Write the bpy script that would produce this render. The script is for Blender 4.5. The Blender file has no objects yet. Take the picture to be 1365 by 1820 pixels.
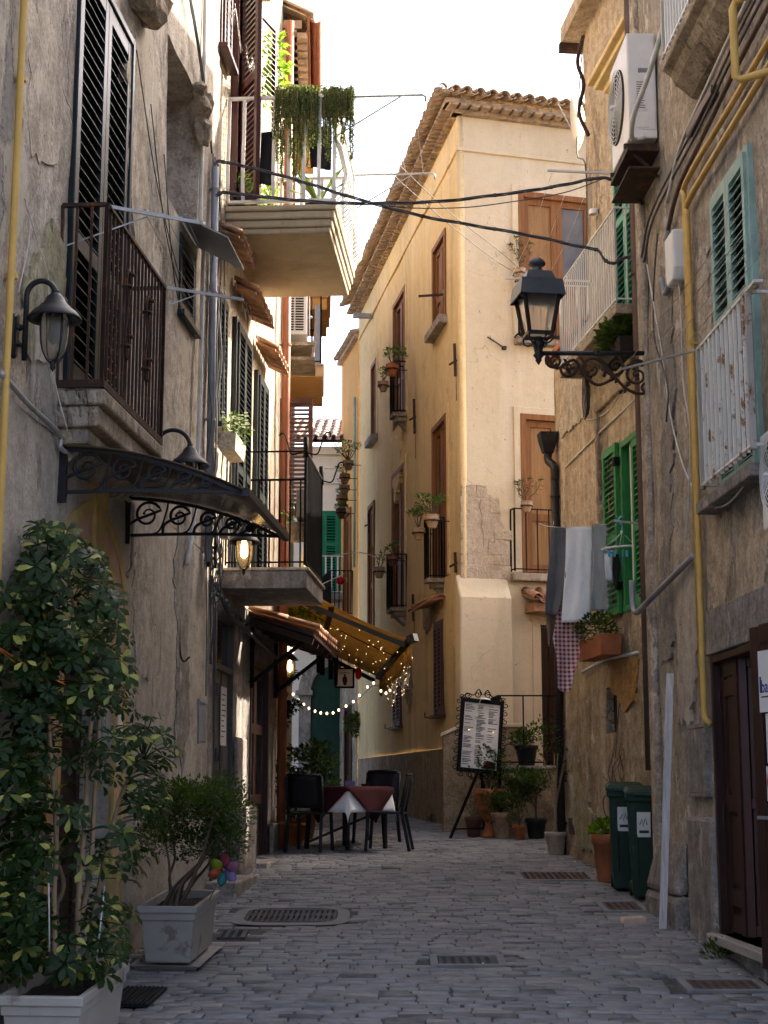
import bpy, math, random
from mathutils import Vector, Matrix, noise
V = Vector; R = math.radians; PI = math.pi
sin, cos = math.sin, math.cos
random.seed(11)
rnd = random.uniform
SC = bpy.context.scene
COL = SC.collection
# ------------------------------------------------------------------ camera model
F = 2800.0; PIT = math.atan(490/2800.0); CP, SP = cos(PIT), sin(PIT)
CAM = V((0, 0, 1.9))
def ray(x, y):
    a = x-682.5; b = 910-y
    return V((a, F*CP-b*SP, F*SP+b*CP))
def at(x, y, Y):
    d = ray(x, y); return CAM+d*(Y/d.y)
def g(Y):
    if Y < 20: return .0625*Y
    if Y < 28: return 1.25+.025*(Y-20)
    return 1.45+.02*(Y-28)
def gp(x, y):
    d = ray(x, y); lo, hi = 1., 60.
    for _ in range(50):
        m = (lo+hi)/2; p = CAM+d*(m/d.y)
        if p.z > g(m): lo = m
        else: hi = m
    return CAM+d*(lo/d.y)
class Wall:
    def __init__(s, p, q):
        s.o = V((p[0], p[1], 0)); s.u = V((q[0], q[1], 0))-s.o; s.L = s.u.length; s.u.normalize()
        s.i = V((-s.u.y, s.u.x, 0))
        s.M = Matrix(((s.u.x, s.i.x, 0, s.o.x), (s.u.y, s.i.y, 0, s.o.y), (0, 0, 1, 0), (0, 0, 0, 1)))
    def hit(s, x, y, out=0.):
        d = ray(x, y); o = s.o-s.i*out
        p = CAM+d*((o-CAM).dot(s.i)/d.dot(s.i))
        return (p-s.o).dot(s.u), p.z
    def S(s, x, y, out=0.): return s.hit(x, y, out)[0]
    def Z(s, x, y, out=0.): return s.hit(x, y, out)[1]
    def loc(s, p):
        q = s.M.inverted() @ p; return q
    def frame(s, a, z, out=0.): return s.M @ Matrix.Translation((a, -out, z))
    def pt(s, a, z, out=0.): return s.M @ V((a, -out, z))
# ------------------------------------------------------------------ objects
WM = {}
def setp(o, label, cat, group=None, kind=None):
    if label: o['label'] = label
    if cat: o['category'] = cat
    if group: o['group'] = group
    if kind: o['kind'] = kind
    return o
def thing(name, label, cat, M=None, group=None):
    o = bpy.data.objects.new(name, None); COL.objects.link(o); o.empty_display_size = .1
    M = Matrix.Identity(4) if M is None else (Matrix.Translation(M) if isinstance(M, Vector) else M)
    o.matrix_world = M; WM[o.name] = M.copy()
    return setp(o, label, cat, group)
def link(name, me, parent=None, M=None, Mw=None, label=None):
    o = bpy.data.objects.new(name, me); COL.objects.link(o)
    P = WM[parent.name] if parent else Matrix.Identity(4)
    W = Mw if Mw is not None else (P @ M if M is not None else P)
    if parent:
        o.parent = parent; o.matrix_basis = P.inverted() @ W
    else: o.matrix_basis = W
    WM[o.name] = W.copy()
    if label: o['label'] = label
    return o
class MB:
    def __init__(s): s.v = []; s.f = []; s.mi = []; s.sm = []; s.m = 0; s.smooth = False
    def add(s, vs, fs, sm=None):
        b = len(s.v); s.v += [tuple(p) for p in vs]
        for f in fs:
            s.f.append(tuple(b+k for k in f)); s.mi.append(s.m); s.sm.append(s.smooth if sm is None else sm)
        return s
    def box(s, x0, x1, y0, y1, z0, z1):
        s.add([(x, y, z) for z in (z0, z1) for y in (y0, y1) for x in (x0, x1)],
              [(0, 2, 3, 1), (4, 5, 7, 6), (0, 1, 5, 4), (2, 6, 7, 3), (0, 4, 6, 2), (1, 3, 7, 5)], False); return s
    def hexa(s, p): # 8 points ordered like box
        s.add(p, [(0, 2, 3, 1), (4, 5, 7, 6), (0, 1, 5, 4), (2, 6, 7, 3), (0, 4, 6, 2), (1, 3, 7, 5)], False); return s
    def bar(s, a, b, w, h=None, up=(0, 0, 1)):
        a, b = V(a), V(b); d = (b-a)
        if d.length < 1e-6: return s
        d.normalize(); up = V(up)
        if abs(d.dot(up)) > .98: up = V((0, 1, 0))
        x = d.cross(up).normalized()*(w/2); y = x.cross(d).normalized()*((h or w)/2)
        s.hexa([a-x-y, a+x-y, a-x+y, a+x+y, b-x-y, b+x-y, b-x+y, b+x+y]); return s
    def tube(s, pts, r, n=8, cap=True, taper=None):
        pts = [V(p) for p in pts]; rings = []; prev = None
        for k, p in enumerate(pts):
            d = (pts[min(k+1, len(pts)-1)]-pts[max(k-1, 0)])
            if d.length < 1e-9: d = V((0, 0, 1))
            d.normalize()
            if prev is None:
                a = V((0, 0, 1)) if abs(d.z) < .9 else V((1, 0, 0))
                x = d.cross(a).normalized()
            else:
                x = prev-d*prev.dot(d)
                x = x.normalized() if x.length > 1e-6 else d.orthogonal().normalized()
            prev = x; y = d.cross(x)
            rr = r[k] if isinstance(r, (list, tuple)) else r*(1 if taper is None else 1+(taper-1)*k/max(1, len(pts)-1))
            rings.append([p+(x*cos(2*PI*j/n)+y*sin(2*PI*j/n))*rr for j in range(n)])
        vs = [q for ri in rings for q in ri]; fs = []
        for k in range(len(rings)-1):
            for j in range(n): fs.append((k*n+j, k*n+(j+1) % n, (k+1)*n+(j+1) % n, (k+1)*n+j))
        if cap: fs += [tuple(range(n-1, -1, -1)), tuple((len(rings)-1)*n+j for j in range(n))]
        s.add(vs, fs, True); return s
    def lathe(s, prof, c=(0, 0, 0), n=20, cap0=False, cap1=False, ax=None, sx=1., sy=1.):
        c = V(c); vs = []; fs = []
        for r, z in prof:
            for j in range(n):
                a = 2*PI*j/n; vs.append(c+V((r*cos(a)*sx, r*sin(a)*sy, z)))
        for k in range(len(prof)-1):
            for j in range(n): fs.append((k*n+j, k*n+(j+1) % n, (k+1)*n+(j+1) % n, (k+1)*n+j))
        if cap0: fs.append(tuple(range(n-1, -1, -1)))
        if cap1: fs.append(tuple((len(prof)-1)*n+j for j in range(n)))
        s.add(vs, fs, True); return s
    def frust(s, prof, c=(0, 0, 0), cap0=True, cap1=False): # rectangular lathe: (hx, hy, z)
        c = V(c); vs = []; fs = []
        for hx, hy, z in prof: vs += [c+V((a*hx, b*hy, z)) for a, b in ((-1, -1), (1, -1), (1, 1), (-1, 1))]
        for k in range(len(prof)-1):
            for j in range(4): fs.append((k*4+j, k*4+(j+1) % 4, k*4+4+(j+1) % 4, k*4+4+j))
        if cap0: fs.append((3, 2, 1, 0))
        if cap1: e = len(vs)-4; fs.append((e, e+1, e+2, e+3))
        s.add(vs, fs, False); return s
    def prism(s, poly, y0, y1): # poly in (x, z), counter-clockwise seen from -y
        n = len(poly)
        vs = [(x, y0, z) for x, z in poly]+[(x, y1, z) for x, z in poly]
        fs = [tuple(range(n)), tuple(range(2*n-1, n-1, -1))]+[(j, j+n, (j+1) % n+n, (j+1) % n) for j in range(n)]
        s.add(vs, fs, False); return s
    def extr(s, prof, x0, x1): # profile in (y, z) extruded along x
        n = len(prof)
        vs = [(x0, y, z) for y, z in prof]+[(x1, y, z) for y, z in prof]
        fs = [tuple(range(n)), tuple(range(2*n-1, n-1, -1))]+[(j, j+n, (j+1) % n+n, (j+1) % n) for j in range(n)]
        s.add(vs, fs, False); return s
    def ball(s, c, r, n=10, sz=1.):
        m = max(4, n//2)
        s.lathe([(max(1e-4, r*sin(PI*k/m)), -r*cos(PI*k/m)*sz) for k in range(m+1)], c, n); return s
    def leaf(s, p, d, up, L, w, fold=.25, n=2):
        p, d = V(p), V(d).normalized(); x = d.cross(V(up))
        if x.length < 1e-4: x = d.orthogonal()
        x.normalize(); nn = x.cross(d)
        droop = -nn*L*.18
        if n == 2:
            pts = [p, p+d*L*.5+x*w/2+nn*fold*w*.5, p+d*L+droop, p+d*L*.5-x*w/2+nn*fold*w*.5]
            s.add(pts, [(0, 1, 2), (0, 2, 3)], True)
        else:
            pts = [p, p+d*L*.4+x*w*.38+nn*fold*w*.3, p+d*L*.75+x*w*.5+nn*fold*w*.3+droop*.4, p+d*L+droop,
                   p+d*L*.75-x*w*.5+nn*fold*w*.3+droop*.4, p+d*L*.4-x*w*.38+nn*fold*w*.3, p+d*L*.5]
            s.add(pts, [(0, 1, 6), (1, 2, 6), (2, 3, 6), (3, 4, 6), (4, 5, 6), (5, 0, 6)], True)
        return s
    def mesh(s, name, mats):
        me = bpy.data.meshes.new(name); me.from_pydata(s.v, [], s.f)
        for m in (mats if isinstance(mats, (list, tuple)) else [mats]): me.materials.append(m)
        me.polygons.foreach_set('material_index', s.mi); me.polygons.foreach_set('use_smooth', s.sm)
        me.update(); return me
    def build(s, name, mats, parent=None, M=None, Mw=None, label=None, bev=0., solid=0.):
        o = link(name, s.mesh(name, mats), parent, M, Mw, label)
        if solid:
            md = o.modifiers.new('t', 'SOLIDIFY'); md.thickness = solid; md.offset = 0
        if bev:
            md = o.modifiers.new('b', 'BEVEL'); md.width = bev; md.segments = 2; md.limit_method = 'ANGLE'; md.angle_limit = R(40)
        return o
def copy_tree(o, M, parent=None, label=None, group=None):
    c = o.copy(); COL.objects.link(c)
    if parent: c.parent = parent
    else: c.matrix_world = M; WM[c.name] = M.copy()
    if label: c['label'] = label
    if group: c['group'] = group
    for ch in [k for k in COL.objects if k.parent == o]: copy_tree(ch, None, c)
    return c
def T(x, y, z): return Matrix.Translation((x, y, z))
def RZ(a): return Matrix.Rotation(a, 4, 'Z')
# ------------------------------------------------------------------ materials
MT = {}
class NT:
    def __init__(s, name):
        m = bpy.data.materials.new(name); m.use_nodes = True; s.m = m; s.t = m.node_tree
        s.b = s.t.nodes['Principled BSDF']; s.out = s.t.nodes['Material Output']; MT[name] = m
        s.pos = None
    def n(s, ty, **k):
        nd = s.t.nodes.new(ty)
        for a, b in k.items(): setattr(nd, a, b)
        return nd
    def l(s, a, b): s.t.links.new(a, b)
    def P(s):
        if s.pos is None: s.pos = s.n('ShaderNodeNewGeometry').outputs['Position']
        return s.pos
    def noise(s, sc, det=6, ro=.6, stretch=None, off=0., dist=0.):
        nd = s.n('ShaderNodeTexNoise'); nd.inputs['Scale'].default_value = sc; nd.inputs['Detail'].default_value = det
        nd.inputs['Roughness'].default_value = ro; nd.inputs['Distortion'].default_value = dist
        mp = s.n('ShaderNodeMapping'); s.l(s.P(), mp.inputs['Vector'])
        mp.inputs['Scale'].default_value = stretch or (1, 1, 1); mp.inputs['Location'].default_value = (off, off*1.7, off*.6)
        s.l(mp.outputs[0], nd.inputs['Vector']); return nd.outputs['Fac']
    def ramp(s, fac, a, b, inv=False):
        nd = s.n('ShaderNodeMapRange'); nd.inputs['From Min'].default_value = a; nd.inputs['From Max'].default_value = b
        if inv: nd.inputs['To Min'].default_value = 1; nd.inputs['To Max'].default_value = 0
        s.l(fac, nd.inputs['Value']); return nd.outputs[0]
    def mix(s, fac, a, b, mode='MIX'):
        nd = s.n('ShaderNodeMix'); nd.data_type = 'RGBA'; nd.blend_type = mode
        for sock, val in ((nd.inputs[0], fac), (nd.inputs[6], a), (nd.inputs[7], b)):
            if hasattr(val, 'links') or hasattr(val, 'is_linked'): s.l(val, sock)
            elif isinstance(val, (int, float)): sock.default_value = val
            else: sock.default_value = (*val[:3], 1)
        return nd.outputs[2]
    def math(s, op, a, b=0.):
        nd = s.n('ShaderNodeMath'); nd.operation = op
        for sock, val in ((nd.inputs[0], a), (nd.inputs[1], b)):
            if isinstance(val, (int, float)): sock.default_value = val
            else: s.l(val, sock)
        return nd.outputs[0]
    def bump(s, h, st=.4, d=.02, prev=None):
        nd = s.n('ShaderNodeBump'); nd.inputs['Strength'].default_value = st; nd.inputs['Distance'].default_value = d
        s.l(h, nd.inputs['Height'])
        if prev is not None: s.l(prev, nd.inputs['Normal'])
        return nd.outputs[0]
    def fin(s, col=None, rough=.8, normal=None, metal=0., spec=None):
        b = s.b
        if col is not None:
            if isinstance(col, tuple): b.inputs['Base Color'].default_value = (*col, 1)
            else: s.l(col, b.inputs['Base Color'])
        if isinstance(rough, (int, float)): b.inputs['Roughness'].default_value = rough
        else: s.l(rough, b.inputs['Roughness'])
        if normal is not None: s.l(normal, b.inputs['Normal'])
        b.inputs['Metallic'].default_value = metal
        if spec is not None: b.inputs['Specular IOR Level'].default_value = spec
        return s.m
def mat(name, col, rough=.6, metal=0., var=.25, sc=6., bump=.15, bsc=40., dist=.004, stretch=None, spot=None, spotamt=.6, spotsc=9., spec=.28):
    t = NT(name); c2 = tuple(max(0, x*(1-var)) for x in col); c1 = tuple(min(1, x*(1+var*.6)) for x in col)
    c = t.mix(t.ramp(t.noise(sc, 6, .65, stretch), .3, .7), c2, c1)
    if spot:
        c = t.mix(t.ramp(t.noise(spotsc, 8, .7, stretch, 3.), spotamt, spotamt+.06), c, spot)
    nm = t.bump(t.noise(bsc, 4, .6, stretch), bump, dist) if bump else None
    return t.fin(c, rough, nm, metal, spec)
def emit(name, col, st):
    t = NT(name); t.b.inputs['Base Color'].default_value = (*col, 1); t.b.inputs['Emission Color'].default_value = (*col, 1)
    t.b.inputs['Emission Strength'].default_value = st; return t.m
def leafmat(name, c1, c2, c3=None, trans=.35, rough=.45):
    t = NT(name); ge = t.n('ShaderNodeNewGeometry'); ri = ge.outputs['Random Per Island']
    c = t.mix(ri, c1, c2)
    if c3:
        c = t.mix(t.ramp(ri, .86, 1.0), c, c3)
    c = t.mix(t.ramp(t.noise(25, 3, .6), .35, .75), c, (.7, .75, .6), 'MULTIPLY')
    t.fin(c, rough, spec=.16); tr = t.n('ShaderNodeBsdfTranslucent'); t.l(t.mix(.5, c, (.35, .55, .05)), tr.inputs['Color'])
    mx = t.n('ShaderNodeMixShader'); mx.inputs[0].default_value = trans
    t.l(t.b.outputs[0], mx.inputs[1]); t.l(tr.outputs[0], mx.inputs[2]); t.l(mx.outputs[0], t.out.inputs['Surface'])
    return t.m
def plaster(name, c1, c2, bare, peel=.58, stain=(.08, .07, .06), stamt=.5, wet=(.5, .45, .4), sc=1., patch2=None, p2=.6, grain=.35, crack=.5, wear_shade=.75):
    t = NT(name)
    n1 = t.noise(.9*sc, 4, .62); n2 = t.noise(1.1*sc, 7, .68, (1, 1, .45), 5., .4)
    fine = t.noise(38, 3, .7); mid = t.noise(7, 5, .7, None, 2.)
    c = t.mix(t.ramp(n1, .32, .68), c1, c2)
    c = t.mix(t.math('MULTIPLY', t.ramp(mid, .60, .36), min(1., wear_shade*1.3)), c, t.mix(1., c, (.60, .57, .54), 'MULTIPLY'))  # relief shade painted into the colour: hollows of the bump noise go darker
    c = t.mix(t.math('MULTIPLY', t.ramp(fine, .62, .38), wear_shade), c, t.mix(1., c, (.56, .53, .50), 'MULTIPLY'))  # same painted shade for the finer bump hollows
    if patch2:
        pm = t.ramp(t.noise(.55*sc, 5, .6, (1, 1, .7), 11., .3), p2, p2+.015)
        c = t.mix(pm, c, t.mix(t.ramp(mid, .3, .7), patch2, tuple(x*.75 for x in patch2)))
    pe = t.ramp(n2, peel, peel+.012)
    edge = t.math('MULTIPLY', t.ramp(n2, peel-.03, peel), t.ramp(n2, peel+.006, peel+.03, True))
    bc = t.mix(t.ramp(t.noise(14, 3, .7), .3, .7), bare, tuple(x*.6 for x in bare))
    c = t.mix(pe, c, bc)
    scl = t.ramp(t.noise(2.6*sc, 5, .75, (1, 1, .6), 61.), .60, .615); c = t.mix(t.math('MULTIPLY', scl, wear_shade), c, t.mix(.5, tuple(min(1, x*1.25) for x in c1), bare))
    c = t.mix(t.math('MULTIPLY', edge, .35), c, (.05, .04, .035))
    st = t.ramp(t.noise(2.2, 5, .68, (1.6, 1.6, .16), 8.), .52, .8)
    blot = t.ramp(t.noise(1.6, 6, .72, None, 21.), .58, .72)
    c = t.mix(t.math('MULTIPLY', st, stamt), c, stain)
    c = t.mix(t.math('MULTIPLY', blot, stamt*.7), c, stain)
    c = t.mix(t.math('MULTIPLY', t.ramp(t.noise(1.3, 4, .7, (2.5, 2.5, .12), 31.), .56, .72), .25), c, (.75, .7, .62))
    vo = t.n('ShaderNodeTexVoronoi'); vo.feature = 'DISTANCE_TO_EDGE'; vo.inputs['Scale'].default_value = .55
    mp = t.n('ShaderNodeVectorMath'); mp.operation = 'ADD'; nz = t.n('ShaderNodeTexNoise'); nz.inputs['Scale'].default_value = 1.6; nz.inputs['Detail'].default_value = 4
    t.l(t.P(), nz.inputs['Vector']); t.l(t.P(), mp.inputs[0]); t.l(nz.outputs['Color'], mp.inputs[1]); t.l(mp.outputs[0], vo.inputs['Vector'])
    cr = t.math('MULTIPLY', t.ramp(vo.outputs['Distance'], .0, .006, True), t.ramp(t.noise(.8, 3, .5, None, 40.), .54, .62))
    c = t.mix(t.math('MULTIPLY', cr, crack), c, (.04, .035, .03))
    pit = t.ramp(t.noise(18, 2, .75, (1, 1, .6), 50.), .68, .74)
    c = t.mix(t.math('MULTIPLY', pit, .55), c, tuple(x*.35 for x in bare))
    h = t.math('ADD', t.math('MULTIPLY', pe, -.55), t.math('MULTIPLY', fine, .25))
    h = t.math('ADD', h, t.math('MULTIPLY', mid, .55)); h = t.math('SUBTRACT', h, t.math('MULTIPLY', cr, .5)); h = t.math('SUBTRACT', h, t.math('MULTIPLY', pit, .5))
    return t.fin(c, .93, t.bump(h, grain*1.6, .03), 0, .2)
# ------------------------------------------------------------------ palette
plaster('plaster_lower', (.52, .465, .39), (.43, .385, .325), (.40, .37, .33), .64, (.10, .095, .085), .45, patch2=(.42, .37, .29), p2=.6, grain=.4, wear_shade=.5)
plaster('plaster_moss', (.42, .39, .25), (.34, .32, .21), (.45, .41, .34), .6, (.12, .12, .08), .4)
plaster('plaster_light', (.60, .53, .43), (.52, .46, .37), (.44, .39, .31), .6, (.18, .15, .12), .4)
plaster('plaster_grey', (.58, .52, .445), (.46, .415, .355), (.36, .33, .29), .60, (.105, .095, .085), .5, patch2=(.48, .43, .35), p2=.56, grain=.5)
plaster('plaster_cream', (.72, .62, .47), (.66, .56, .42), (.42, .34, .25), .63, (.3, .25, .2), .28)
plaster('plaster_yellow', (.81, .62, .325), (.75, .56, .275), (.60, .44, .25), .70, (.22, .16, .10), .55, wear_shade=.16, grain=.22, crack=.3)
plaster('plaster_pale', (.69, .58, .405), (.63, .52, .35), (.45, .33, .2), .72, (.25, .19, .13), .25, wear_shade=.10, grain=.22, crack=.25)
plaster('plaster_dado', (.47, .37, .25), (.39, .30, .20), (.55, .42, .27), .66, (.15, .12, .06), .5)
plaster('plaster_brown', (.54, .475, .39), (.41, .36, .295), (.56, .50, .42), .60, (.09, .075, .06), .6, sc=1.2, patch2=(.30, .275, .24), p2=.57, grain=.6)
plaster('plaster_tan', (.64, .53, .39), (.53, .43, .31), (.33, .26, .19), .62, (.12, .09, .06), .6, patch2=(.35, .27, .18), p2=.62, grain=.5)
plaster('plaster_stained', (.50, .41, .29), (.37, .30, .215), (.62, .54, .44), .62, (.07, .06, .045), .75, sc=1.3, grain=.6)
plaster('plaster_white', (.90, .84, .72), (.86, .79, .66), (.7, .6, .5), .78, (.6, .52, .42), .2, wear_shade=.06)
plaster('plaster_ochre', (.55, .32, .11), (.46, .27, .10), (.4, .3, .2), .68, (.2, .13, .07), .4)
plaster('plaster_orange', (.68, .39, .13), (.62, .35, .115), (.5, .35, .2), .76, (.35, .22, .1), .2, wear_shade=.08)
plaster('cement', (.36, .33, .30), (.28, .26, .235), (.42, .37, .31), .66, (.12, .11, .10), .5, grain=.5)
plaster('stone', (.50, .41, .30), (.42, .35, .26), (.36, .31, .25), .58, (.13, .11, .09), .55, grain=.7)
plaster('masonry', (.60, .485, .35), (.52, .415, .295), (.58, .48, .37), .62, (.3, .24, .17), .3, grain=.8, sc=1.6, crack=0., wear_shade=.4)
plaster('pale_stone', (.46, .42, .37), (.40, .37, .33), (.36, .33, .29), .62, (.2, .18, .16), .4)
plaster('soffit', (.50, .42, .29), (.46, .385, .265), (.4, .34, .24), .70, (.22, .18, .12), .5, wear_shade=.10, grain=.2, crack=.2)
mat('pink_paint', (.52, .33, .22), .9, spot=(.38, .29, .2), spotamt=.62)
mat('ochre_paint', (.50, .345, .125), .9, spot=(.45, .36, .22), spotamt=.62)
mat('iron', (.011, .010, .010), .7, 0., spec=.08, bump=.3, bsc=60)
mat('rusty_iron', (.05, .028, .02), .7, .2, spot=(.12, .05, .02), spotamt=.55)
mat('dark_shutter', (.012, .018, .019), .38, var=.1, bump=.05)
mat('mint', (.27, .40, .345), .55, spot=(.45, .45, .4), spotamt=.66, bump=.2)
mat('green_paint', (.035, .23, .055), .42, var=.18, spot=(.10, .26, .09), spotamt=.64)
mat('teal_green', (.03, .26, .15), .5, var=.15)
mat('far_green', (.012, .20, .10), .5, var=.15)
mat('door_green', (.01, .05, .032), .5, var=.2)
mat('maroon', (.065, .02, .016), .35, var=.2)
mat('brown_wood', (.05, .022, .016), .45, var=.35, sc=5, stretch=(6, 6, .5))
mat('dark_wood', (.036, .013, .009), .5, var=.4, sc=5, stretch=(8, 8, .5))
mat('louvre_brown', (.10, .045, .03), .5, var=.3)
mat('honey_wood', (.235, .095, .026), .62, var=.4, sc=4, stretch=(9, 9, .45), bump=.25, bsc=20)
mat('honey_wood_light', (.30, .155, .055), .62, var=.35, sc=4, stretch=(9, 9, .45))
mat('grey_wood', (.62, .60, .57), .8, var=.3, stretch=(9, 9, .5))
mat('steel_grey', (.28, .29, .31), .5, .2)
mat('grey_door', (.075, .07, .065), .5, var=.2)
mat('galvanised', (.42, .42, .40), .45, .5, spot=(.25, .22, .18), spotamt=.6)
mat('white_metal', (.74, .72, .68), .45, var=.1, spot=(.42, .3, .2), spotamt=.70, spotsc=14)
mat('rusty_white', (.72, .69, .62), .5, var=.12, spot=(.28, .12, .035), spotamt=.55, spotsc=7, stretch=(1, 1, .6))
mat('white_plastic', (.70, .70, .66), .45, var=.08)
mat('ac_white', (.72, .71, .68), .4, var=.06, spot=(.55, .5, .42), spotamt=.7, spotsc=3)
mat('yellow_pipe', (.60, .38, .10), .5, var=.15, spot=(.35, .24, .1), spotamt=.68)
mat('copper_pipe', (.27, .095, .045), .5, .15, var=.3, stretch=(1, 1, .4))
mat('brown_pipe', (.105, .062, .048), .5, var=.25, spot=(.16, .12, .09), spotamt=.62)
mat('black_pipe', (.02, .018, .016), .5, spot=(.08, .06, .04), spotamt=.66)
mat('cable', (.085, .085, .09), .6, bump=0)
mat('white_cable', (.62, .6, .55), .6, bump=0)
mat('tile', (.42, .215, .115), .85, var=.5, sc=5, spot=(.3, .27, .22), spotamt=.56, spotsc=11, bump=.4)
mat('old_tile', (.43, .31, .2), .9, var=.55, sc=6, spot=(.22, .2, .16), spotamt=.53, spotsc=10, bump=.5)
mat('far_tile', (.5, .38, .32), .9, var=.55, sc=3, spot=(.25, .2, .18), spotamt=.55)
mat('terracotta', (.36, .125, .05), .75, var=.25, spot=(.5, .34, .24), spotamt=.66)
mat('old_terracotta', (.40, .26, .16), .9, var=.35, sc=12, spot=(.2, .16, .11), spotamt=.56, spotsc=16)
mat('brown_pot', (.13, .06, .035), .7)
mat('black_pot', (.022, .022, .024), .5)
mat('wicker_pot', (.40, .33, .25), .8, var=.3, sc=30)
mat('planter_plastic', (.39, .365, .325), .5, var=.1, sc=3, spot=(.23, .20, .165), spotamt=.58, spotsc=5, bump=.2, bsc=120)
mat('soil', (.035, .026, .02), .95, var=.5, sc=30, bump=.8, bsc=50, dist=.02)
mat('bark', (.30, .21, .125), .85, var=.4, sc=12, bump=.5, bsc=50, stretch=(1, 1, .5))
mat('dark_bark', (.12, .085, .06), .9, var=.4)
leafmat('schefflera_leaf', (.005, .017, .004), (.018, .044, .008), (.40, .38, .09), .14, .42)
leafmat('shrub_leaf', (.012, .035, .010), (.035, .075, .018), None, .25, .4)
leafmat('lime_leaf', (.10, .22, .015), (.26, .40, .03), None, .5, .4)
leafmat('succulent', (.24, .30, .10), (.36, .41, .17), (.42, .38, .20), .25, .45)
leafmat('jade', (.035, .11, .02), (.11, .20, .04), (.22, .26, .08), .2, .35)
leafmat('dark_leaf', (.010, .026, .010), (.028, .055, .016), None, .2, .45)
leafmat('dry_leaf', (.12, .09, .05), (.2, .15, .09), None, .2, .7)
leafmat('flower_white', (.8, .78, .76), (.7, .68, .66), None, .3, .6)
leafmat('flower_red', (.5, .02, .03), (.6, .05, .06), None, .3, .6)
t = NT('cloth_white'); t.fin(t.mix(t.ramp(t.noise(30, 4), .3, .7), (.88, .87, .87), (.94, .93, .92)), .9, t.bump(t.noise(220, 2), .3, .003))
mat('cloth_grey', (.17, .165, .17), .95, var=.15, bump=.3, bsc=200)
mat('cloth_light_grey', (.48, .46, .45), .95, var=.12, bump=.3, bsc=200)
mat('cloth_brown', (.16, .115, .085), .95, var=.2)
mat('cloth_black', (.012, .012, .014), .95)
mat('cloth_blue', (.16, .21, .33), .9)
mat('plastic_blue', (.10, .42, .70), .4, bump=0)
mat('plastic_orange', (.75, .22, .03), .4, bump=0)
mat('peg_wood', (.62, .5, .36), .7, bump=0)
mat('burgundy_cloth', (.045, .003, .006), .9, var=.15, bump=.3, bsc=150)
mat('resin_black', (.009, .009, .012), .55, bump=.1)
mat('bin_green', (.012, .036, .020), .5, var=.12, spot=(.045, .065, .045), spotamt=.58)
mat('paper', (.72, .70, .66), .7, var=.08, bump=0)
mat('ink', (.05, .05, .055), .7, bump=0)
mat('ink_blue', (.02, .05, .17), .6, bump=0)
mat('ink_red', (.55, .02, .03), .6, bump=0)
mat('bronze_sheet', (.10, .072, .05), .22, var=.15, bump=0)
mat('lamp_roof', (.075, .085, .10), .4, .3)
t = NT('frosted_pane'); t.fin((.75, .74, .70), .35); t.b.inputs['Transmission Weight'].default_value = .8; t.b.inputs['Alpha'].default_value = .35
mat('cast_black', (.022, .023, .026), .42, .3, bump=.3, bsc=90)
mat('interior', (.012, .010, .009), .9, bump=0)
mat('tiled_wall', (.30, .27, .22), .4, bump=0)
mat('marble', (.40, .36, .30), .45, var=.15)
mat('curtain', (.45, .38, .28), .9, var=.1, sc=12, stretch=(6, 6, .3))
mat('brass', (.45, .32, .12), .35, .8)
mat('plate_rust', (.115, .075, .055), .8, .2, var=.35, bump=.6, bsc=40)
mat('plate_grey', (.085, .082, .08), .75, .3, var=.3, bump=.6, bsc=60)
mat('concrete', (.22, .215, .21), .9, var=.2, bump=.4)
mat('mat_black', (.012, .012, .013), .9, bump=.5, bsc=120)
mat('brick_bit', (.55, .42, .3), .9)
mat('red_glass', (.6, .015, .012), .25, bump=0)
for k, c in enumerate([(.32, .12, .18), (.28, .04, .07), (.2, .26, .015), (.34, .06, .015), (.015, .15, .13), (.2, .16, .3)]): mat('petal_%d' % k, c, .35, bump=0)
t = NT('glass_dark'); t.fin((.016, .018, .02), .08, None, 0, .6)
t = NT('glass_window'); t.fin(t.mix(t.ramp(t.noise(2, 4), .35, .7), (.05, .04, .03), (.14, .11, .075)), .1, None, 0, .6)
t = NT('lamp_glass'); t.fin((.8, .76, .68), .12); t.b.inputs['Transmission Weight'].default_value = .88; t.b.inputs['IOR'].default_value = 1.15
t = NT('plaid')
sx = t.n('ShaderNodeTexCoord').outputs['UV']; sp = t.n('ShaderNodeSeparateXYZ'); t.l(sx, sp.inputs[0])
wx = t.ramp(t.math('SINE', t.math('MULTIPLY', sp.outputs[0], 2*PI/.045)), -.15, .15); wz = t.ramp(t.math('SINE', t.math('MULTIPLY', sp.outputs[1], 2*PI/.045)), -.15, .15)
t.fin(t.mix(t.math('MULTIPLY', t.math('ADD', wx, wz), .5), (.78, .66, .62), (.28, .012, .022)), .9)
t = NT('canvas'); c = t.mix(t.ramp(t.noise(6, 7, .65, (1, .3, 1)), .35, .7), (.45, .295, .095), (.55, .375, .13)); t.fin(c, .9)
tr = t.n('ShaderNodeBsdfTranslucent'); t.l(c, tr.inputs['Color']); mx = t.n('ShaderNodeMixShader'); mx.inputs[0].default_value = .4
t.l(t.b.outputs[0], mx.inputs[1]); t.l(tr.outputs[0], mx.inputs[2]); t.l(mx.outputs[0], t.out.inputs['Surface'])
mat('canvas_dark', (.05, .03, .015), .9)
def _ns(m): m.cycles.emission_sampling = 'NONE'
emit('bulb_glow', (1., .74, .42), .9); emit('lamp_glow', (1., .62, .25), 5.); _ns(emit('fairy_glow', (1., .68, .33), .55)); _ns(MT['bulb_glow'])
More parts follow.
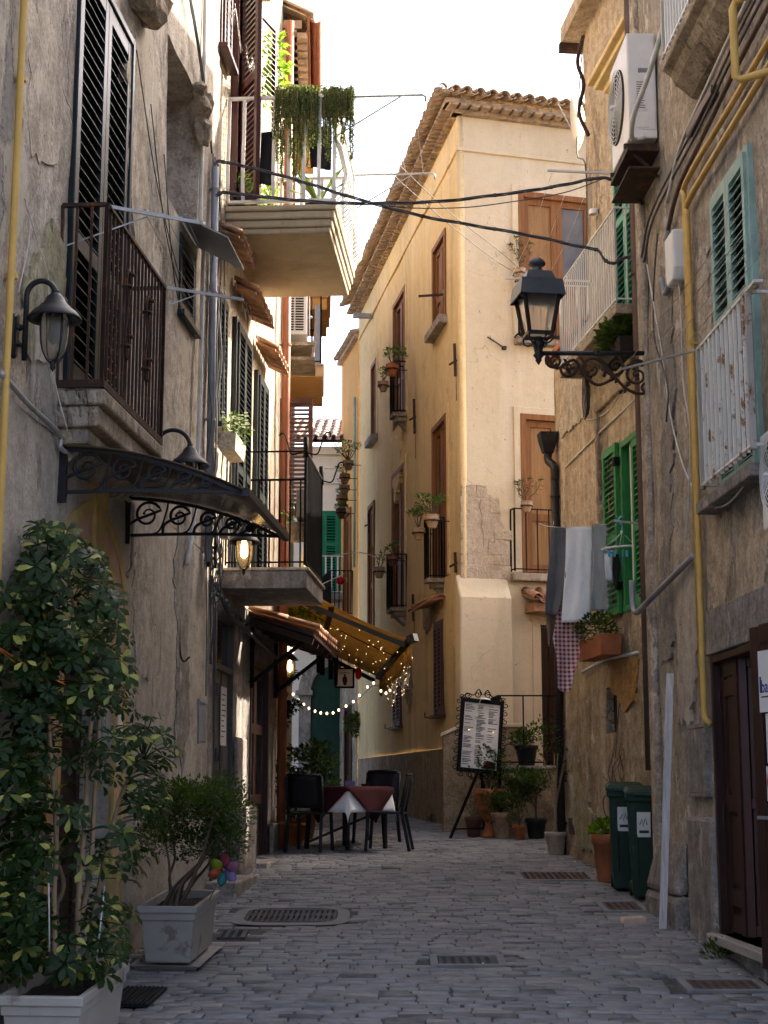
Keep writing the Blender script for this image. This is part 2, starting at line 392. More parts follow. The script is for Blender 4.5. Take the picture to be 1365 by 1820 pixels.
# cobbles: one tone per stone
t = NT('cobble'); ri = t.n('ShaderNodeNewGeometry').outputs['Random Per Island']
c = t.mix(ri, (.165, .163, .160), (.25, .246, .242)); c = t.mix(t.ramp(ri, .90, .92), c, (.29, .265, .23)); c = t.mix(t.ramp(ri, .06, .04), c, (.09, .086, .082))
c = t.mix(t.ramp(t.noise(5, 5, .7), .4, .75), c, t.mix(.55, c, (.36, .35, .35)))
c = t.mix(t.math('MULTIPLY', t.ramp(t.noise(.8, 4, .7), .5, .7), .6), c, t.mix(.5, c, (.26, .25, .245)))
c = t.mix(t.math('MULTIPLY', t.ramp(t.noise(1.7, 4, .7, None, 9.), .52, .7), .5), c, (.06, .06, .062))
t.fin(c, t.ramp(t.noise(9, 5), .2, .8), t.bump(t.noise(28, 4, .72), .7, .012), 0, .2)
rr = t.n('ShaderNodeMapRange'); rr.inputs['To Min'].default_value = .5; rr.inputs['To Max'].default_value = .85; t.l(t.noise(9, 5), rr.inputs['Value']); t.l(rr.outputs[0], t.b.inputs['Roughness'])
mat('joint', (.085, .082, .078), .95, var=.5, sc=14, spot=(.2, .19, .175), spotamt=.54, spotsc=1.5, bump=.8, bsc=40, dist=.01)

# ------------------------------------------------------------------ building kit (local frame: x right, y into the wall, z up)
def cuts(a, b, marks, step, fine=None):
    ks = sorted(set([a, b]+[m for m in marks if a < m < b])); out = []
    for p, q in zip(ks, ks[1:]):
        st = step
        if fine and (q <= fine[0] or p >= fine[1]): st = 1.5
        n = max(1, math.ceil((q-p)/st-1e-6)); out += [p+(q-p)*k/n for k in range(n)]
    return out+[b]
def wall_panel(s0, s1, z0, z1, holes=(), step=.14, amp=.008, body=3.5, fine=None, seed=0., lean=None, top=None):
    mb = MB(); mk = []; mz = []
    for h in holes: mk += [h[0], h[1]]; mz += [h[2], h[3]]
    if fine: mk += [fine[0], fine[1]]
    xs = cuts(s0, s1, mk, step, fine); zs = cuts(z0, z1, mz, step*1.3)
    idx = {}
    def off(x, z):
        return (noise.noise(V((x*.7+seed, z*.7, seed)))*1.6+noise.noise(V((x*2.6, z*2.6, seed+5)))*.7)*amp+(lean(x, z) if lean else 0)
    def vid(i, k):
        if (i, k) not in idx:
            idx[(i, k)] = len(mb.v); x, z = xs[i], zs[k]; mb.v.append((x, off(x, z), z))
        return idx[(i, k)]
    def hole(x, z):
        for h in holes:
            if h[0] < x < h[1] and h[2] < z < h[3]: return h
    for i in range(len(xs)-1):
        for k in range(len(zs)-1):
            xm, zm = (xs[i]+xs[i+1])/2, (zs[k]+zs[k+1])/2
            h = hole(xm, zm)
            if h: continue
            mb.f.append((vid(i, k), vid(i+1, k), vid(i+1, k+1), vid(i, k+1))); mb.mi.append(0); mb.sm.append(True)
    for h in holes:
        a, b, c, d, dp = h[:5]
        X = [x for x in xs if a-1e-6 <= x <= b+1e-6]; Z = [z for z in zs if c-1e-6 <= z <= d+1e-6]
        for p, q in zip(X, X[1:]):
            mb.add([(p, off(p, d), d), (q, off(q, d), d), (q, dp, d), (p, dp, d)], [(0, 1, 2, 3)], False)
            if c > z0+1e-3: mb.add([(p, off(p, c), c), (q, off(q, c), c), (q, dp, c), (p, dp, c)], [(3, 2, 1, 0)], False)
        for p, q in zip(Z, Z[1:]):
            mb.add([(a, off(a, p), p), (a, off(a, q), q), (a, dp, q), (a, dp, p)], [(0, 1, 2, 3)], False)
            mb.add([(b, off(b, p), p), (b, off(b, q), q), (b, dp, q), (b, dp, p)], [(3, 2, 1, 0)], False)
        mb.m = 0 if len(h) < 6 else h[5]
        mb.add([(a, dp, c), (b, dp, c), (b, dp, d), (a, dp, d)], [(0, 1, 2, 3)], False); mb.m = 0
    if body:
        mb.add([(s0, 0, z0), (s0, body, z0), (s0, body, z1), (s0, 0, z1), (s1, 0, z0), (s1, body, z0), (s1, body, z1), (s1, 0, z1)],
               [(0, 3, 2, 1), (4, 5, 6, 7), (3, 7, 6, 2), (1, 2, 6, 5)], False)
    return mb
def louvre(mb, x0, x1, z0, z1, y0, t=.04, stile=.055, pitch=.06, mid=None, tilt=.034):
    mb.box(x0, x0+stile, y0, y0+t, z0, z1); mb.box(x1-stile, x1, y0, y0+t, z0, z1)
    rails = [(z0, z0+stile*1.3), (z1-stile*1.3, z1)]
    for m in (mid or []): rails.append((m-stile*.65, m+stile*.65))
    rails.sort()
    for a, b in rails: mb.box(x0+stile, x1-stile, y0+.002, y0+t-.002, a, b)
    for (a, b), (c, d) in zip(rails, rails[1:]):
        n = max(1, int((c-b)/pitch)); h = (c-b)/n
        for k in range(n):
            z = b+h*(k+.18); th = .007
            xa, xb = x0+stile, x1-stile; ya, yb = y0+.003, y0+t-.003
            mb.hexa([(xa, ya, z), (xb, ya, z), (xa, yb, z+tilt), (xb, yb, z+tilt), (xa, ya, z+th), (xb, ya, z+th), (xa, yb, z+tilt+th), (xb, yb, z+tilt+th)])
def panel_leaf(mb, x0, x1, z0, z1, y0, t=.045, stile=.08, rails=(.35,), pan=None, m=0, mp=0):
    mb.m = m
    mb.box(x0, x0+stile, y0, y0+t, z0, z1); mb.box(x1-stile, x1, y0, y0+t, z0, z1)
    zz = [z0+stile*.7]+[z0+(z1-z0)*r for r in rails]+[z1-stile*.5]
    for z in zz: mb.box(x0+stile, x1-stile, y0+.001, y0+t-.001, z-stile*.6, z+stile*.6)
    for k in range(len(zz)-1):
        mb.m = mp if pan is None or pan[k] is None else pan[k]
        a, b = zz[k]+stile*.6, zz[k+1]-stile*.6
        mb.box(x0+stile, x1-stile, y0+t*.55, y0+t*.8, a, b)
        if mb.m == m:
            mb.box(x0+stile+.03, x1-stile-.03, y0+t*.3, y0+t*.56, a+.03, b-.03)
    mb.m = m
def frame_bars(mb, a, b, c, d, w, y0, y1, bottom=True):
    mb.box(a, a+w, y0, y1, c, d); mb.box(b-w, b, y0, y1, c, d); mb.box(a+w, b-w, y0, y1, d-w, d)
    if bottom: mb.box(a+w, b-w, y0, y1, c, c+w)
def rail_bars(mb, pts, z0, z1, sp=.11, r=.008, top=.012, flat=None, belly=0.):
    for p, q in zip(pts, pts[1:]):
        p, q = V((*p, 0)), V((*q, 0)); L = (q-p).length; n = max(1, round(L/sp))
        for z in (z0+.03, z1): mb.bar((p.x, p.y, z), (q.x, q.y, z), top*2, top*1.4)
        d = (q-p).normalized(); o = V((d.y, -d.x, 0))
        for k in range(n+1):
            c = p+(q-p)*k/n
            rr = r*(1.6 if k in (0, n) else 1)
            if belly:
                prof = [(0, z1), (0, z0+(z1-z0)*.62), (belly*.55, z0+(z1-z0)*.52), (belly, z0+(z1-z0)*.3), (belly*.75, z0+(z1-z0)*.14), (0, z0+.05)]
                P = [c+o*a+V((0, 0, z)) for a, z in prof]
                for u, w in zip(P, P[1:]): mb.bar(u, w, flat or .012, .035 if flat else .012, up=d)
            else: mb.bar((c.x, c.y, z0), (c.x, c.y, z1), rr*2, rr*2, up=(0, 1, 0))
def tiles(mb, x0, x1, ya, yb, za, zb, pitch=.17, rows=2, under=True, hip=None):
    """barrel tiles sloping from the wall (ya, za) out and down to (yb, zb)"""
    n = max(1, round((x1-x0)/pitch)); p = (x1-x0)/n; L = math.hypot(yb-ya, zb-za)
    for r in range(rows):
        f0, f1 = r/rows, (r+1.12)/rows if r < rows-1 else 1.
        for k in range(n*2):
            up = k % 2 == 0
            c = x0+p*(k/2+.5*.5 if up else k/2+.25)+rnd(-.008, .008); rad = p*.36*rnd(.95, 1.05); j = rnd(-.012, .012)
            R0 = rad*.85; R1 = rad*1.08
            if not up: R0, R1 = R1, R0
            vs = []
            if hip:
                lim = (ya-hip(c))/(ya-yb)
                if lim >= f1-.02: continue
                g0 = max(f0, lim)
            else: g0 = f0
            for f, rr in ((g0, R0), (f1+j, R1)):
                y = ya+(yb-ya)*f; z = za+(zb-za)*f+(.012 if up else -.02)-.012*(r == 0)*0
                for q in (rr, rr-.014):
                    for a in range(6):
                        an = PI*a/5
                        vs.append((c+q*cos(an), y, z+(q*sin(an) if up else -q*sin(an)*.8+rad*.35)))
            fs = []
            for a in range(5): fs += [(a, a+1, 13+a, 12+a), (6+a+1, 6+a, 18+a, 19+a), (12+a, 13+a, 19+a, 18+a), (a+1, a, 6+a, 7+a)]
            fs += [(0, 12, 18, 6), (5, 11, 23, 17)]
            mb.add(vs, fs, True)
    if under: mb.hexa([(x0, yb+(ya-yb)*.12, zb+.0), (x1, yb+(ya-yb)*.12, zb), (x0, ya, za-.05), (x1, ya, za-.05), (x0, yb+(ya-yb)*.12, zb+.02), (x1, yb+(ya-yb)*.12, zb+.02), (x0, ya, za-.02), (x1, ya, za-.02)])
def foliage(mb, c, rad, n, L, w, hollow=.35, up=.4, nl=2, lumps=None):
    c = V(c); ctr = [c+V((rnd(-1, 1)*rad[0], rnd(-1, 1)*rad[1], rnd(-1, 1)*rad[2]))*.62 for _ in range(lumps or 7)]
    for k in range(n):
        o = ctr[k % len(ctr)] if lumps else c
        while True:
            d = V((rnd(-1, 1), rnd(-1, 1), rnd(-1, 1)))
            if hollow < d.length < 1: break
        sc = .55 if lumps else 1.
        p = o+V((d.x*rad[0], d.y*rad[1], d.z*rad[2]))*sc
        dd = (d.normalized()+V((rnd(-.6, .6), rnd(-.6, .6), rnd(-.2, .6)+up))).normalized()
        l = L*rnd(.7, 1.25); mb.leaf(p, dd, V((rnd(-.4, .4), rnd(-.4, .4), 1)), l, w*rnd(.8, 1.2), .3, nl)
def scroll(c, r0, r1, a0, turns, n=26): # spiral in the xz plane
    return [(c[0]+(r0+(r1-r0)*k/n)*cos(a0+turns*2*PI*k/n), c[1], c[2]+(r0+(r1-r0)*k/n)*sin(a0+turns*2*PI*k/n)) for k in range(n+1)]
def catmull(pts, n=6):
    P = [V(p) for p in pts]; P = [P[0]*2-P[1]]+P+[P[-1]*2-P[-2]]; out = []
    for i in range(1, len(P)-2):
        for k in range(n):
            t_ = k/n; a, b, c, d = P[i-1:i+3]
            out.append(.5*((2*b)+(c-a)*t_+(2*a-5*b+4*c-d)*t_*t_+(3*b-a-3*c+d)*t_**3))
    return out+[P[-2]]

def patch(par, wall, px, m, th=.008, jit=.03, seed=0):
    """irregular sheet of newer or older plaster lying on a wall; px: its outline as seen"""
    random.seed(seed); P = [wall.hit(x, y) for x, y in px]; Q = []
    for i in range(len(P)):
        (x1, z1), (x2, z2) = P[i], P[(i+1) % len(P)]; n = max(2, int(math.hypot(x2-x1, z2-z1)/.07))
        for k in range(n):
            f = k/n; Q.append((x1+(x2-x1)*f+rnd(-jit, jit)+jit*2*noise.noise(V((x1*3+f*4, z1+f*3, seed))), z1+(z2-z1)*f+rnd(-jit, jit)))
    ar = sum(Q[i-1][0]*Q[i][1]-Q[i][0]*Q[i-1][1] for i in range(len(Q)))
    if ar < 0: Q.reverse()
    mb = MB(); mb.prism(Q, -th-.012, .05); return mb.build('plaster_patch', m, par, Mw=wall.M)
# ------------------------------------------------------------------ camera, sun, sky
cd = bpy.data.cameras.new('camera'); cam = bpy.data.objects.new('camera', cd); COL.objects.link(cam); SC.camera = cam
cd.sensor_fit = 'VERTICAL'; cd.sensor_height = 24; cd.lens = F/1820*24; cd.clip_end = 2000; cd.clip_start = .1
cam.location = CAM; cam.rotation_euler = (PI/2+PIT, 0, 0)
AZ, EL = R(55), R(35.5)    # measured from straight ahead towards the right
sd = V((sin(AZ)*cos(EL), cos(AZ)*cos(EL), sin(EL)))
ld = bpy.data.lights.new('sun', 'SUN'); ld.energy = 3.2; ld.angle = R(.53); ld.color = (1, .90, .76)
sun = bpy.data.objects.new('sun', ld); COL.objects.link(sun); sun.rotation_euler = sd.to_track_quat('Z', 'Y').to_euler()
w = bpy.data.worlds.new('World'); SC.world = w; w.use_nodes = True; nt = w.node_tree
sk = nt.nodes.new('ShaderNodeTexSky'); sk.sky_type = 'NISHITA'; sk.sun_disc = False; sk.sun_elevation = EL; sk.sun_rotation = AZ
sk.air_density = .55; sk.dust_density = 5.; sk.ozone_density = 0.
bg = nt.nodes['Background']; nt.links.new(sk.outputs[0], bg.inputs[0]); bg.inputs[1].default_value = .15
SC.view_settings.view_transform = 'Standard'; SC.view_settings.look = 'None'; SC.view_settings.exposure = 2.38; SC.view_settings.gamma = 1
SC.cycles.use_denoising = True; SC.cycles.use_adaptive_sampling = True; SC.cycles.adaptive_threshold = .03; SC.cycles.max_bounces = 7; SC.cycles.diffuse_bounces = 4; SC.cycles.transparent_max_bounces = 8
SC.cycles.caustics_reflective = False; SC.cycles.caustics_refractive = False; SC.cycles.sample_clamp_indirect = 6

# ------------------------------------------------------------------ plan of the street
def XL(Y): return -1.804+.0766*(Y-11.79)
def X2(Y): return -1.6+.067*(Y-14.4)
def XR1(Y): return 2.448-.036*(Y-11.79)
def XR2(Y): return 2.08-.11*(Y-18.6)
W1 = Wall((XL(-8), -8), (XL(14.36), 14.36))          # near left house
W2 = Wall((X2(14.36)+.0, 14.36), (X2(19.1), 19.1))   # sunlit left house
W3 = Wall((-1.33, 19.1), (-1.80, 31.))               # orange left house
Y1E = 13.95
WR1 = Wall((XR1(Y1E), Y1E), (XR1(-8), -8))           # near right house
WR2 = Wall((XR2(18.62), 18.62), (XR2(13.95), 13.95)) # right house with laundry
YC = 22.6; XC = .0498*YC
def XY(Y): return XC-.16*(Y-YC)
WYL = Wall((XY(31.6), 31.6), (XC, YC))               # yellow corner house, street side
WYR = Wall((XC, YC), (XC+.961*14, YC+.276*14))     # yellow corner house, front
WO = Wall((-.97, 35.2), (XY(32.95)-.02, 32.97))
WF = Wall((-3.6, 35.4), (1.6, 35.4))                 # house closing the lane

# ------------------------------------------------------------------ ground
mb = MB()
for a, b in ((-120, -8), (-8, 0), (0, 7), (7, 14), (14, 20), (20, 28), (28, 40), (40, 300)):
    mb.add([(-150, a, min(g(a), 2.5)-.045), (150, a, min(g(a), 2.5)-.045), (150, b, min(g(b), 2.5)-.045), (-150, b, min(g(b), 2.5)-.045)], [(0, 1, 2, 3)])
mb.build('ground', MT['joint'])['kind'] = 'structure'
PL = []   # (name, corners px near-left, near-right, far-right, far-left)
def plate_rect(pl):
    q = [gp(*p) for p in pl]; return min(p.x for p in q), max(p.x for p in q), min(p.y for p in q), max(p.y for p in q)
DR = {'ladder': (436, 600, 1617, 1643), 'small': (388, 440, 1654, 1667), 'mid': (778, 884, 1700, 1715), 'far': (928, 1045, 1551, 1564), 'bins': (1076, 1135, 1604, 1619), 'rust': (1226, 1346, 1743, 1760)}
DRR = {}
for k, (a, b, c, d) in DR.items():
    p, q = gp((a+b)/2, d), gp((a+b)/2, c); x0 = gp(a, (c+d)/2).x; x1 = gp(b, (c+d)/2).x
    DRR[k] = (x0, x1, p.y, q.y)
mb = MB(); Y = 7.2; row = 0
def nz2(x, y): return noise.noise(V((x*.5, y*.5, 3)))*.012+noise.noise(V((x*1.9, y*1.9, 9)))*.006
while Y < 37:
    dy = rnd(.095, .125) if Y < 22 else .2; X = -3.4+rnd(0, .2)
    while X < 5.2:
        wd = rnd(.16, .27) if Y < 24 else rnd(.22, .32)
        xc, yc = X+wd/2, Y+dy/2
        skip = False
        for x0, x1, y0, y1 in DRR.values():
            if x0-.11 < xc < x1+.11 and y0-.12 < yc < y1+.12: skip = True
        if (Y < 19 and (xc < XL(Y)-.15 or xc > XR2(Y)+.4)): skip = True
        if not skip:
            ga = .002+rnd(0, .004); zj = nz2(xc, yc)+rnd(-.004, .004); tx, ty = rnd(-.018, .018), rnd(-.03, .03)
            j = lambda: rnd(-.011, .011)
            wav = noise.noise(V((xc*.8, Y*.3, 1)))*.05
            q = [(X+ga+j(), Y+ga+j()+wav), (X+wd-ga+j(), Y+ga+j()+wav), (X+wd-ga+j(), Y+dy-ga+j()+wav), (X+ga+j(), Y+dy-ga+j()+wav)]
            ch = min(wd, dy)*(rnd(.02, .07) if rnd(0, 1) < .75 else rnd(.08, .2))
            oc = []                      # octagon with knocked corners
            for k in range(4):
                p0, p1, p2 = V(q[k-1]), V(q[k]), V(q[(k+1) % 4])
                oc += [p1+(p0-p1).normalized()*ch*rnd(.4, 1.3), p1+(p2-p1).normalized()*ch*rnd(.4, 1.3)]
            c = V((xc, yc+wav)); inn = [c+(p-c)*.96 for p in oc]
            zf = lambda p, e: g(p.y)+zj+tx*(p.x-xc)+ty*(p.y-yc)+e
            vs = [(p.x, p.y, g(p.y)-.05) for p in oc]+[(p.x, p.y, zf(p, -.004)) for p in oc]+[(p.x, p.y, zf(p, .0)) for p in inn]+[(c.x, c.y, zf(c, .003))]
            fs = []
            for k in range(8):
                k2 = (k+1) % 8; fs += [(k, k2, 8+k2, 8+k), (8+k, 8+k2, 16+k2, 16+k), (16+k, 16+k2, 24)]
            mb.add(vs, fs, True)
        X += wd
    Y += dy; row += 1
o = mb.build('street', MT['cobble']); o['kind'] = 'structure'
# joints: sand and dirt almost flush with the stones
mb = MB(); ny, nx = 150, 40
idx = {}
for i in range(ny+1):
    for k in range(nx+1):
        x = -3.4+8.8*k/nx; y = 7+30*i/ny
        mb.v.append((x, y, g(y)+nz2(x, y)-.0085+noise.noise(V((x*1.3, y*1.3, 20)))*.006))
for i in range(ny):
    for k in range(nx):
        a = i*(nx+1)+k; mb.f.append((a, a+1, a+nx+2, a+nx+1)); mb.mi.append(0); mb.sm.append(True)
o = mb.build('street_joints', MT['joint']); o['kind'] = 'structure'
# covers and grates
def cover(key, label, style, m, fr='concrete'):
    x0, x1, y0, y1 = DRR[key]; c = V(((x0+x1)/2, (y0+y1)/2, g((y0+y1)/2)+.004)); a = math.atan(g(c.y+.5)-g(c.y-.5))
    hx, hy = (x1-x0)/2, (y1-y0)/2
    t = thing('drain_grate' if style in ('ladder', 'grate') else 'manhole_cover', label, 'drain' if style in ('ladder', 'grate') else 'manhole cover', T(*c) @ Matrix.Rotation(a, 4, 'X'))
    w = .055 if fr else .02
    mb = MB()
    if style == 'ladder':
        n = 40; ring = []
        def sup(r, k):
            an = 2*PI*k/n; cs, sn = cos(an), sin(an); e = .45
            return (hx+r)*math.copysign(abs(cs)**e, cs), (hy+r)*math.copysign(abs(sn)**e, sn)
        vs = [(*sup(.10, k), .004) for k in range(n)]+[(*sup(-.0, k), .012) for k in range(n)]+[(*sup(0, k), -.04) for k in range(n)]
        mb.add(vs, [(k, (k+1) % n, n+(k+1) % n, n+k) for k in range(n)]+[(n+k, n+(k+1) % n, 2*n+(k+1) % n, 2*n+k) for k in range(n)])
        mb.build('surround', MT['concrete'], t)
        mb = MB(); mb.box(-hx*.97, hx*.97, -hy*.9, hy*.9, -.04, -.022); mb.build('gutter', MT['interior'], t)
        mb = MB()
        for s in (-1, 1): mb.box(-hx*.96, hx*.96, s*hy*.78-.018, s*hy*.78+.018, -.02, .008)
        mb.box(-hx*.96, hx*.96, -.012, .012, -.02, .007)
        nb = 17
        for k in range(nb):
            x = -hx*.94+hx*1.88*k/(nb-1); mb.box(x-.014, x+.014, -hy*.78, hy*.78, -.019, .0065)
        mb.build('grate', MT['plate_grey'], t, bev=.003)
    else:
        frame_o = MB()
        if fr: 
            for (p, q, r_, s_) in ((-hx-w, hx+w, -hy-w, -hy), (-hx-w, hx+w, hy, hy+w), (-hx-w, -hx, -hy, hy), (hx, hx+w, -hy, hy)): frame_o.box(p, q, r_, s_, -.04, .006)
            frame_o.build('surround', MT[fr], t, bev=.004)
        mb.box(-hx+.006, hx-.006, -hy+.006, hy-.006, -.03, .0)
        for k in range(max(2, int(hx*2/.06))):
            for q in range(max(2, int(hy*2/.05))):
                x = -hx+.03+k*.06; y = -hy+.03+q*.05
                if x < hx-.03 and y < hy-.02: mb.box(x, x+.03, y-.006, y+.006, .0, .005)
        mb.build('plate', MT[m], t)
cover('ladder', 'oval ladder-shaped iron grate set in pale concrete among the cobbles', 'ladder', 'plate_grey')
cover('small', 'small dark cover at the foot of the grey door step', 'plate', 'plate_grey', None)
cover('mid', 'dark rectangular cover with pale concrete edge in mid street', 'plate', 'plate_grey')
cover('far', 'wide flat cover in the cobbles near the terracotta pots', 'plate', 'plate_rust')
cover('bins', 'rusty cover in the cobbles just in front of the green bins', 'plate', 'plate_rust')
cover('rust', 'rust-brown rectangular cover below the brown shop door', 'plate', 'plate_rust')
# ================================================================== LEFT: near weathered house
HA = thing('town_house', 'weathered grey plaster house at left with tall dark louvred shutters', 'house', W1.frame(17, g(9)))
M1 = W1.M
sa, sb = 17.50, 18.98; zs_ = 4.36; zt = W1.Z(222, 45)-.02
nx0, nx1 = W1.S(296, 260), W1.S(352, 300); nz0, nz1 = 6.66, 8.05
sw0, sw1, swz0, swz1 = W1.S(318, 500), W1.S(345, 560), 5.86, 6.55
ac, ar, az = 18.31, .95, 2.86
holes = [(sa, sb, zs_, zt, .16), (nx0, nx1, nz0, nz1, .38), (sw0, sw1, swz0, swz1, .14), (ac-.66, ac+.66, .2, az, .3, 1)]
ZS = 4.0
mb = wall_panel(14, W1.L, ZS, 13.6, [h for h in holes if h[2] > ZS], .10, .014, 3.5, None, 2.); mb.build('wall', MT['plaster_grey'], HA, Mw=M1)
mb = wall_panel(14, W1.L, -1, ZS, [h for h in holes if h[2] < ZS], .11, .012, 3.5, None, 3.); mb.build('wall', [MT['plaster_lower'], MT['ochre_paint']], HA, Mw=M1 @ T(0, -.008, 0))
patch(HA, W1, [(40, 500), (62, 440), (95, 395), (112, 430), (118, 560), (95, 640), (45, 640), (30, 590)], MT['plaster_moss'], .002, .05, 1)
patch(HA, W1, [(228, 60), (250, 100), (262, 240), (258, 330), (272, 420), (262, 560), (244, 560), (236, 420), (226, 300)], MT['plaster_light'], .004, .05, 2)
patch(HA, W1, [(45, 0), (85, 10), (98, 90), (92, 170), (100, 280), (60, 300), (40, 240), (48, 120)], MT['plaster_light'], .002, .06, 3)
patch(HA, W1, [(318, 900), (336, 880), (342, 1000), (330, 1120), (335, 1260), (322, 1380), (308, 1330), (312, 1150), (306, 1000)], MT['cement'], .006, .04, 4)
patch(HA, W1, [(232, 940), (262, 945), (268, 1100), (260, 1200), (238, 1230), (234, 1060)], MT['plaster_grey'], .010, .05, 5)
# niche back is a grimy panel; broken stone corbels along the house corner
def rock(mb, c, r, n=9, sq=(1, 1, 1)):
    b = len(mb.v); m = 6; c = V(c); vs = []; sd_ = rnd(0, 99)
    for k in range(m+1):
        for j in range(n):
            th, ph = PI*k/m, 2*PI*j/n; d = V((sin(th)*cos(ph), sin(th)*sin(ph), cos(th)))
            rr = r*(1+.45*noise.noise(d*1.7+V((sd_, 0, 0)))); vs.append(c+V((d.x*sq[0], d.y*sq[1], d.z*sq[2]))*rr)
    mb.add(vs, [(k*n+j, k*n+(j+1) % n, (k+1)*n+(j+1) % n, (k+1)*n+j) for k in range(m) for j in range(n)], False)
for px, py, r, q in ((366, 185, .17, (1, .8, .9)), (368, 228, .16, (.9, .7, 1.2)), (362, 160, .12, (1.2, .8, .7)), (275, 12, .22, (1.3, .9, .8)), (258, -10, .2, (1.2, .8, .7))):
    s, z = W1.hit(px, py, .1); mb = MB(); rock(mb, (s, -.06, z), r*.8, 12, q); mb.build('broken_corbel', MT['stone'], HA, Mw=M1)
# tall shutters
mb = MB(); frame_bars(mb, sa, sb, zs_, zt, .06, -.03, .10)
wn = mb.build('window', MT['dark_shutter'], HA, Mw=M1, bev=.008)
mid = (sa+sb)/2+.02
for a, b in ((sa+.065, mid-.004), (mid+.004, sb-.065)):
    mb = MB(); louvre(mb, a, b, zs_+.07, zt-.065, -.015, .05, .085, .083, [5.35], .05); mb.build('shutter', MT['dark_shutter'], wn, Mw=M1, bev=.006)
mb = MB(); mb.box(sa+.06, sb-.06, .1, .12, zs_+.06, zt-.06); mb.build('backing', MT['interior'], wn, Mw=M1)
# balcony with moulded stone slab
b0, b1, bo = 17.36, 19.02, .28
mb = MB()
for z0, z1, o in ((4.19, 4.29, bo+.02), (4.06, 4.19, bo-.02), (3.96, 4.06, bo-.09)): mb.box(b0+(.3-o)*.6, b1-(.3-o)*.6, -o, .02, z0, z1)
mb.extr([(-bo+.09, 3.96), (-.05, 3.86), (.02, 3.86), (.02, 3.96)], b0+.14, b1-.14)
bl = mb.build('balcony', MT['stone'], HA, Mw=M1, bev=.018)
mb = MB(); rail_bars(mb, [(b0, .0), (b0, -bo), (b1, -bo), (b1, .0)], 4.30, 5.46, .098, .0075, .016)
mb.bar((b0, 0, 4.31), (b0, -bo-.01, 4.31), .03, .03); mb.bar((b0, -bo, 4.31), (b1, -bo, 4.31), .03, .03)
for cx in (b0+.55, b0+1.12):      # wrought ornaments
    for s in (-1, 1):
        mb.tube(catmull([(cx+.012*s, -bo-.012, 4.62), (cx+.05*s, -bo-.012, 4.75), (cx+.012*s, -bo-.012, 4.9), (cx+.012*s, -bo-.012, 5.0), (cx+.05*s, -bo-.012, 5.12), (cx+.02*s, -bo-.012, 5.22)]), .009, 6)
    for z in (4.7, 4.78, 5.1, 5.2): mb.lathe([(.022, -.008), (.034, -.008), (.034, .008), (.022, .008)], (cx+(.03 if z in (4.78, 5.2) else -.03), -bo-.012, z), 10)
mb.build('railing', MT['rusty_iron'], bl, Mw=M1)
mb = MB()
for s, z in ((b0+.05, 5.47), (b1, 5.47)):
    mb.bar((s, -bo+.02, z), (s+.35, -bo-.52, z+.0), .013, .022); mb.bar((s, -.02, z-.25), (s+.2, -bo-.2, z), .008, .008)
    for k in range(3): mb.box(s+.16+.07*k-.01, s+.16+.07*k+.01, -bo-.2-.1*k, -bo-.18-.1*k, z+.015, z+.03)
for k in range(3): mb.tube([(b0+.18+.07*k, -bo-.2-.12*k, 5.46), ((b0+b1)/2, -bo-.2-.12*k, 5.42), (b1+.16+.07*k, -bo-.2-.12*k, 5.46)], .0022, 4)
mb.build('clothes_line', MT['galvanised'], bl, Mw=M1)
# small window with a tilted metal flap
mb = MB(); frame_bars(mb, sw0, sw1, swz0, swz1, .04, -.015, .08); mb.box(sw0-.03, sw1+.05, -.06, .02, swz0-.05, swz0)
wn = mb.build('window', MT['dark_shutter'], HA, Mw=M1, bev=.006)
mb = MB(); louvre(mb, sw0+.04, sw1-.04, swz0+.04, swz1-.04, -.01, .04, .05, .06); mb.build('shutter', MT['dark_shutter'], wn, Mw=M1)
mb = MB(); mb.hexa([(sw0-.05, -.42, 6.46), (sw1+.12, -.42, 6.46), (sw0-.05, 0, 6.68), (sw1+.12, 0, 6.68), (sw0-.05, -.42, 6.475), (sw1+.12, -.42, 6.475), (sw0-.05, 0, 6.70), (sw1+.12, 0, 6.70)])
mb.build('flap', MT['steel_grey'], wn, Mw=M1)
# painted arch round the doorway
def ring(mb, r0, r1, y0, y1, n=36):
    for k in range(n):
        a, b = PI-PI*k/n, PI-PI*(k+1)/n
        P = [(ac+r*cos(q), az+r*sin(q)*.94) for q in (a, b) for r in (r0, r1)]
        mb.hexa([(P[0][0], y0, P[0][1]), (P[2][0], y0, P[2][1]), (P[0][0], y1, P[0][1]), (P[2][0], y1, P[2][1]), (P[1][0], y0, P[1][1]), (P[3][0], y0, P[3][1]), (P[1][0], y1, P[1][1]), (P[3][0], y1, P[3][1])])
mb = MB(); mb.m = 0; ring(mb, .86, .95, -.034, .01); ring(mb, .66, .72, -.03, .01)
for s in (-1, 1):
    mb.box(*sorted((ac+s*.86, ac+s*.95)), -.034, .01, .4, az); mb.box(*sorted((ac+s*.66, ac+s*.72)), -.03, .01, .4, az)
mb.m = 1; ring(mb, .72, .86, -.026, .01)
for s in (-1, 1): mb.box(*sorted((ac+s*.72, ac+s*.86)), -.026, .01, .4, az)
mb.m = 0; mb.prism([(ac-.10, az+.52), (ac+.10, az+.52), (ac+.13, az+.90), (ac-.13, az+.90)], -.055, .01)
mb.m = 2; mb.prism([(ac-.19, az+.92), (ac-.13, az+.86), (ac+.13, az+.86), (ac+.19, az+.92), (ac+.16, az+1.0), (ac-.16, az+1.0)], -.06, .01)
mb.m = 0
N = 24; mb.prism([(ac-.66, az-.0)]+[(ac+.66, az-.0)]+[(ac+.66*cos(PI*k/N), az+.66*sin(PI*k/N)*.94) for k in range(1, N)], -.016, .0)
mb.build('door_surround', [MT['ochre_paint'], MT['pink_paint'], MT['ochre_paint']], HA, Mw=M1)
